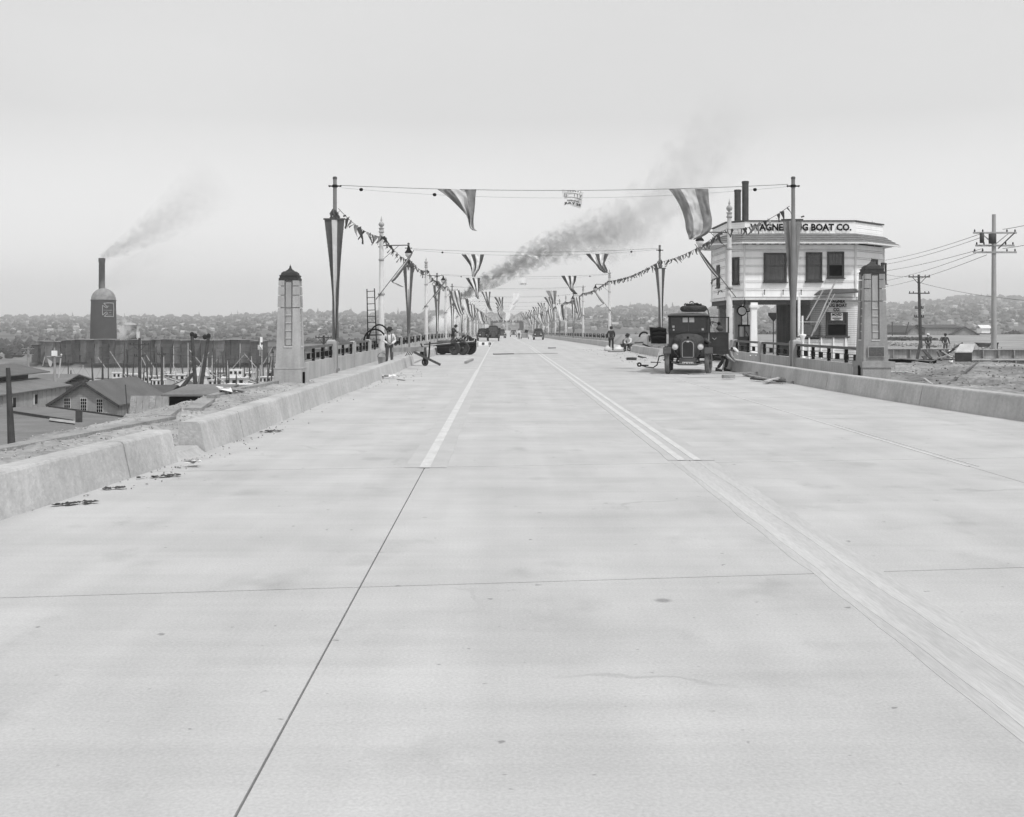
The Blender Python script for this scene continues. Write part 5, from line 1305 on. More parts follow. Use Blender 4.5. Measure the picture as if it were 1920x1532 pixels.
# timbers on the left bank
def onb(px, py, dzv=0): 
    p = PG(px, py, -.03 + dzv); return p
stick('long squared timber edging the dirt bank nearest the camera', onb(-60, 858, .05), onb(317, 786, .05), .28, .12, 'timber')
stick('short plank lying beside the long edging timber at the left edge', onb(-20, 868, .03), onb(70, 843, .03), .22, .06, 'timber_light')
stick('broad plank propped on the dirt bank below the pale flat roof', onb(362, 768, .06), onb(389, 750, .16), .34, .07, 'timber')
stick('dark plank end half buried at the bank edge', onb(308, 783, .05), onb(330, 768, .1), .22, .09, 'timber')
stick('thin board lying between the two plank ends on the bank', onb(322, 772, .02), onb(350, 768, .03), .14, .04, 'timber_light')
stick('long curved edging board at the bank edge before the pylon', onb(395, 746, .05), onb(455, 730, .05), .2, .14, 'timber')
stick('last edging board reaching the base of the harbour pylon', onb(455, 731, .05), onb(517, 719, .08), .2, .16, 'timber')
# timber on the road
def road_pt(px, py, z=.05): return PG(px, py, z)
stick('short squared timber block lying on the road right of the trailer', road_pt(873, 680), road_pt(886, 674), .12, .11, 'timber', 'timber')
stick('thin slat lying in the gutter before the cement cart', road_pt(745, 711, .02), road_pt(759, 713, .02), .05, .02, 'timber')
for i, (a, b_, c, d, lb) in enumerate(((1396, 702, 1455, 714, 'long dark plank beside the near right kerb'), (1410, 710, 1470, 716, 'plank in the lumber pile by the near right kerb, underneath'), (1436, 715, 1473, 706, 'pale stick lying across the lumber pile by the kerb'), (1440, 716, 1496, 716, 'short thick plank at the end of the lumber pile by the kerb'), (1460, 711, 1495, 713, 'thin plank at the back of the lumber pile by the kerb'))):
    stick(lb, road_pt(a, b_, .05 + .02 * (i % 3)), road_pt(c, d, .05 + .02 * (i % 3)), .14, .05, ['timber', 'timber_dark', 'timber_light', 'timber', 'timber'][i])
stick('thin long plank raised on a block in front of the truck', road_pt(1290, 702, .12), road_pt(1424, 698, .14), .16, .03, 'timber')
stick('long dark board lying across the roadway beyond the left lane line', road_pt(926, 664, .03), road_pt(962, 663.4, .03), .22, .05, 'timber_dark')
stick('longer thin grey board lying across the double centre line', road_pt(963, 663.6, .02), road_pt(1045, 662.2, .02), .14, .03, 'timber')
stick('dark scrap board lying on the road right of the centre line', road_pt(1030, 652.6, .03), road_pt(1040, 652.4, .03), .3, .06, 'timber_dark')
tag(MB().box(road_pt(1366, 706, .1), (.40, .18, .12), (0, 0, R(12))).build('wood_block', M['timber']), 'wooden block under the long thin plank in front of the truck', 'block')
# light patches of water seen... far right sheds and trees
def barn(lb, px0, px1, ye, yr, Y, mt='board_wall'):
    x0, x1 = P(px0, 0, Y).x, P(px1, 0, Y).x; ze, zr = P(0, ye, Y).z + .6, P(0, yr, Y).z + .6; t_ = empty('barn', ((x0 + x1) / 2, Y, -.6), 0, lb, 'building'); w_ = (x1 - x0) / 2
    MB().plate([(-w_, 0, -1.5), (w_, 0, -1.5), (w_, 0, ze), (0, 0, zr), (-w_, 0, ze)], (0, 26, 0)).build('wall', M[mt], t_)
    for s_ in (-1, 1): MB().plate([(0, -.5, zr), (s_ * (w_ + .5), -.5, ze - .2), (s_ * (w_ + .5), 27, ze - .2), (0, 27, zr)], (0, 0, .25)).build('roof', M['roof_dark'], t_)
barn('large dark gabled barn in the right distance between the two workmen', 1785, 1832, 627, 614, 300, 'timber')
barn('smaller arched dark shed left of the leaning utility pole', 1702, 1728, 624, 612, 300, 'timber')
shed('long dark shed joining the two barns behind the workmen', P(1757, 0, 305).x, 306, 9.5, 10, 1.9, .8, 'roof_dark', 'timber', 0, -.6)
shed('white little house in the right distance left of the pale pole', P(1850, 0, 290).x, 292, 2.2, 3, 1.2, .8, 'paint_white2', 'paint_white', 0, 0)
rubble('distant_rubble', 160, lambda q: (q.gauss(P(1690, 0, 140).x, 2.2), 140 + q.gauss(0, 12), -.45), .08, .25, M['board_wall2'], 8)
rubble('distant_dark_heap', 90, lambda q: (q.gauss(P(1698, 0, 190).x, 2), 190 + q.gauss(0, 4), -.4), .2, .5, M['roof_dark'], 9)
t_ = empty('far_derrick', (P(1700, 0, 280).x, 280, -.6), 0, 'small distant derrick with slanting boom left of the arched shed', 'derrick')
O4 = Vector((P(1700, 0, 280).x, 280, -.6))
MB().tube([P(1697, 628, 280) - O4, P(1704, 604, 280) - O4], .13, 5).build('boom', M['timber_dark'], t_); MB().tube([P(1673, 631, 280) - O4, P(1673, 604, 280) - O4], .13, 5).build('mast', M['timber_dark'], t_)

# ------------------------------------------------------------------ hillside houses and trees far off
q = random.Random(21)
def house_me(i):
    mb = MB(); w_, d_, h_ = q.uniform(6, 11), q.uniform(6, 9), q.uniform(2.8, 5); r_ = q.uniform(1.5, 2.8)
    mb.box((0, 0, h_ / 2 - 1), (w_, d_, h_ + 2), None, 0)
    if i % 2: mb.add([(-w_ / 2, -d_ / 2 - .3, h_), (w_ / 2, -d_ / 2 - .3, h_), (w_ / 2, 0, h_ + r_), (-w_ / 2, 0, h_ + r_), (w_ / 2, d_ / 2 + .3, h_), (-w_ / 2, d_ / 2 + .3, h_)], [(0, 1, 2, 3), (3, 2, 4, 5), (0, 3, 5), (1, 4, 2)], 1)
    else: mb.add([(-w_ / 2 - .3, -d_ / 2, h_), (0, -d_ / 2, h_ + r_), (0, d_ / 2, h_ + r_), (-w_ / 2 - .3, d_ / 2, h_), (w_ / 2 + .3, -d_ / 2, h_), (w_ / 2 + .3, d_ / 2, h_)], [(0, 1, 2, 3), (1, 4, 5, 2), (0, 4, 1), (3, 2, 5)], 1)
    for k in range(3): mb.box((-w_ / 3 + w_ / 3 * k, -d_ / 2 - .02, h_ * .55), (.9, .1, 1.2), None, 2)
    return mb.me('hillside_house', [M[['house_pale', 'house_mid', 'paint_white2', 'house_pale'][i % 4]], M['house_roof'], M['dark_room']])
HM = [house_me(i) for i in range(12)]
def hz_label(px):
    return ('left of the burner' if px < 165 else 'between the burner and the harbour pylon' if px < 520 else 'between the pylon and the first lamp post' if px < 715 else 'behind the harbour side poles' if px < 900
            else 'behind the office side poles' if px < 1230 else 'behind the truck' if px < 1400 else 'behind the office' if px < 1660 else 'right of the plaque pylon')
n = 0
while n < 290:
    px = q.choice([q.uniform(-20, 900), q.uniform(960, 1340), q.uniform(1660, 1930)]); y = 1300 + 1450 * q.random() ** .9
    x = (px - 940) * y / F; o = bpy.data.objects.new('hillside_house', HM[q.randrange(12)]); C.objects.link(o)
    o.location = (x, y, ground_z(x, y) - .2); o.rotation_euler.z = q.uniform(-.7, .7); s_ = q.uniform(.6, 1.0) + .35 * (y - 1300) / 1450; o.scale = (s_, s_, s_)
    tag(o, f'tiny pale house on the hazy far hillside {hz_label(px)}', 'house', f'far hillside houses {hz_label(px)}'); n += 1
mbh = MB()
for _ in range(1700):
    px = q.uniform(-80, 2000); y = 900 + 1880 * q.random(); x = (px - 940) * y / F; m_ = HM[q.randrange(12)]; s_ = q.uniform(.35, .6) + .35 * (y - 900) / 1900; rz = rotz(q.uniform(-.8, .8)); pp_ = Vector((x, y, ground_z(x, y) - .3))
    mi = q.choice([0, 0, 1]); mbh.add([rz @ v.co * s_ + pp_ for v in list(m_.vertices)[:14]], [tuple(f.vertices) for f in m_.polygons if max(f.vertices) < 14], mi)
tag(mbh.build('hillside_houses', [M['house_mid'], M['house_pale']]), kind='stuff')
def blob(mb, c, r, hgt, seed, conif=False):
    qq = random.Random(seed); n_ = 6; vs = []; rings = ((.15, 0), (.8, .25), (1, .5), (.7, .8), (.12, 1)) if not conif else ((.9, .05), (.75, .3), (.5, .6), (.25, .85), (.03, 1.05))
    for rr_, z in rings:
        for k in range(n_):
            a = 2 * PI * k / n_ + z; j_ = qq.uniform(.7, 1.25); vs.append((c.x + r * rr_ * j_ * math.cos(a), c.y + r * rr_ * j_ * math.sin(a), c.z + hgt * z * qq.uniform(.9, 1.1)))
    mb.add(vs, [(i * n_ + k, i * n_ + (k + 1) % n_, (i + 1) * n_ + (k + 1) % n_, (i + 1) * n_ + k) for i in range(len(rings) - 1) for k in range(n_)])
mbt = MB()
for i in range(7500):
    px = q.uniform(-120, 2040); y = 700 + 2100 * q.random(); x = (px - 940) * y / F
    if noise.noise(Vector((x * .006, y * .01, 2))) < -.25: continue
    k_ = .45 + .55 * min(1, (y - 700) / 1500); h_ = q.uniform(3, 8) * k_; blob(mbt, Vector((x, y, ground_z(x, y) - .6)), q.uniform(2, 5.5) * k_, h_, i)
for i in range(420):    # trees along the crest, some standing clear against the sky
    px = q.uniform(-150, 2080); y = 2790; x = (px - 940) * y / F; con = q.random() < .10
    blob(mbt, Vector((x, y, ground_z(x, y) - 1)), q.uniform(5, 12) * (.4 if con else 1), q.uniform(6, 14) * (1.5 if con else 1), i + 9000, con)
tag(mbt.build('hillside_trees', M['tree']), kind='stuff')
mbt = MB()
for i in range(900):
    px = q.uniform(-60, 900); y = q.uniform(330, 720); x = (px - 940) * y / F; blob(mbt, Vector((x, y, -8.6)), q.uniform(1, 2.4), q.uniform(1.5, 4), i + 300)
for i in range(240):
    px = q.uniform(1240, 1950); y = q.uniform(335, 560); x = (px - 940) * y / F; blob(mbt, Vector((x, y, -6)), q.uniform(2, 4), q.uniform(3, 6), i + 600)
tag(mbt.build('waterfront_trees', M['tree_near']), kind='stuff')
for (px, lb) in ((1196, 'large block-like building on the far crest left of the truck'), (1794, 'long institutional building on the crest right of the leaning utility pole')):
    y = 2780; x = (px - 940) * y / F; w_ = 22 if px < 1500 else 34
    t_ = empty('hilltop_building', (x, y, ground_z(x, y)), 0, lb, 'building')
    MB().box((0, 0, 3), (w_, 14, 12)).build('wall', M['house_mid'], t_); MB().box((w_ * .1, 0, 10.5), (w_ * .5, 10, 3)).build('roof_block', M['house_mid'], t_)
    for k in range(5): MB().box((-w_ * .4 + w_ * .2 * k, -7.05, 4.5), (1.6, .2, 2.2)).build('window', M['dark_room'], t_)
# drawbridge houses closing the far end of the deck
Yb = 600; zd = dz(Yb); t_ = empty('drawbridge', (2.5, Yb, zd), 0, 'low dark drawbridge portal spanning the far end of the roadway', 'bridge')
for s_ in (-1, 1):
    MB().box((s_ * 8.4, 0, 2.3), (2.6, 5, 4.6)).build('tower', M['timber_dark'], t_)
    MB().box((s_ * 8.4, 0, 4.9), (3.4, 5.6, .6)).build('tower_roof', M['roof_dark'], t_)
mb = MB()
for k in range(9):
    u = -8 + 2 * k; mb.box((u, 0, 4.6 + .5 * (1 - (u / 8) ** 2)), (2.02, 1.2, 1.3))
mb.build('portal_beam', M['timber_dark'], t_)
for k in range(7): MB().beam((-7 + 2 * k, -.7, 4.1), (-6 + 2 * k, -.7, 5.4), .18, .2).build('lattice_bar', M['iron_mid'], t_)
tag(MB().box((P(951, 0, 640).x, 640, 3.5), (1.2, 1.2, 8)).build('control_tower', M['siding']), 'slim pale tower rising behind the drawbridge portal', 'tower')
MBf = MB()
for k in range(60): MBf.box((q.uniform(-5.5, 10.5), q.uniform(480, 590), dz(540) + q.uniform(4.5, 7.5)), (.35, .05, .8), (0, q.uniform(-.6, .6), 0))
tag(MBf.build('far_bunting', M['cloth_light']), kind='stuff')
# ------------------------------------------------------------------ people
def skin_obj(name, verts, edges, mt, parent, sub=2, root=0):
    me = bpy.data.meshes.new(name); me.from_pydata([v[:3] for v in verts], edges, []); me.materials.append(mt)
    o = put(name, me, parent)
    sm = o.modifiers.new('skin', 'SKIN'); sm.use_smooth_shade = True; sm.branch_smoothing = .4
    for i, v in enumerate(verts):
        s_ = me.skin_vertices[0].data[i]; r_ = v[3]; s_.radius = r_ if isinstance(r_, tuple) else (r_, r_); s_.use_root = (i == root)
    ss = o.modifiers.new('smooth', 'SUBSURF'); ss.levels = sub; ss.render_levels = sub
    return o
STAND = dict(pelvis=(0, 0, .93), chest=(0, -.01, 1.27), neck=(0, 0, 1.47), head=(0, -.015, 1.60), hipL=(-.10, 0, .88), kneeL=(-.11, -.02, .49), ankL=(-.12, .03, .09), toeL=(-.14, -.13, .04),
             hipR=(.10, 0, .88), kneeR=(.11, -.02, .49), ankR=(.12, .03, .09), toeR=(.14, -.13, .04), shL=(-.19, 0, 1.40), elL=(-.26, .02, 1.12), wrL=(-.24, -.08, .88), shR=(.19, 0, 1.40), elR=(.26, .02, 1.12), wrR=(.24, -.08, .88))
def person(label, at, rz, joints, shirt='shirt_white', legs='trouser_dark', coat=False, hat='brim', scale=1.0, look=(0, -1, 0)):
    J = {k: Vector(v) for k, v in {**STAND, **joints}.items()}
    t_ = empty('person', at, rz, label, 'person'); t_.scale = (scale,) * 3
    lk = Vector(look).normalized(); up = (J['head'] - J['neck']).normalized(); side = lk.cross(up).normalized()
    # body: one continuous figure with head, hands and fingers
    V = []; E = []
    def v(p, r_, par=None):
        V.append((p[0], p[1], p[2], r_)); i = len(V) - 1
        if par is not None: E.append((par, i))
        return i
    pv = v(J['pelvis'], .085); ch = v(J['chest'], .088, pv); nb = v(J['neck'], .06, ch)
    jaw = v(J['neck'].lerp(J['head'], .55), .062, nb); hc = v(J['head'] + up * .02 - lk * -.01, .098, jaw); ht = v(J['head'] + up * .10, .075, hc)
    for s_ in 'LR':
        hp = v(J['hip' + s_], .06, pv); kn_ = v(J['knee' + s_], .045, hp); an = v(J['ank' + s_], .04, kn_); v(J['toe' + s_], .035, an)
        sh = v(J['sh' + s_], .045, ch); el = v(J['el' + s_], .036, sh); wr = v(J['wr' + s_], .028, el)
        d = (J['wr' + s_] - J['el' + s_]).normalized(); pm = J['wr' + s_] + d * .07; pi = v(pm, (.038, .022), wr)
        ax = d.cross(lk if abs(d.dot(lk)) < .9 else Vector((0, 0, 1))).normalized(); cu = d.cross(ax).normalized()
        for k, ln in enumerate((.075, .085, .08, .062)):
            b_ = pm + ax * (.026 - .017 * k) + d * .015; f1 = v(b_ + d * ln * .5 + cu * .004, .009, pi); v(b_ + d * ln * .85 + cu * .03, .008, f1)
        th = v(J['wr' + s_] + d * .035 + ax * .045, .011, pi); v(J['wr' + s_] + d * .075 + ax * .055 + cu * .02, .009, th)
    skin_obj('body', V, E, M['skin'], t_, 1)
    h_ = J['head']
    MB().lathe([(.002, 0), (.016, .012), (.018, .03), (.006, .05)], c=h_ + lk * .097 - up * .03, n=8).build('nose', M['skin'], t_)
    for sg in (-1, 1):
        MB().lathe([(.004, -.008), (.013, 0), (.004, .008)], c=h_ + lk * .092 + side * .035 * sg + up * .018, n=8).build('eye', M['dark_room'], t_)
        MB().lathe([(.006, -.03), (.02, -.01), (.022, .015), (.006, .03)], c=h_ + side * .10 * sg, n=8).build('ear', M['skin'], t_)
    MB().beam(h_ + lk * .094 - side * .025 - up * .045, h_ + lk * .094 + side * .025 - up * .045, .008, .012).build('mouth', M['hat'], t_)
    bk = Matrix((side, lk, up)).transposed()
    MB().lathe([(.085, -.05), (.108, -.01), (.112, .05), (.09, .10), (.04, .13), (.002, .135)], c=h_ - lk * .018, n=14, rot=bk).build('hair', M['hat'], t_)
    # shirt or coat
    V = []; E = []; a = .03 if coat else .018
    lo = J['pelvis'] - (J['chest'] - J['pelvis']) * (.18 if coat else -.02)
    r0 = v(lo, (.165, .135) if coat else (.135, .12)); r1 = v(J['pelvis'].lerp(J['chest'], .5), (.15, .13), r0); c_ = v(J['chest'], (.165, .135), r1); n_ = v(J['neck'] - up * .03, .07, c_)
    for s_ in 'LR':
        s1 = v(J['sh' + s_], .075 + a * .4, c_); e1 = v(J['el' + s_], .056 + a * .5, s1); v(J['el' + s_].lerp(J['wr' + s_], .92), .042 + a * .5, e1)
    skin_obj('jacket' if coat else 'shirt', V, E, M[shirt], t_, 1)
    V = []; E = []
    p_ = v(J['pelvis'] + Vector((0, 0, .03)), (.145, .125))
    for s_ in 'LR':
        b_ = v(J['hip' + s_] , .105, p_); k_ = v(J['knee' + s_], .080, b_); v(J['knee' + s_].lerp(J['ank' + s_], .9), .068, k_)
    skin_obj('trousers', V, E, M[legs], t_, 1)
    for s_ in 'LR':
        a_, b_ = J['ank' + s_], J['toe' + s_]
        d_ = (b_ - a_); d_.z = 0; d_.normalize()
        heel = a_ - d_ * .05 + Vector((0, 0, -.04)); toe = b_ + d_ * .03
        MB().tube([heel + Vector((0, 0, .0)), heel.lerp(toe, .45) + Vector((0, 0, .01)), toe + Vector((0, 0, -.005)), toe + d_ * .02], [.045, .05, .045, .02], 10).tube([a_ - d_ * .02 + Vector((0, 0, -.03)), a_ + Vector((0, 0, .06))], [.05, .048], 10).build('shoe', M['leather'], t_)
    if hat:
        hb = h_ + up * .055
        prof = {'brim': [(.17, .0), (.18, .012), (.115, .02), (.112, .09), (.09, .12), (.04, .115), (.002, .11)], 'cap': [(.118, -.01), (.125, .03), (.12, .07), (.08, .10), (.002, .11)]}[hat[:4].strip() if hat[:3] != 'cap' else 'cap']
        MB().lathe(prof, c=hb - lk * .01, n=18, rot=bk).build('hat', M['shirt_white' if hat.endswith('w') else 'hat'], t_)
        if hat.startswith('cap'): MB().box(hb + lk * .13, (.14, .12, .012), bk).build('cap_peak', M['shirt_white' if hat.endswith('w') else 'hat'], t_)
    return t_, J
# man in white shirt and dark hat on the pavement behind the kerb
p = P(728, 0, 53.5)
t_, J = person('man in white shirt, braces and dark hat standing on the pavement near the pail', (P(730, 0, 54).x, 54, -.05), R(12),
       dict(wrL=(-.10, -.22, .98), elL=(-.30, .03, 1.12), wrR=(.08, -.24, .96), elR=(.30, .04, 1.10), ankL=(-.13, .03, .09), ankR=(.13, .03, .09), head=(.01, -.03, 1.60)), 'shirt_white', 'trouser_mid', hat='brim', look=(.5, -.8, -.25), scale=1.0)
for sg in (-1, 1): MB().tube([(sg * .09, -.135, 1.02), (sg * .10, -.16, 1.25), (sg * .11, -.07, 1.46), (sg * .10, .05, 1.46), (sg * .06, .15, 1.2)], .016, 5).build('brace', M['hat'], t_)
# man in dark suit seen from behind
person('man in dark suit seen from behind, standing by the gap in the kerb', (P(1146, 0, 81).x, 81, 0), R(8),
       dict(elL=(-.25, -.04, 1.13), wrL=(-.20, -.2, .95), elR=(.27, .0, 1.13), wrR=(.22, -.14, .90), ankL=(-.12, .02, .09), ankR=(.15, -.05, .09), toeR=(.18, -.2, .04)), 'coat', 'coat', True, 'cap', look=(0, -1, -.1))[0].rotation_euler.z = R(180)
person('seated man in white shirt and dark hat leaning forward on the kerb end', (P(1180, 0, 79).x, 79, 0), R(-30),
       dict(pelvis=(0, .1, .46), chest=(0, -.12, .78), neck=(0, -.22, .96), head=(0, -.30, 1.07), hipL=(-.1, .1, .44), kneeL=(-.16, -.34, .48), ankL=(-.15, -.30, .09), toeL=(-.16, -.46, .04), hipR=(.1, .1, .44), kneeR=(.16, -.34, .48), ankR=(.17, -.25, .09), toeR=(.18, -.41, .04),
            shL=(-.18, -.16, .90), elL=(-.24, -.30, .64), wrL=(-.08, -.46, .55), shR=(.18, -.16, .90), elR=(.24, -.30, .64), wrR=(.08, -.46, .55)), 'shirt_white', 'trouser_dark', hat='brim', look=(0, -.75, -.6))
person('second seated man in dark clothes bent low beside the man with the white shirt', (P(1170, 0, 80.5).x, 80.5, 0), R(25),
       dict(pelvis=(0, .1, .40), chest=(0, -.14, .66), neck=(0, -.26, .80), head=(0, -.36, .87), hipL=(-.1, .1, .38), kneeL=(-.16, -.34, .48), ankL=(-.15, -.30, .09), toeL=(-.16, -.46, .04), hipR=(.1, .1, .38), kneeR=(.16, -.34, .48), ankR=(.17, -.25, .09), toeR=(.18, -.41, .04),
            shL=(-.18, -.18, .77), elL=(-.24, -.32, .56), wrL=(-.08, -.46, .45), shR=(.18, -.18, .77), elR=(.24, -.32, .56), wrR=(.08, -.46, .45)), 'trouser_mid', 'trouser_dark', hat=None, look=(0, -.75, -.6))
person('workman crouching beside the open truck door with his head bent down', (P(1352, 0, 43.6).x, 43.6, 0), R(62),
       dict(pelvis=(0, .18, .56), chest=(.0, -.14, .80), neck=(0, -.36, .86), head=(0, -.50, .84), hipL=(-.1, .18, .54), kneeL=(-.15, -.15, .46), ankL=(-.14, .12, .09), toeL=(-.15, -.04, .04), hipR=(.1, .18, .54), kneeR=(.16, -.22, .52), ankR=(.15, -.12, .09), toeR=(.16, -.28, .04),
            shL=(-.18, -.24, .86), elL=(-.26, -.32, .58), wrL=(-.12, -.5, .42), shR=(.18, -.24, .86), elR=(.26, -.34, .58), wrR=(.12, -.52, .40)), 'steel', 'trouser_dark', hat='capw', look=(0, -.5, -.85))
person('dark clad man with cap standing behind the trailer', (P(849, 0, 75).x, 75, .35), R(70), dict(elL=(-.24, -.2, 1.16), wrL=(-.12, -.42, 1.18), elR=(.24, -.2, 1.14), wrR=(.1, -.42, 1.1), chest=(0, -.1, 1.25), neck=(0, -.16, 1.42), head=(0, -.22, 1.53)), 'coat', 'trouser_dark', True, 'brim', look=(0, -1, -.3), scale=.9)
person('dark clad man bending over at the far end of the trailer', (P(884, 0, 74).x, 74, .0), R(-60),
       dict(chest=(0, -.28, 1.08), neck=(0, -.42, 1.14), head=(0, -.54, 1.12), shL=(-.18, -.32, 1.12), shR=(.18, -.32, 1.12), elL=(-.22, -.42, .86), elR=(.22, -.42, .86), wrL=(-.1, -.5, .62), wrR=(.1, -.5, .62)), 'coat', 'trouser_dark', True, 'cap', look=(0, -.6, -.8))
person('workman in overalls with white cap standing behind the long girder', (P(1740, 0, 95).x, 95, -.6), R(10), dict(elL=(-.27, .0, 1.12), elR=(.27, .02, 1.12)), 'trouser_dark', 'trouser_mid', hat='capw', look=(-.3, -1, -.2))
person('workman in overalls with dark cap standing behind the girder end', (P(1772.5, 0, 95).x, 95, -.6), R(-8), dict(elL=(-.28, .0, 1.12), wrL=(-.22, -.1, .92), elR=(.30, .03, 1.12), wrR=(.34, -.02, .86)), 'trouser_dark', 'trouser_mid', hat='cap', look=(.3, -1, -.2))
person('workman bending forward over the wheelbarrow near the pale utility pole', (P(1868, 0, 95).x, 95, -.6), R(-85),
       dict(chest=(0, -.18, 1.16), neck=(0, -.28, 1.31), head=(0, -.37, 1.41), shL=(-.18, -.2, 1.26), shR=(.18, -.2, 1.26), elL=(-.22, -.30, .98), elR=(.22, -.30, .98), wrL=(-.2, -.46, .76), wrR=(.2, -.46, .76)), 'trouser_dark', 'trouser_dark', hat='capw', look=(0, -1, -.3))
t_ = empty('wheelbarrow', (P(1846, 0, 95).x, 95, -.6), 0, 'flat iron wheelbarrow pushed by the bending workman', 'wheelbarrow')
MB().plate([(-.75, -.3, .98), (.5, -.3, .92), (.25, -.25, .62), (-.3, -.25, .6)], (0, .6, 0)).build('tray', M['iron_mid'], t_)
MB().lathe([(.2, -.03), (.22, 0), (.2, .03)], c=(-.5, 0, .22), n=14, rot=rotx(PI / 2)).build('wheel', M['iron'], t_)
MB().tube([(-.5, -.2, .22), (.9, -.28, .85)], .025, 6).tube([(-.5, .2, .22), (.9, .28, .85)], .025, 6).build('handles', M['timber'], t_)

# ------------------------------------------------------------------ vehicles (front faces the camera, local -Y)
def wheel(parent, x, y, r, wd, rz=0, spokes=True, mt='tyre_dusty'):
    w_ = empty('wheel', (x, y, r), rz); w_.parent = parent
    ry = roty(PI / 2)
    MB().lathe([(r * .74, -wd * .38), (r * .90, -wd * .5), (r * .98, -wd * .38), (r, -wd * .15), (r, wd * .15), (r * .98, wd * .38), (r * .90, wd * .5), (r * .74, wd * .38)], n=28, rot=ry, close=False).build('tyre', M[mt], w_)
    mb = MB().lathe([(r * .76, -wd * .36), (r * .68, -wd * .2), (r * .68, wd * .2), (r * .76, wd * .36)], n=24, rot=ry, close=False)
    mb.lathe([(.02, -wd * .6), (r * .2, -wd * .5), (r * .2, wd * .5), (.02, wd * .6)], n=14, rot=ry)
    if spokes:
        for k in range(10):
            a = 2 * PI * k / 10; mb.beam((0, math.cos(a) * r * .15, math.sin(a) * r * .15), (0, math.cos(a) * r * .7, math.sin(a) * r * .7), .035, .035)
    else: mb.lathe([(r * .7, -.02), (.02, -.05), (.02, .05), (r * .7, .02)], n=20, rot=ry)
    mb.build('rim', M['truck_dusty'], w_)
    return w_
def fender(parent, x, y, r, wd, mt, reach=.5):
    mb = MB(); n = 10; vs = []
    for k in range(n + 1):
        a = PI * (.02 + .80 * k / n); rr_ = r + .10
        for u in (-wd / 2, wd / 2): vs.append((x + u, y - math.cos(a) * rr_ * 1.12, r + math.sin(a) * rr_))
    vs += [(a, b_ + 0, c - .03) for a, b_, c in vs]; k2 = 2 * (n + 1)
    fs = [(2 * i, 2 * i + 1, 2 * i + 3, 2 * i + 2) for i in range(n)] + [(k2 + 2 * i, k2 + 2 * i + 2, k2 + 2 * i + 3, k2 + 2 * i + 1) for i in range(n)] + [(2 * i, 2 * i + 2, k2 + 2 * i + 2, k2 + 2 * i) for i in range(n)] + [(2 * i + 1, k2 + 2 * i + 1, k2 + 2 * i + 3, 2 * i + 3) for i in range(n)]
    mb.add(vs, fs, 0, True); return mb.build('fender', M[mt], parent)
def loft(mb, secs, m=0, smooth=False):       # sections: list of (y, [(x,z)...]) closed rings
    n = len(secs[0][1]); vs = [(x, y, z) for y, s_ in secs for x, z in s_]
    fs = [(i * n + k, i * n + (k + 1) % n, (i + 1) * n + (k + 1) % n, (i + 1) * n + k) for i in range(len(secs) - 1) for k in range(n)]
    fs += [tuple(range(n)), tuple(range((len(secs) - 1) * n, len(secs) * n))[::-1]]
    return mb.add(vs, fs, m, smooth)
def ring(w_, z0, z1, rt=.25, wtop=None):
    wt = wtop if wtop else w_; r_ = (z1 - z0) * rt
    return [(-w_, z0), (w_, z0), (w_, z0 + (z1 - z0) * .45), (wt, z1 - r_), (wt * .82, z1 - r_ * .25), (wt * .4, z1), (-wt * .4, z1), (-wt * .82, z1 - r_ * .25), (-wt, z1 - r_), (-w_, z0 + (z1 - z0) * .45)]
t_ = empty('old_truck', (P(1290, 0, 41.3).x, 41.3, 0), R(-10.5), 'dusty dark old delivery truck with a spare tyre on its roof and one door open', 'truck')
TR = t_
for s_, st in ((-1, -.05), (1, -.16)): wheel(t_, s_ * .74, 0, .44, .17, st)
for s_ in (-1, 1): wheel(t_, s_ * .76, 3.4, .46, .22, 0)
MB().beam((-.74, 0, .42), (.74, 0, .42), .08, .08).beam((-.6, -.1, .52), (.6, -.1, .48), .05, .03).build('front_axle', M['iron'], t_)
mb = MB()
for s_ in (-1, 1): mb.beam((s_ * .36, -.45, .56), (s_ * .42, 4.6, .62), .09, .07); mb.beam((s_ * .40, -.45, .52), (s_ * .40, .5, .42), .05, .06)
mb.build('chassis', M['iron'], t_)
MB().tube([(-.58, -.50, .44), (-.30, -.54, .36), (.30, -.54, .36), (.58, -.50, .44)], .03, 8).build('crank_bar', M['iron_mid'], t_)
# radiator and hood
rad = [(-.25, .56), (.25, .56), (.26, .6), (.27, 1.12), (.24, 1.22), (.14, 1.29), (0, 1.305), (-.14, 1.29), (-.24, 1.22), (-.27, 1.12), (-.26, .6)]
mb = MB(); loft(mb, [(-.32, rad), (-.20, [(x * 1.02, z) for x, z in rad])]); mb.build('radiator_shell', M['truck_dusty'], t_)
rc = [(x * .76, .62 + (z - .56) * .80) for x, z in rad]
mb = MB(); loft(mb, [(-.335, rc), (-.31, rc)]); rdc = mb.build('radiator_core', M['truck'], t_)
mb = MB()
for k in range(8): mb.box((-.16 + .32 * k / 7, -.345, .90), (.006, .012, .54))
mb.build('core_fins', M['iron_mid'], rdc)
mb = MB(); mb.tube([(x, -.335, z) for x, z in rc] + [(rc[0][0], -.335, rc[0][1])], .014, 6); mb.build('radiator_rim', M['lamp_paint'], t_)
MB().lathe([(.03, 1.29), (.045, 1.33), (.045, 1.36), (.01, 1.39)], c=(0, -.26, 0), n=12).build('radiator_cap', M['iron'], t_)
MB().box((0, -.345, 1.19), (.10, .02, .045)).build('radiator_badge', M['chrome'], t_)
mb = MB(); loft(mb, [(-.20, [(x * 1.0, z) for x, z in rad]), (.55, [(x * 1.28, .6 + (z - .56) * 1.03) for x, z in rad]), (.80, [(x * 2.1, .62 + (z - .56) * 1.16) for x, z in rad])]); mb.build('hood', M['truck_dusty'], t_)
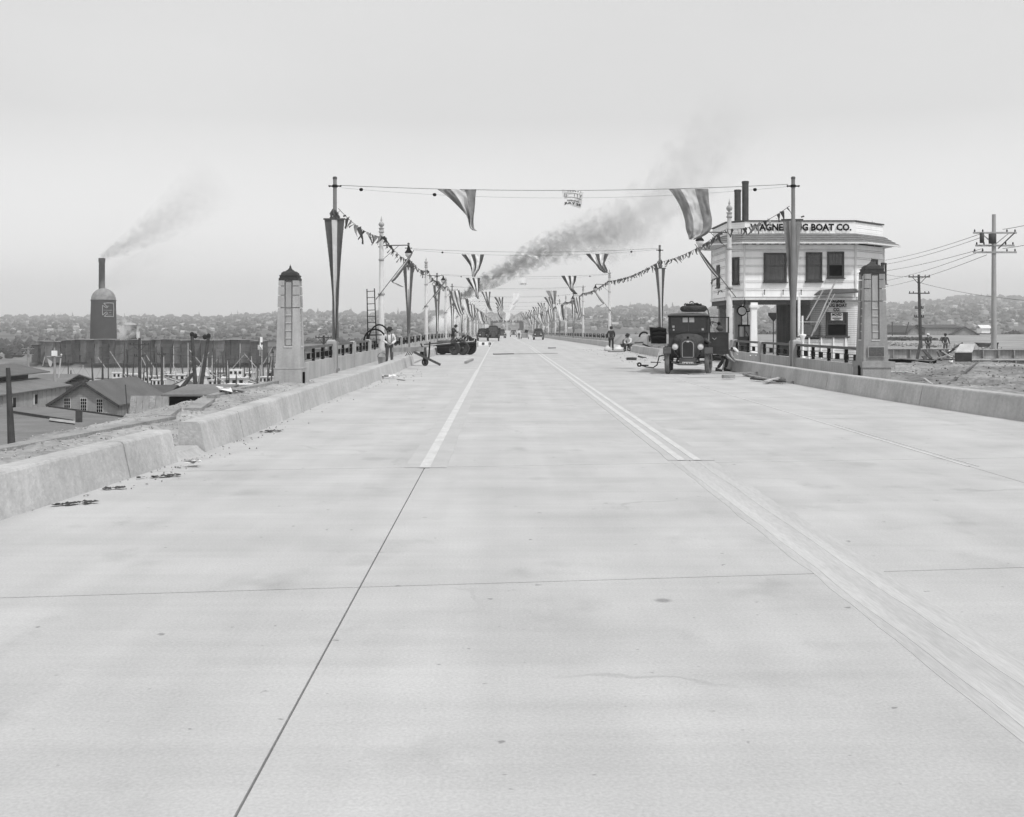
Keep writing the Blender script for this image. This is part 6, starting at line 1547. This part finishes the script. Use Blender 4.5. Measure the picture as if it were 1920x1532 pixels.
MB().plate([(-.30, -.42, .40), (.30, -.42, .40), (.34, -.33, .58), (-.34, -.33, .58)], (0, .04, 0)).build('apron', M['truck_dusty'], t_)
MB().box((0, -.47, .68 - .29), (.40, .015, .13)).build('licence_plate', M['lamp_light'], t_)
mb = MB(); lettering(mb, '14 311', (0, -.48, .39), (1, 0, 0), (0, 0, 1), .11, .01, width=.34, out=(0, -1, 0)); mb.build('plate_number', M['iron_mid'], t_)
for s_ in (-1, 1):
    h_ = MB().lathe([(.02, -.16), (.07, -.12), (.105, -.04), (.11, 0)], c=(s_ * .46, -.32, 1.0), n=20, rot=rotx(PI / 2)).build('headlight', M['truck'], t_)
    MB().lathe([(.098, 0), (.07, .02), (.002, .03)], c=(s_ * .46, -.32, 1.0), n=20, rot=rotx(PI / 2), close=False).build('lens', M['lens_glass'], h_)
    mb = MB(); mb.tube([(s_ * .46 + .105 * math.cos(a), -.325, 1.0 + .105 * math.sin(a)) for a in [2 * PI * k / 20 for k in range(21)]], .012, 6); mb.build('rim', M['lamp_paint'], h_)
    MB().tube([(s_ * .46, -.25, .9), (s_ * .42, -.1, .66)], .02, 6).build('bracket', M['iron'], h_)
    # fenders: flat crown and sloping valance
    f_ = MB().plate([(s_ * .60, -.34, .90), (s_ * .90, -.34, .90), (s_ * .90, .35, .93), (s_ * .60, .35, .93)], (0, 0, .05)).plate([(s_ * .60, -.5, .74), (s_ * .90, -.5, .74), (s_ * .90, -.34, .92), (s_ * .60, -.34, .92)], (0, 0, .04)).plate([(s_ * .60, .35, .93), (s_ * .90, .35, .93), (s_ * .90, .95, .50), (s_ * .60, .95, .50)], (0, 0, .04)).build('fender', M['truck_dusty'], t_)
    MB().plate([(s_ * .60, -.30, .93), (s_ * .32, -.30, .60), (s_ * .32, .6, .60), (s_ * .60, .6, .93)], (0, 0, .03)).build('valance', M['truck_dusty'], t_)
    MB().box((s_ * .78, 1.6, .48), (.30, 1.5, .05)).build('running_board', M['timber_dark'], t_)
# cab
cw = .74
MB().box((0, 1.55, 1.05), (2 * cw - .04, 1.3, 1.0)).build('cab_lower', M['truck'], t_)
MB().plate([(-cw, .82, .62), (cw, .82, .62), (cw, .92, 1.50), (-cw, .92, 1.50)], (0, .05, 0)).build('cowl', M['truck_dusty'], t_)
mb = MB()
for s_ in (-1, 1): mb.beam((s_ * (cw - .03), .92, 1.5), (s_ * (cw - .03), .94, 2.16), .08, .07); mb.beam((s_ * (cw - .03), 2.15, 1.5), (s_ * (cw - .03), 2.15, 2.16), .08, .08)
mb.box((0, .93, 2.12), (2 * cw, .08, .08)).box((0, .92, 1.53), (2 * cw, .09, .06)); mb.build('cab_frame', M['truck'], t_)
MB().box((0, 2.18, 1.82), (2 * cw, .04, .74)).build('cab_back', M['truck'], t_)
MB().box((0, .935, 1.82), (2 * cw - .16, .015, .54)).build('windshield', M['glass'], t_)
MB().box((0, .92, 1.76), (.015, .02, .40)).build('windshield_divider', M['iron_mid'], t_)
for x_ in (-.12, .12): MB().box((x_, .922, 2.0), (.19, .008, .19)).build('window_paper', M['paper'], t_)
for (x_, z_, r_) in ((-.56, 1.74, .04), (-.55, 1.62, .03), (.53, 1.64, .04)): MB().box((x_, .922, z_), (r_ * 2, .008, r_ * 2)).build('window_sticker', M['lamp_light'], t_)
mb = MB(); loft(mb, [(.74, ring(cw + .03, 2.13, 2.20, .5)), (.9, ring(cw + .04, 2.13, 2.26, .6)), (2.2, ring(cw + .04, 2.13, 2.28, .6)), (4.3, ring(cw + .04, 2.10, 2.26, .6))]); mb.build('roof', M['canvas'], t_)
MB().box((0, .74, 2.12), (2 * cw + .06, .05, .06)).build('visor', M['iron'], t_)
MB().box((0, 3.3, 1.45), (1.5, 2.2, 1.45)).build('rear_body', M['truck'], t_); MB().box((0, 3.3, .70), (1.62, 2.4, .10)).build('rear_floor', M['timber_dark'], t_)
for s_ in (-1, 1): fender(t_, s_ * .78, 3.4, .48, .26, 'truck')
# open door on the office side
d_ = empty('open_door', (cw + .02, 1.0, 0), R(6)); d_.parent = t_
MB().box((.37, 0, 1.12), (.72, .05, .82)).build('door_panel', M['truck'], d_)
mb = MB().box((.37, 0, 1.515), (.76, .06, .03)).box((.72, 0, 1.80), (.05, .05, .60)).box((.02, 0, 1.80), (.05, .05, .60)).box((.37, 0, 2.09), (.76, .05, .04)); mb.build('door_frame', M['truck'], d_)
MB().tube([(.12, -.05, 1.32), (.20, -.08, 1.25), (.27, -.05, 1.32)], .012, 6).build('handle', M['lamp_paint'], d_)
for z_ in (.85, 1.05, 1.35): MB().box((.37, -.03, z_), (.66, .012, .012)).build('moulding', M['truck_dusty'], d_)
MB().lathe([(.01, -.02), (.07, 0), (.01, .02)], c=(.36, -.1, 1.86), n=14, rot=rotx(PI / 2)).tube([(.36, -.08, 1.86), (.15, -.03, 1.92)], .012, 5).build('mirror', M['iron'], d_)
MB().tube([(.1, -.05, 1.9), (.14, -.07, 1.94), (.17, -.05, 1.88), (.2, -.06, 1.93), (.14, -.05, 1.85)], .018, 5).build('cord_knot', M['iron'], t_).location = (cw, 1.0, 0)
MB().tube([(.30, -.02, 1.72), (.42, -.06, 1.66), (.52, .02, 1.62)], [.09, .11, .03], 8).build('hanging_glove', M['truck_dusty'], d_)
MB().tube([(cw - .1, .88, 1.2), (cw + .05, .78, 1.12), (cw, .74, 1.0)], [.10, .07, .03], 8).build('horn', M['truck'], t_)
# spare tyre and ropes on the roof
O5 = TR.matrix_basis if False else None
def tw(x, y, z): return Matrix.Translation(TR.location) @ Matrix.Rotation(TR.rotation_euler.z, 4, 'Z') @ Vector((x, y, z))
c_ = tw(.18, 1.25, 2.30); t_ = empty('spare_tyre', tuple(c_), 0, 'black spare tyre lying flat on the truck roof', 'tyre')
mb = MB(); R0 = .39
n1, n2 = 36, 12; vs = [((R0 + .10 * math.cos(b_)) * math.cos(a), (R0 + .10 * math.cos(b_)) * math.sin(a), .115 + .115 * math.sin(b_)) for a in [2 * PI * i / n1 for i in range(n1)] for b_ in [2 * PI * j / n2 for j in range(n2)]]
mb.add(vs, [(i * n2 + j, ((i + 1) % n1) * n2 + j, ((i + 1) % n1) * n2 + (j + 1) % n2, i * n2 + (j + 1) % n2) for i in range(n1) for j in range(n2)], 0, True); mb.build('tyre_body', M['tyre'], t_)
mb = MB()
for k in range(40): a = 2 * PI * k / 40; mb.box(((R0 + .1) * math.cos(a), (R0 + .1) * math.sin(a), .115), (.015, .02, .10), (0, 0, a))
mb.build('tread', M['tyre'], t_)
q = random.Random(6); rp_ = []
for k in range(40): a = k * .62; rp_.append((.26 * math.cos(a) + q.uniform(-.1, .1), .22 * math.sin(a) + q.uniform(-.05, .05), .24 + .05 * math.sin(k * 1.7) + .02 * (k % 3)))
tag(MB().tube(rp_, .022, 6).tube([(.3, -.2, .24), (.42, -.25, .2), (.52, -.2, .05), (.58, -.28, -.3), (.62, -.3, -.55)], .022, 6).tube([(-.12 + .07 * math.cos(a), -.3, .32 + .07 * math.sin(a)) for a in [PI * k / 8 for k in range(9)]], .02, 6).build('rope_coil', M['truck'], None, tuple(c_)), 'tangled dark rope heaped inside the spare tyre on the truck roof', 'rope')
# tool rack and bag on the harbour side running board, hose down to the road
t_ = empty('tool_box', tuple(tw(-1.08, .9, 1.10)), R(-4), 'dark tool box stuffed with black bags hung on the side of the truck', 'box')
MB().plate([(-.30, -.15, .0), (.25, -.15, .0), (.25, -.15, .58), (-.36, -.15, .62)], (0, .5, 0)).build('box_body', M['black'], t_)
for k, (z_, r_) in enumerate(((.52, .09), (.36, .08), (.22, .08))): MB().tube([(-.27, -.16, z_), (-.02, -.2, z_ + .03), (.2, -.16, z_)], [r_ * .5, r_, r_ * .6], 8).build('bag', M['iron'], t_)
tag(MB().box(tw(-1.10, .85, 1.04), (.56, .6, .07), (0, R(-3), 0)).build('shelf_board', M['timber']), 'pale board under the dark tool box on the truck side', 'board')
hp = [tw(-.86, .7, 1.0), tw(-.80, .4, .7), P(1236, 668, 41), P(1232, 684, 40.7)]; a = road_pt(1225, 689.5, .03); b_ = road_pt(1212, 688, .03); c_ = road_pt(1204, 685, .03)
tag(MB().tube(hp + [a, b_, c_], .022, 7).build('air_hose', M['iron']), 'black air hose drooping from the truck side to the road', 'hose')
t_ = empty('air_tool', tuple(road_pt(1203, 685, .06)), 0, 'dark pneumatic tool lying on the road at the hose end', 'tool')
MB().tube([(-.02, 0, 0), (.30, -.02, .0)], [.03, .03], 7).build('barrel', M['iron'], t_); MB().tube([(-.1 + .07 * math.cos(a), 0, .03 + .07 * math.sin(a)) for a in [2 * PI * k / 12 for k in range(13)]], .035, 6).build('grip', M['iron'], t_)

def old_car(lb, px, Y, rz=0, truck=False, mt='truck', s=1.0):
    t_ = empty('old_truck' if truck else 'old_car', (P(px, 0, Y).x, Y, dz(Y)), rz, lb, 'truck' if truck else 'car'); t_.scale = (s,) * 3
    for s_ in (-1, 1):
        wheel(t_, s_ * .70, 0, .38, .18, 0, False, 'tyre'); wheel(t_, s_ * .70, 2.8, .38, .18, 0, False, 'tyre'); fender(t_, s_ * .72, 0, .40, .28, mt)
        fender(t_, s_ * .72, 2.8, .40, .28, mt)
        h_ = MB().lathe([(.02, -.14), (.08, -.08), (.10, 0), (.02, .02)], c=(s_ * .46, -.42, .85), n=12, rot=rotx(PI / 2)).build('headlight', M['lens_glass' if not truck else 'truck_dusty'], t_)
    mb = MB(); r_ = [(x * 1.15, z) for x, z in rad]; loft(mb, [(-.42, r_), (.7, [(x * 1.9, z) for x, z in r_])]); mb.build('hood', M[mt], t_)
    MB().plate([(x, -.43, z * .93 + .04) for x, z in [(x * .9, z) for x, z in rad]], (0, -.01, 0)).build('grille', M['iron_mid'], t_)
    ztop = 2.05 if truck else 1.75
    mb = MB(); loft(mb, [(.7, ring(.72, .45, 1.2, .1)), (2.9, ring(.74, .45, 1.2, .1)), (3.8 if not truck else 3.0, ring(.62, .5, 1.05, .3))]); mb.build('body', M[mt], t_)
    mb = MB(); loft(mb, [(.95, ring(.66, 1.15, ztop, .18, .60)), (2.4, ring(.68, 1.15, ztop + .02, .2, .60)), (3.1 if not truck else 2.5, ring(.55, 1.15, ztop - .3, .4, .5))]); mb.build('cab', M[mt], t_)
    MB().plate([(-.56, .86, 1.22), (.56, .86, 1.22), (.52, .92, ztop - .18), (-.52, .92, ztop - .18)], (0, .05, 0)).build('windshield', M['glass' if not truck else 'glass_curtain'], t_)
    MB().tube([(-.78, -.62, .46), (0, -.66, .45), (.78, -.62, .46)], .05, 6).build('bumper', M['chrome' if not truck else 'iron'], t_)
    if truck: MB().box((0, 3.9, .95), (1.9, 2.6, .16)).build('flat_bed', M['timber_dark'], t_); MB().box((0, 3.9, 1.4), (1.9, 2.6, .7)).build('bed_load', M['truck'], t_)
    return t_
old_car('dark flatbed truck parked facing the camera beyond the trailer', 925, 150, 0, True, 'truck', 1.02)
old_car('dark saloon car parked half hidden behind the distant dark truck', 906, 153, R(3), False, 'truck', .98)
old_car('dark car with bright bumper parked by the office side kerb far down the bridge', 1009, 172, R(-4), False, 'truck_dusty', 1.0)
old_car('small car farther down the bridge just beyond the distant dark truck', 941, 215, R(5), False, 'truck_dusty', 1.0)
old_car('pale tiny car near the middle of the far roadway', 963, 262, 0, False, 'board_wall2', 1.0)
t_ = empty('mixer_trailer', (P(984, 0, 190).x, 190, dz(190)), 0, 'small grey mixer box with dark bundle on top in the far roadway', 'trailer')
MB().box((0, 0, .62), (1.15, 1.2, .8)).build('box_body', M['board_wall'], t_); MB().box((.25, 0, 1.3), (.5, .8, .5), (0, .2, 0)).build('dark_bundle', M['iron'], t_); MB().beam((-.9, 0, 1.2), (.5, 0, 1.15), .12, .12).build('arm', M['iron'], t_)
for s_ in (-1, 1): wheel(t_, s_ * .62, 0, .2, .12, 0, False, 'tyre')
person('tiny figure in pale shirt beside the grey mixer box down the bridge', (P(973, 0, 188).x, 188, dz(188)), 0, {}, 'shirt_white', 'trouser_dark', hat='cap')

# ------------------------------------------------------------------ trailer with wheels at the harbour side kerb
Yt = 69; t_ = empty('flat_trailer', (P(857, 0, Yt).x, Yt, 0), R(0), 'low flat trailer on dual wheels loaded with pipes beside the harbour side kerb', 'trailer')
OT = t_.location.copy()
def qt(px, py, y=Yt): return P(px, py, y) - Vector(OT)
for (px_, yy, r_) in ((829, .4, .36), (853, -.6, .40), (869, -.55, .42), (881, .2, .42)): 
    w_ = wheel(t_, qt(px_, 0).x, yy, r_, .2, R(68), False, 'tyre')
MB().lathe([(.02, -.6), (.40, -.58), (.42, .58), (.02, .6)], c=(qt(838, 0).x, .5, .48), n=18, rot=roty(PI / 2) @ rotx(.2)).build('drum', M['iron_mid'], t_)
MB().beam(qt(818, 648, Yt + 1), qt(892, 645), .12, .10).beam(qt(820, 650, Yt - .6), qt(891, 644, Yt - .6), .1, .1).build('frame', M['iron'], t_)
MB().beam(qt(818, 647), qt(890, 642), .9, .06).build('bed', M['timber_dark'], t_)
for k, (a, b_) in enumerate((((770, 651), (892, 640)), ((795, 646), (830, 642)), ((812, 648), (888, 644)))): MB().tube([qt(*a, Yt - .5 + .2 * k), qt(*b_, Yt + .1 * k)], .045, 7).build('pipe', M['lamp_paint' if k == 0 else 'iron_mid'], t_)
MB().box(qt(892, 643), (.1, .3, .5)).build('end_stake', M['iron'], t_)
mb = MB()
for k in range(6): mb.tube([qt(845 + k * 3, 641), qt(848 + k * 4, 634 + (k % 2) * 3), qt(853 + k * 4, 640)], .06, 5)
mb.build('load', M['iron_mid'], t_)
t_ = empty('barricade', tuple(P(907, 0, 95)[0:1]) + (95, dz(95)), 0, 'long white barricade plank with dark squares right behind the trailer', 'barricade')
MB().box((0, 0, .28), (1.35, .06, .30)).build('board', M['paint_white'], t_)
for x_ in (-.05, .52): MB().box((x_, -.035, .28), (.22, .02, .22)).build('square', M['iron_mid'], t_)
for x_ in (-.5, .5): MB().box((x_, .05, .2), (.08, .3, .44)).build('leg', M['timber'], t_)
# cement cart
Yc = 49.5; t_ = empty('cement_cart', (P(797, 0, Yc).x, Yc, 0), 0, 'dark wheeled cement cart with long spout resting on the end of the kerb', 'cart')
OC = Vector(t_.location)
def qc(px, py, y=Yc): return P(px, py, y) - OC
wheel(t_, 0, 0, .17, .06, R(60), True, 'tyre')
MB().beam(qc(738, 656, Yc + .8), qc(795, 655), .22, .20).build('spout', M['steel'], t_)
MB().plate([qc(786, 652), qc(799, 651), qc(797, 668), qc(788, 668)], (0, .4, 0)).build('hopper', M['iron_mid'], t_)
MB().beam(qc(776, 660), qc(826, 684), .16, .10).build('chute', M['iron_mid'], t_); MB().beam(qc(790, 655), qc(798, 683), .08, .08).beam(qc(798, 655, Yc + .3), qc(800, 683), .06, .06).build('upright', M['iron'], t_)
MB().tube([qc(789, 644), qc(794, 656)], .03, 6).tube([qc(806, 641), qc(804, 672)], .035, 6).build('handle', M['iron'], t_)
t_ = empty('radiator_grid', tuple(P(766, 663, 51.5)), 0, 'small black slatted grille propped on the kerb end beside the cement cart', 'grille')
for k in range(4): MB().beam((-.12 + k * .08, 0, -.08), (-.02 + k * .08, 0, .10), .035, .03).build('slat', M['black'], t_)
MB().beam((-.16, .02, -.09), (.15, .02, -.12), .03, .03).beam((-.06, .02, .11), (.25, .02, .08), .03, .03).build('frame_bar', M['black'], t_)
# pail, ladder, hoops
t_ = empty('pail', (P(716, 0, 53).x, 53, -.06), 0, 'metal pail standing on the pavement at the feet of the man in the white shirt', 'pail')
MB().lathe([(.15, 0), (.20, .36), (.21, .37), (.19, .36), (.14, .05)], n=18).build('body', M['steel'], t_); MB().tube([(.2 * math.cos(a), 0, .36 + .2 * math.sin(a)) for a in [PI * k / 10 for k in range(11)]], .01, 5).build('handle', M['iron'], t_)
Yl = 57.5; a0, a1, b0, b1 = P(690, 646, Yl), P(688, 542, Yl + .8), P(706, 646, Yl), P(702, 541, Yl + .8)
t_ = empty('ladder', tuple(a0), 0, 'tall thin iron ladder standing above the harbour side railing', 'ladder'); zero = a0.copy()
MB().tube([a0 - zero, a1 - zero], .028, 6).build('rail', M['iron'], t_); MB().tube([b0 - zero, b1 - zero], .028, 6).build('rail', M['iron'], t_)
for k in range(9): 
    f_ = .05 + k * .113 + .06 * (k == 8) * 0; MB().tube([a0.lerp(a1, f_) - zero, b0.lerp(b1, f_) - zero], .018, 5).build('rung', M['iron'], t_)
for k, (cx_, rx, top, Yh, lb) in enumerate(((703, 20.5, 617.5, 54, 'lower black pipe hoop standing behind the railing beside the ladder'), (711, 20, 609, 57, 'higher black pipe hoop standing behind the railing beside the ladder'))):
    pts = [P(cx_ + rx * math.cos(a), 640 - (640 - top) * math.sin(a), Yh) for a in [PI * k2 / 20 for k2 in range(21)]]; pts = [P(cx_ + rx, 652, Yh)] + pts + [P(cx_ - rx, 652, Yh)]
    tag(MB().tube(pts, .04, 8).build('pipe_hoop', M['iron']), lb, 'hoop')
tag(MB().beam(P(686, 628, 57), P(716, 628, 57), .05, .05).beam(P(688, 628, 57), P(688, 640, 57), .05, .05).build('pipe_bracket', M['iron']), 'small iron crossbar at the foot of the ladder behind the railing', 'bracket')
pts = [P(1208 + 9 * math.cos(a) - 0, 632 - 9 * math.sin(a), 83) for a in [PI * (.25 + .75 * k / 10) for k in range(11)]]
tag(MB().tube(pts, .07, 7).build('pipe_hoop', M['iron']), 'short black bent pipe left of the separate railing panel', 'hoop')
# clutter round the seated men
for i, (a, b_, c, d, Y, w_, mt, lb) in enumerate(((1205, 645, 1228, 655, 78, .14, 'iron', 'dark iron beam slanting down beside the seated man in white'), (1190, 643, 1206, 642, 79, .22, 'iron_mid', 'dark tool bundle on the kerb end beside the seated man'), (1114, 657, 1134, 656.5, 85, .15, 'black', 'dark plank on the road left of the man in the suit'), (1140, 660, 1172, 660.5, 76.5, .14, 'timber_dark', 'dark plank on the road at the feet of the seated men'), (1196, 668, 1212, 672, 62, .1, 'timber_dark', 'dark stick left of the air tool on the road'), (1220, 680, 1240, 681, 54, .05, 'iron', 'thin rod lying beside the truck front wheel'))):
    stick(lb, P(a, b_, Y), P(c, d, Y), w_, .10, mt, 'bar' if 'iron' in mt else 'plank')
t_ = empty('white_sack', (P(1160, 0, 79).x, 79, 0), 0, 'pale full sack standing between the man in the suit and the seated men', 'sack')
MB().lathe([(.15, 0), (.36, .04), (.34, .14), (.22, .30), (.10, .33), (.12, .40), (.02, .41)], n=16).build('sack_body', M['paint_white2'], t_)
tag(MB().lathe([(.12, 0), (.27, .03), (.24, .14), (.15, .30), (.09, .31), (.1, .38), (.02, .38)], n=14).build('paper_sack', M['cloth_light'], None, (P(1139, 0, 80.2).x, 80.2, 0)), 'crumpled pale sack at the left foot of the man in the suit', 'sack')
tag(MB().box((0, 0, .09), (.55, .3, .18)).build('mortar_board', M['timber_light'], None, (P(1159, 0, 76.8).x, 76.8, 0)), 'pale block on the planks in front of the seated men', 'block')
mb = MB(); q = random.Random(14)
for k in range(5): mb.tube([road_pt(1184, 674, .04) + Vector((.25 * math.cos(a + k), .3 * math.sin(a + k), .02 * k)) for a in [2 * PI * j / 14 for j in range(15)]], .025, 5)
tag(mb.build('rope_coil', M['timber_dark']), 'small dark coil of rope on the road left of the truck', 'rope')

# ------------------------------------------------------------------ smoke and haze
def smoke(name, lb, start, end, r0, r1, dens, alb, thr=.5, curve=0., nscale=1.0, fade=1.0, aniso=0, cat='smoke', sharp=4.0, kdec=1.0):
    a, b_ = Vector(start), Vector(end); d = b_ - a; L = d.length
    rot = d.to_track_quat('X', 'Z'); mb = MB(); n = 18; pts = []; rs = []
    for k in range(n + 1):
        t_ = k / n; pts.append(Vector((L * t_, 0, curve * L * 4 * t_ * (1 - t_)))); rs.append((r0 + (r1 - r0) * t_) * 1.35)
    mb.tube(pts, rs, 14); m = bpy.data.materials.new(name); m.use_nodes = True; t = m.node_tree; N = t.nodes; N.clear()
    out = N.new('ShaderNodeOutputMaterial'); vol = N.new('ShaderNodeVolumePrincipled'); t.links.new(vol.outputs[0], out.inputs['Volume'])
    vol.inputs['Color'].default_value = (alb, alb, alb, 1); vol.inputs['Anisotropy'].default_value = aniso
    tc = N.new('ShaderNodeTexCoord'); sx = N.new('ShaderNodeSeparateXYZ'); t.links.new(tc.outputs['Object'], sx.inputs[0])
    def mt_(op, x, y=None, z=None, clamp=False):
        q_ = N.new('ShaderNodeMath'); q_.operation = op; q_.use_clamp = clamp
        for i, k in enumerate((x, y, z)):
            if k is None: continue
            if isinstance(k, (int, float)): q_.inputs[i].default_value = k
            else: t.links.new(k, q_.inputs[i])
        return q_.outputs[0]
    u = mt_('DIVIDE', sx.outputs[0], L, clamp=True); rad_ = mt_('MULTIPLY_ADD', u, r1 - r0, r0)
    cz = mt_('MULTIPLY', mt_('MULTIPLY', u, mt_('SUBTRACT', 1, u)), curve * L * 4); zz = mt_('SUBTRACT', sx.outputs[2], cz)
    rr_ = mt_('DIVIDE', mt_('SQRT', mt_('ADD', mt_('POWER', zz, 2), mt_('MULTIPLY', sx.outputs[1], sx.outputs[1]))), rad_)
    # noise grows coarser down the plume
    nx_ = N.new('ShaderNodeTexNoise'); nx_.inputs['Scale'].default_value = 1.0; nx_.inputs['Detail'].default_value = 7; nx_.inputs['Roughness'].default_value = .62
    vm = N.new('ShaderNodeVectorMath'); vm.operation = 'SCALE'; vm.inputs[3].default_value = nscale / ((r0 + r1) / 2) ; t.links.new(tc.outputs['Object'], vm.inputs[0]); t.links.new(vm.outputs[0], nx_.inputs['Vector'])
    e = mt_('SUBTRACT', mt_('MULTIPLY_ADD', nx_.outputs[0], 5.2, .95 - 5.2 * thr), rr_)
    e = mt_('MULTIPLY', e, sharp * .5, clamp=True)
    dec = mt_('POWER', mt_('SUBTRACT', 1, u, clamp=True), fade)
    wid = mt_('POWER', mt_('DIVIDE', r0, rad_), kdec)
    st_ = mt_('MULTIPLY', u, 60, clamp=True)
    D_ = mt_('MULTIPLY', mt_('MULTIPLY', mt_('MULTIPLY', e, dec), mt_('MULTIPLY', wid, st_)), dens); t.links.new(D_, vol.inputs['Density'])
    o = mb.build(name, m, None, tuple(a)); o.rotation_euler = rot.to_euler(); tag(o, lb, cat, None, 'stuff'); m.cycles.volume_step_rate = 1.0 if hasattr(m, 'cycles') and hasattr(m.cycles, 'volume_step_rate') else 1
    return o
Ys = 420
smoke('smoke_plume', 'long dark smoke plume drifting up across the sky above the bridge', P(864, 558, Ys), P(1200, 415, Ys + 20), 1.5, 9.5, .85, .10, .487, .045, 2.2, .75, kdec=1.08, sharp=3.2)
smoke('smoke_plume', 'thin upper drift of the dark smoke above the office', P(1120, 470, Ys + 30), P(1400, 190, Ys + 40), 8, 16, .034, .35, .47, -.05, 2.0, .9, kdec=.6)
smoke('smoke_plume', 'pale grey smoke drifting from the chimney behind the burner', P(190, 484, 345), P(420, 330, 350), 1.0, 9, .26, .30, .48, -.03, 2.6, .8, kdec=1.0, sharp=5)
smoke('smoke_plume', 'faint pale smoke leaking from the top of the burner dome', P(193, 545, 331), P(330, 440, 334), 2.2, 8, .07, .75, .48, 0, 1.3, 1.0, kdec=.8)
smoke('steam_cloud', 'white steam puff between the burner and the round tank', P(222, 640, 332), P(250, 606, 334), 1.4, 2.8, 1.2, .97, .45, .1, 1.2, .9, cat='steam', kdec=.4)
smoke('steam_cloud', 'wisp of white steam crossing in front of the round tank', P(236, 636, 329), P(262, 618, 329), .5, 1.1, .45, .97, .46, 0, 1.2, .6, cat='steam', kdec=.2)
smoke('steam_cloud', 'large white steam cloud behind the harbour side poles and trailer', P(815, 624, 425), P(905, 590, 432), 4.2, 6.2, .8, .99, .44, .05, 1.3, .25, cat='steam', kdec=.5)
hz = MB().box((0, 1450, 51), (9000, 3500, 128)).build('haze', None)
hz.data.materials.clear(); m = bpy.data.materials.new('haze'); m.use_nodes = True; m.node_tree.nodes.clear(); out = m.node_tree.nodes.new('ShaderNodeOutputMaterial'); v_ = m.node_tree.nodes.new('ShaderNodeVolumePrincipled')
v_.inputs['Color'].default_value = (1, 1, 1, 1); v_.inputs['Density'].default_value = .00042; v_.inputs['Anisotropy'].default_value = .72
m.node_tree.links.new(v_.outputs[0], out.inputs['Volume']); hz.data.materials.append(m); tag(hz, kind='stuff')
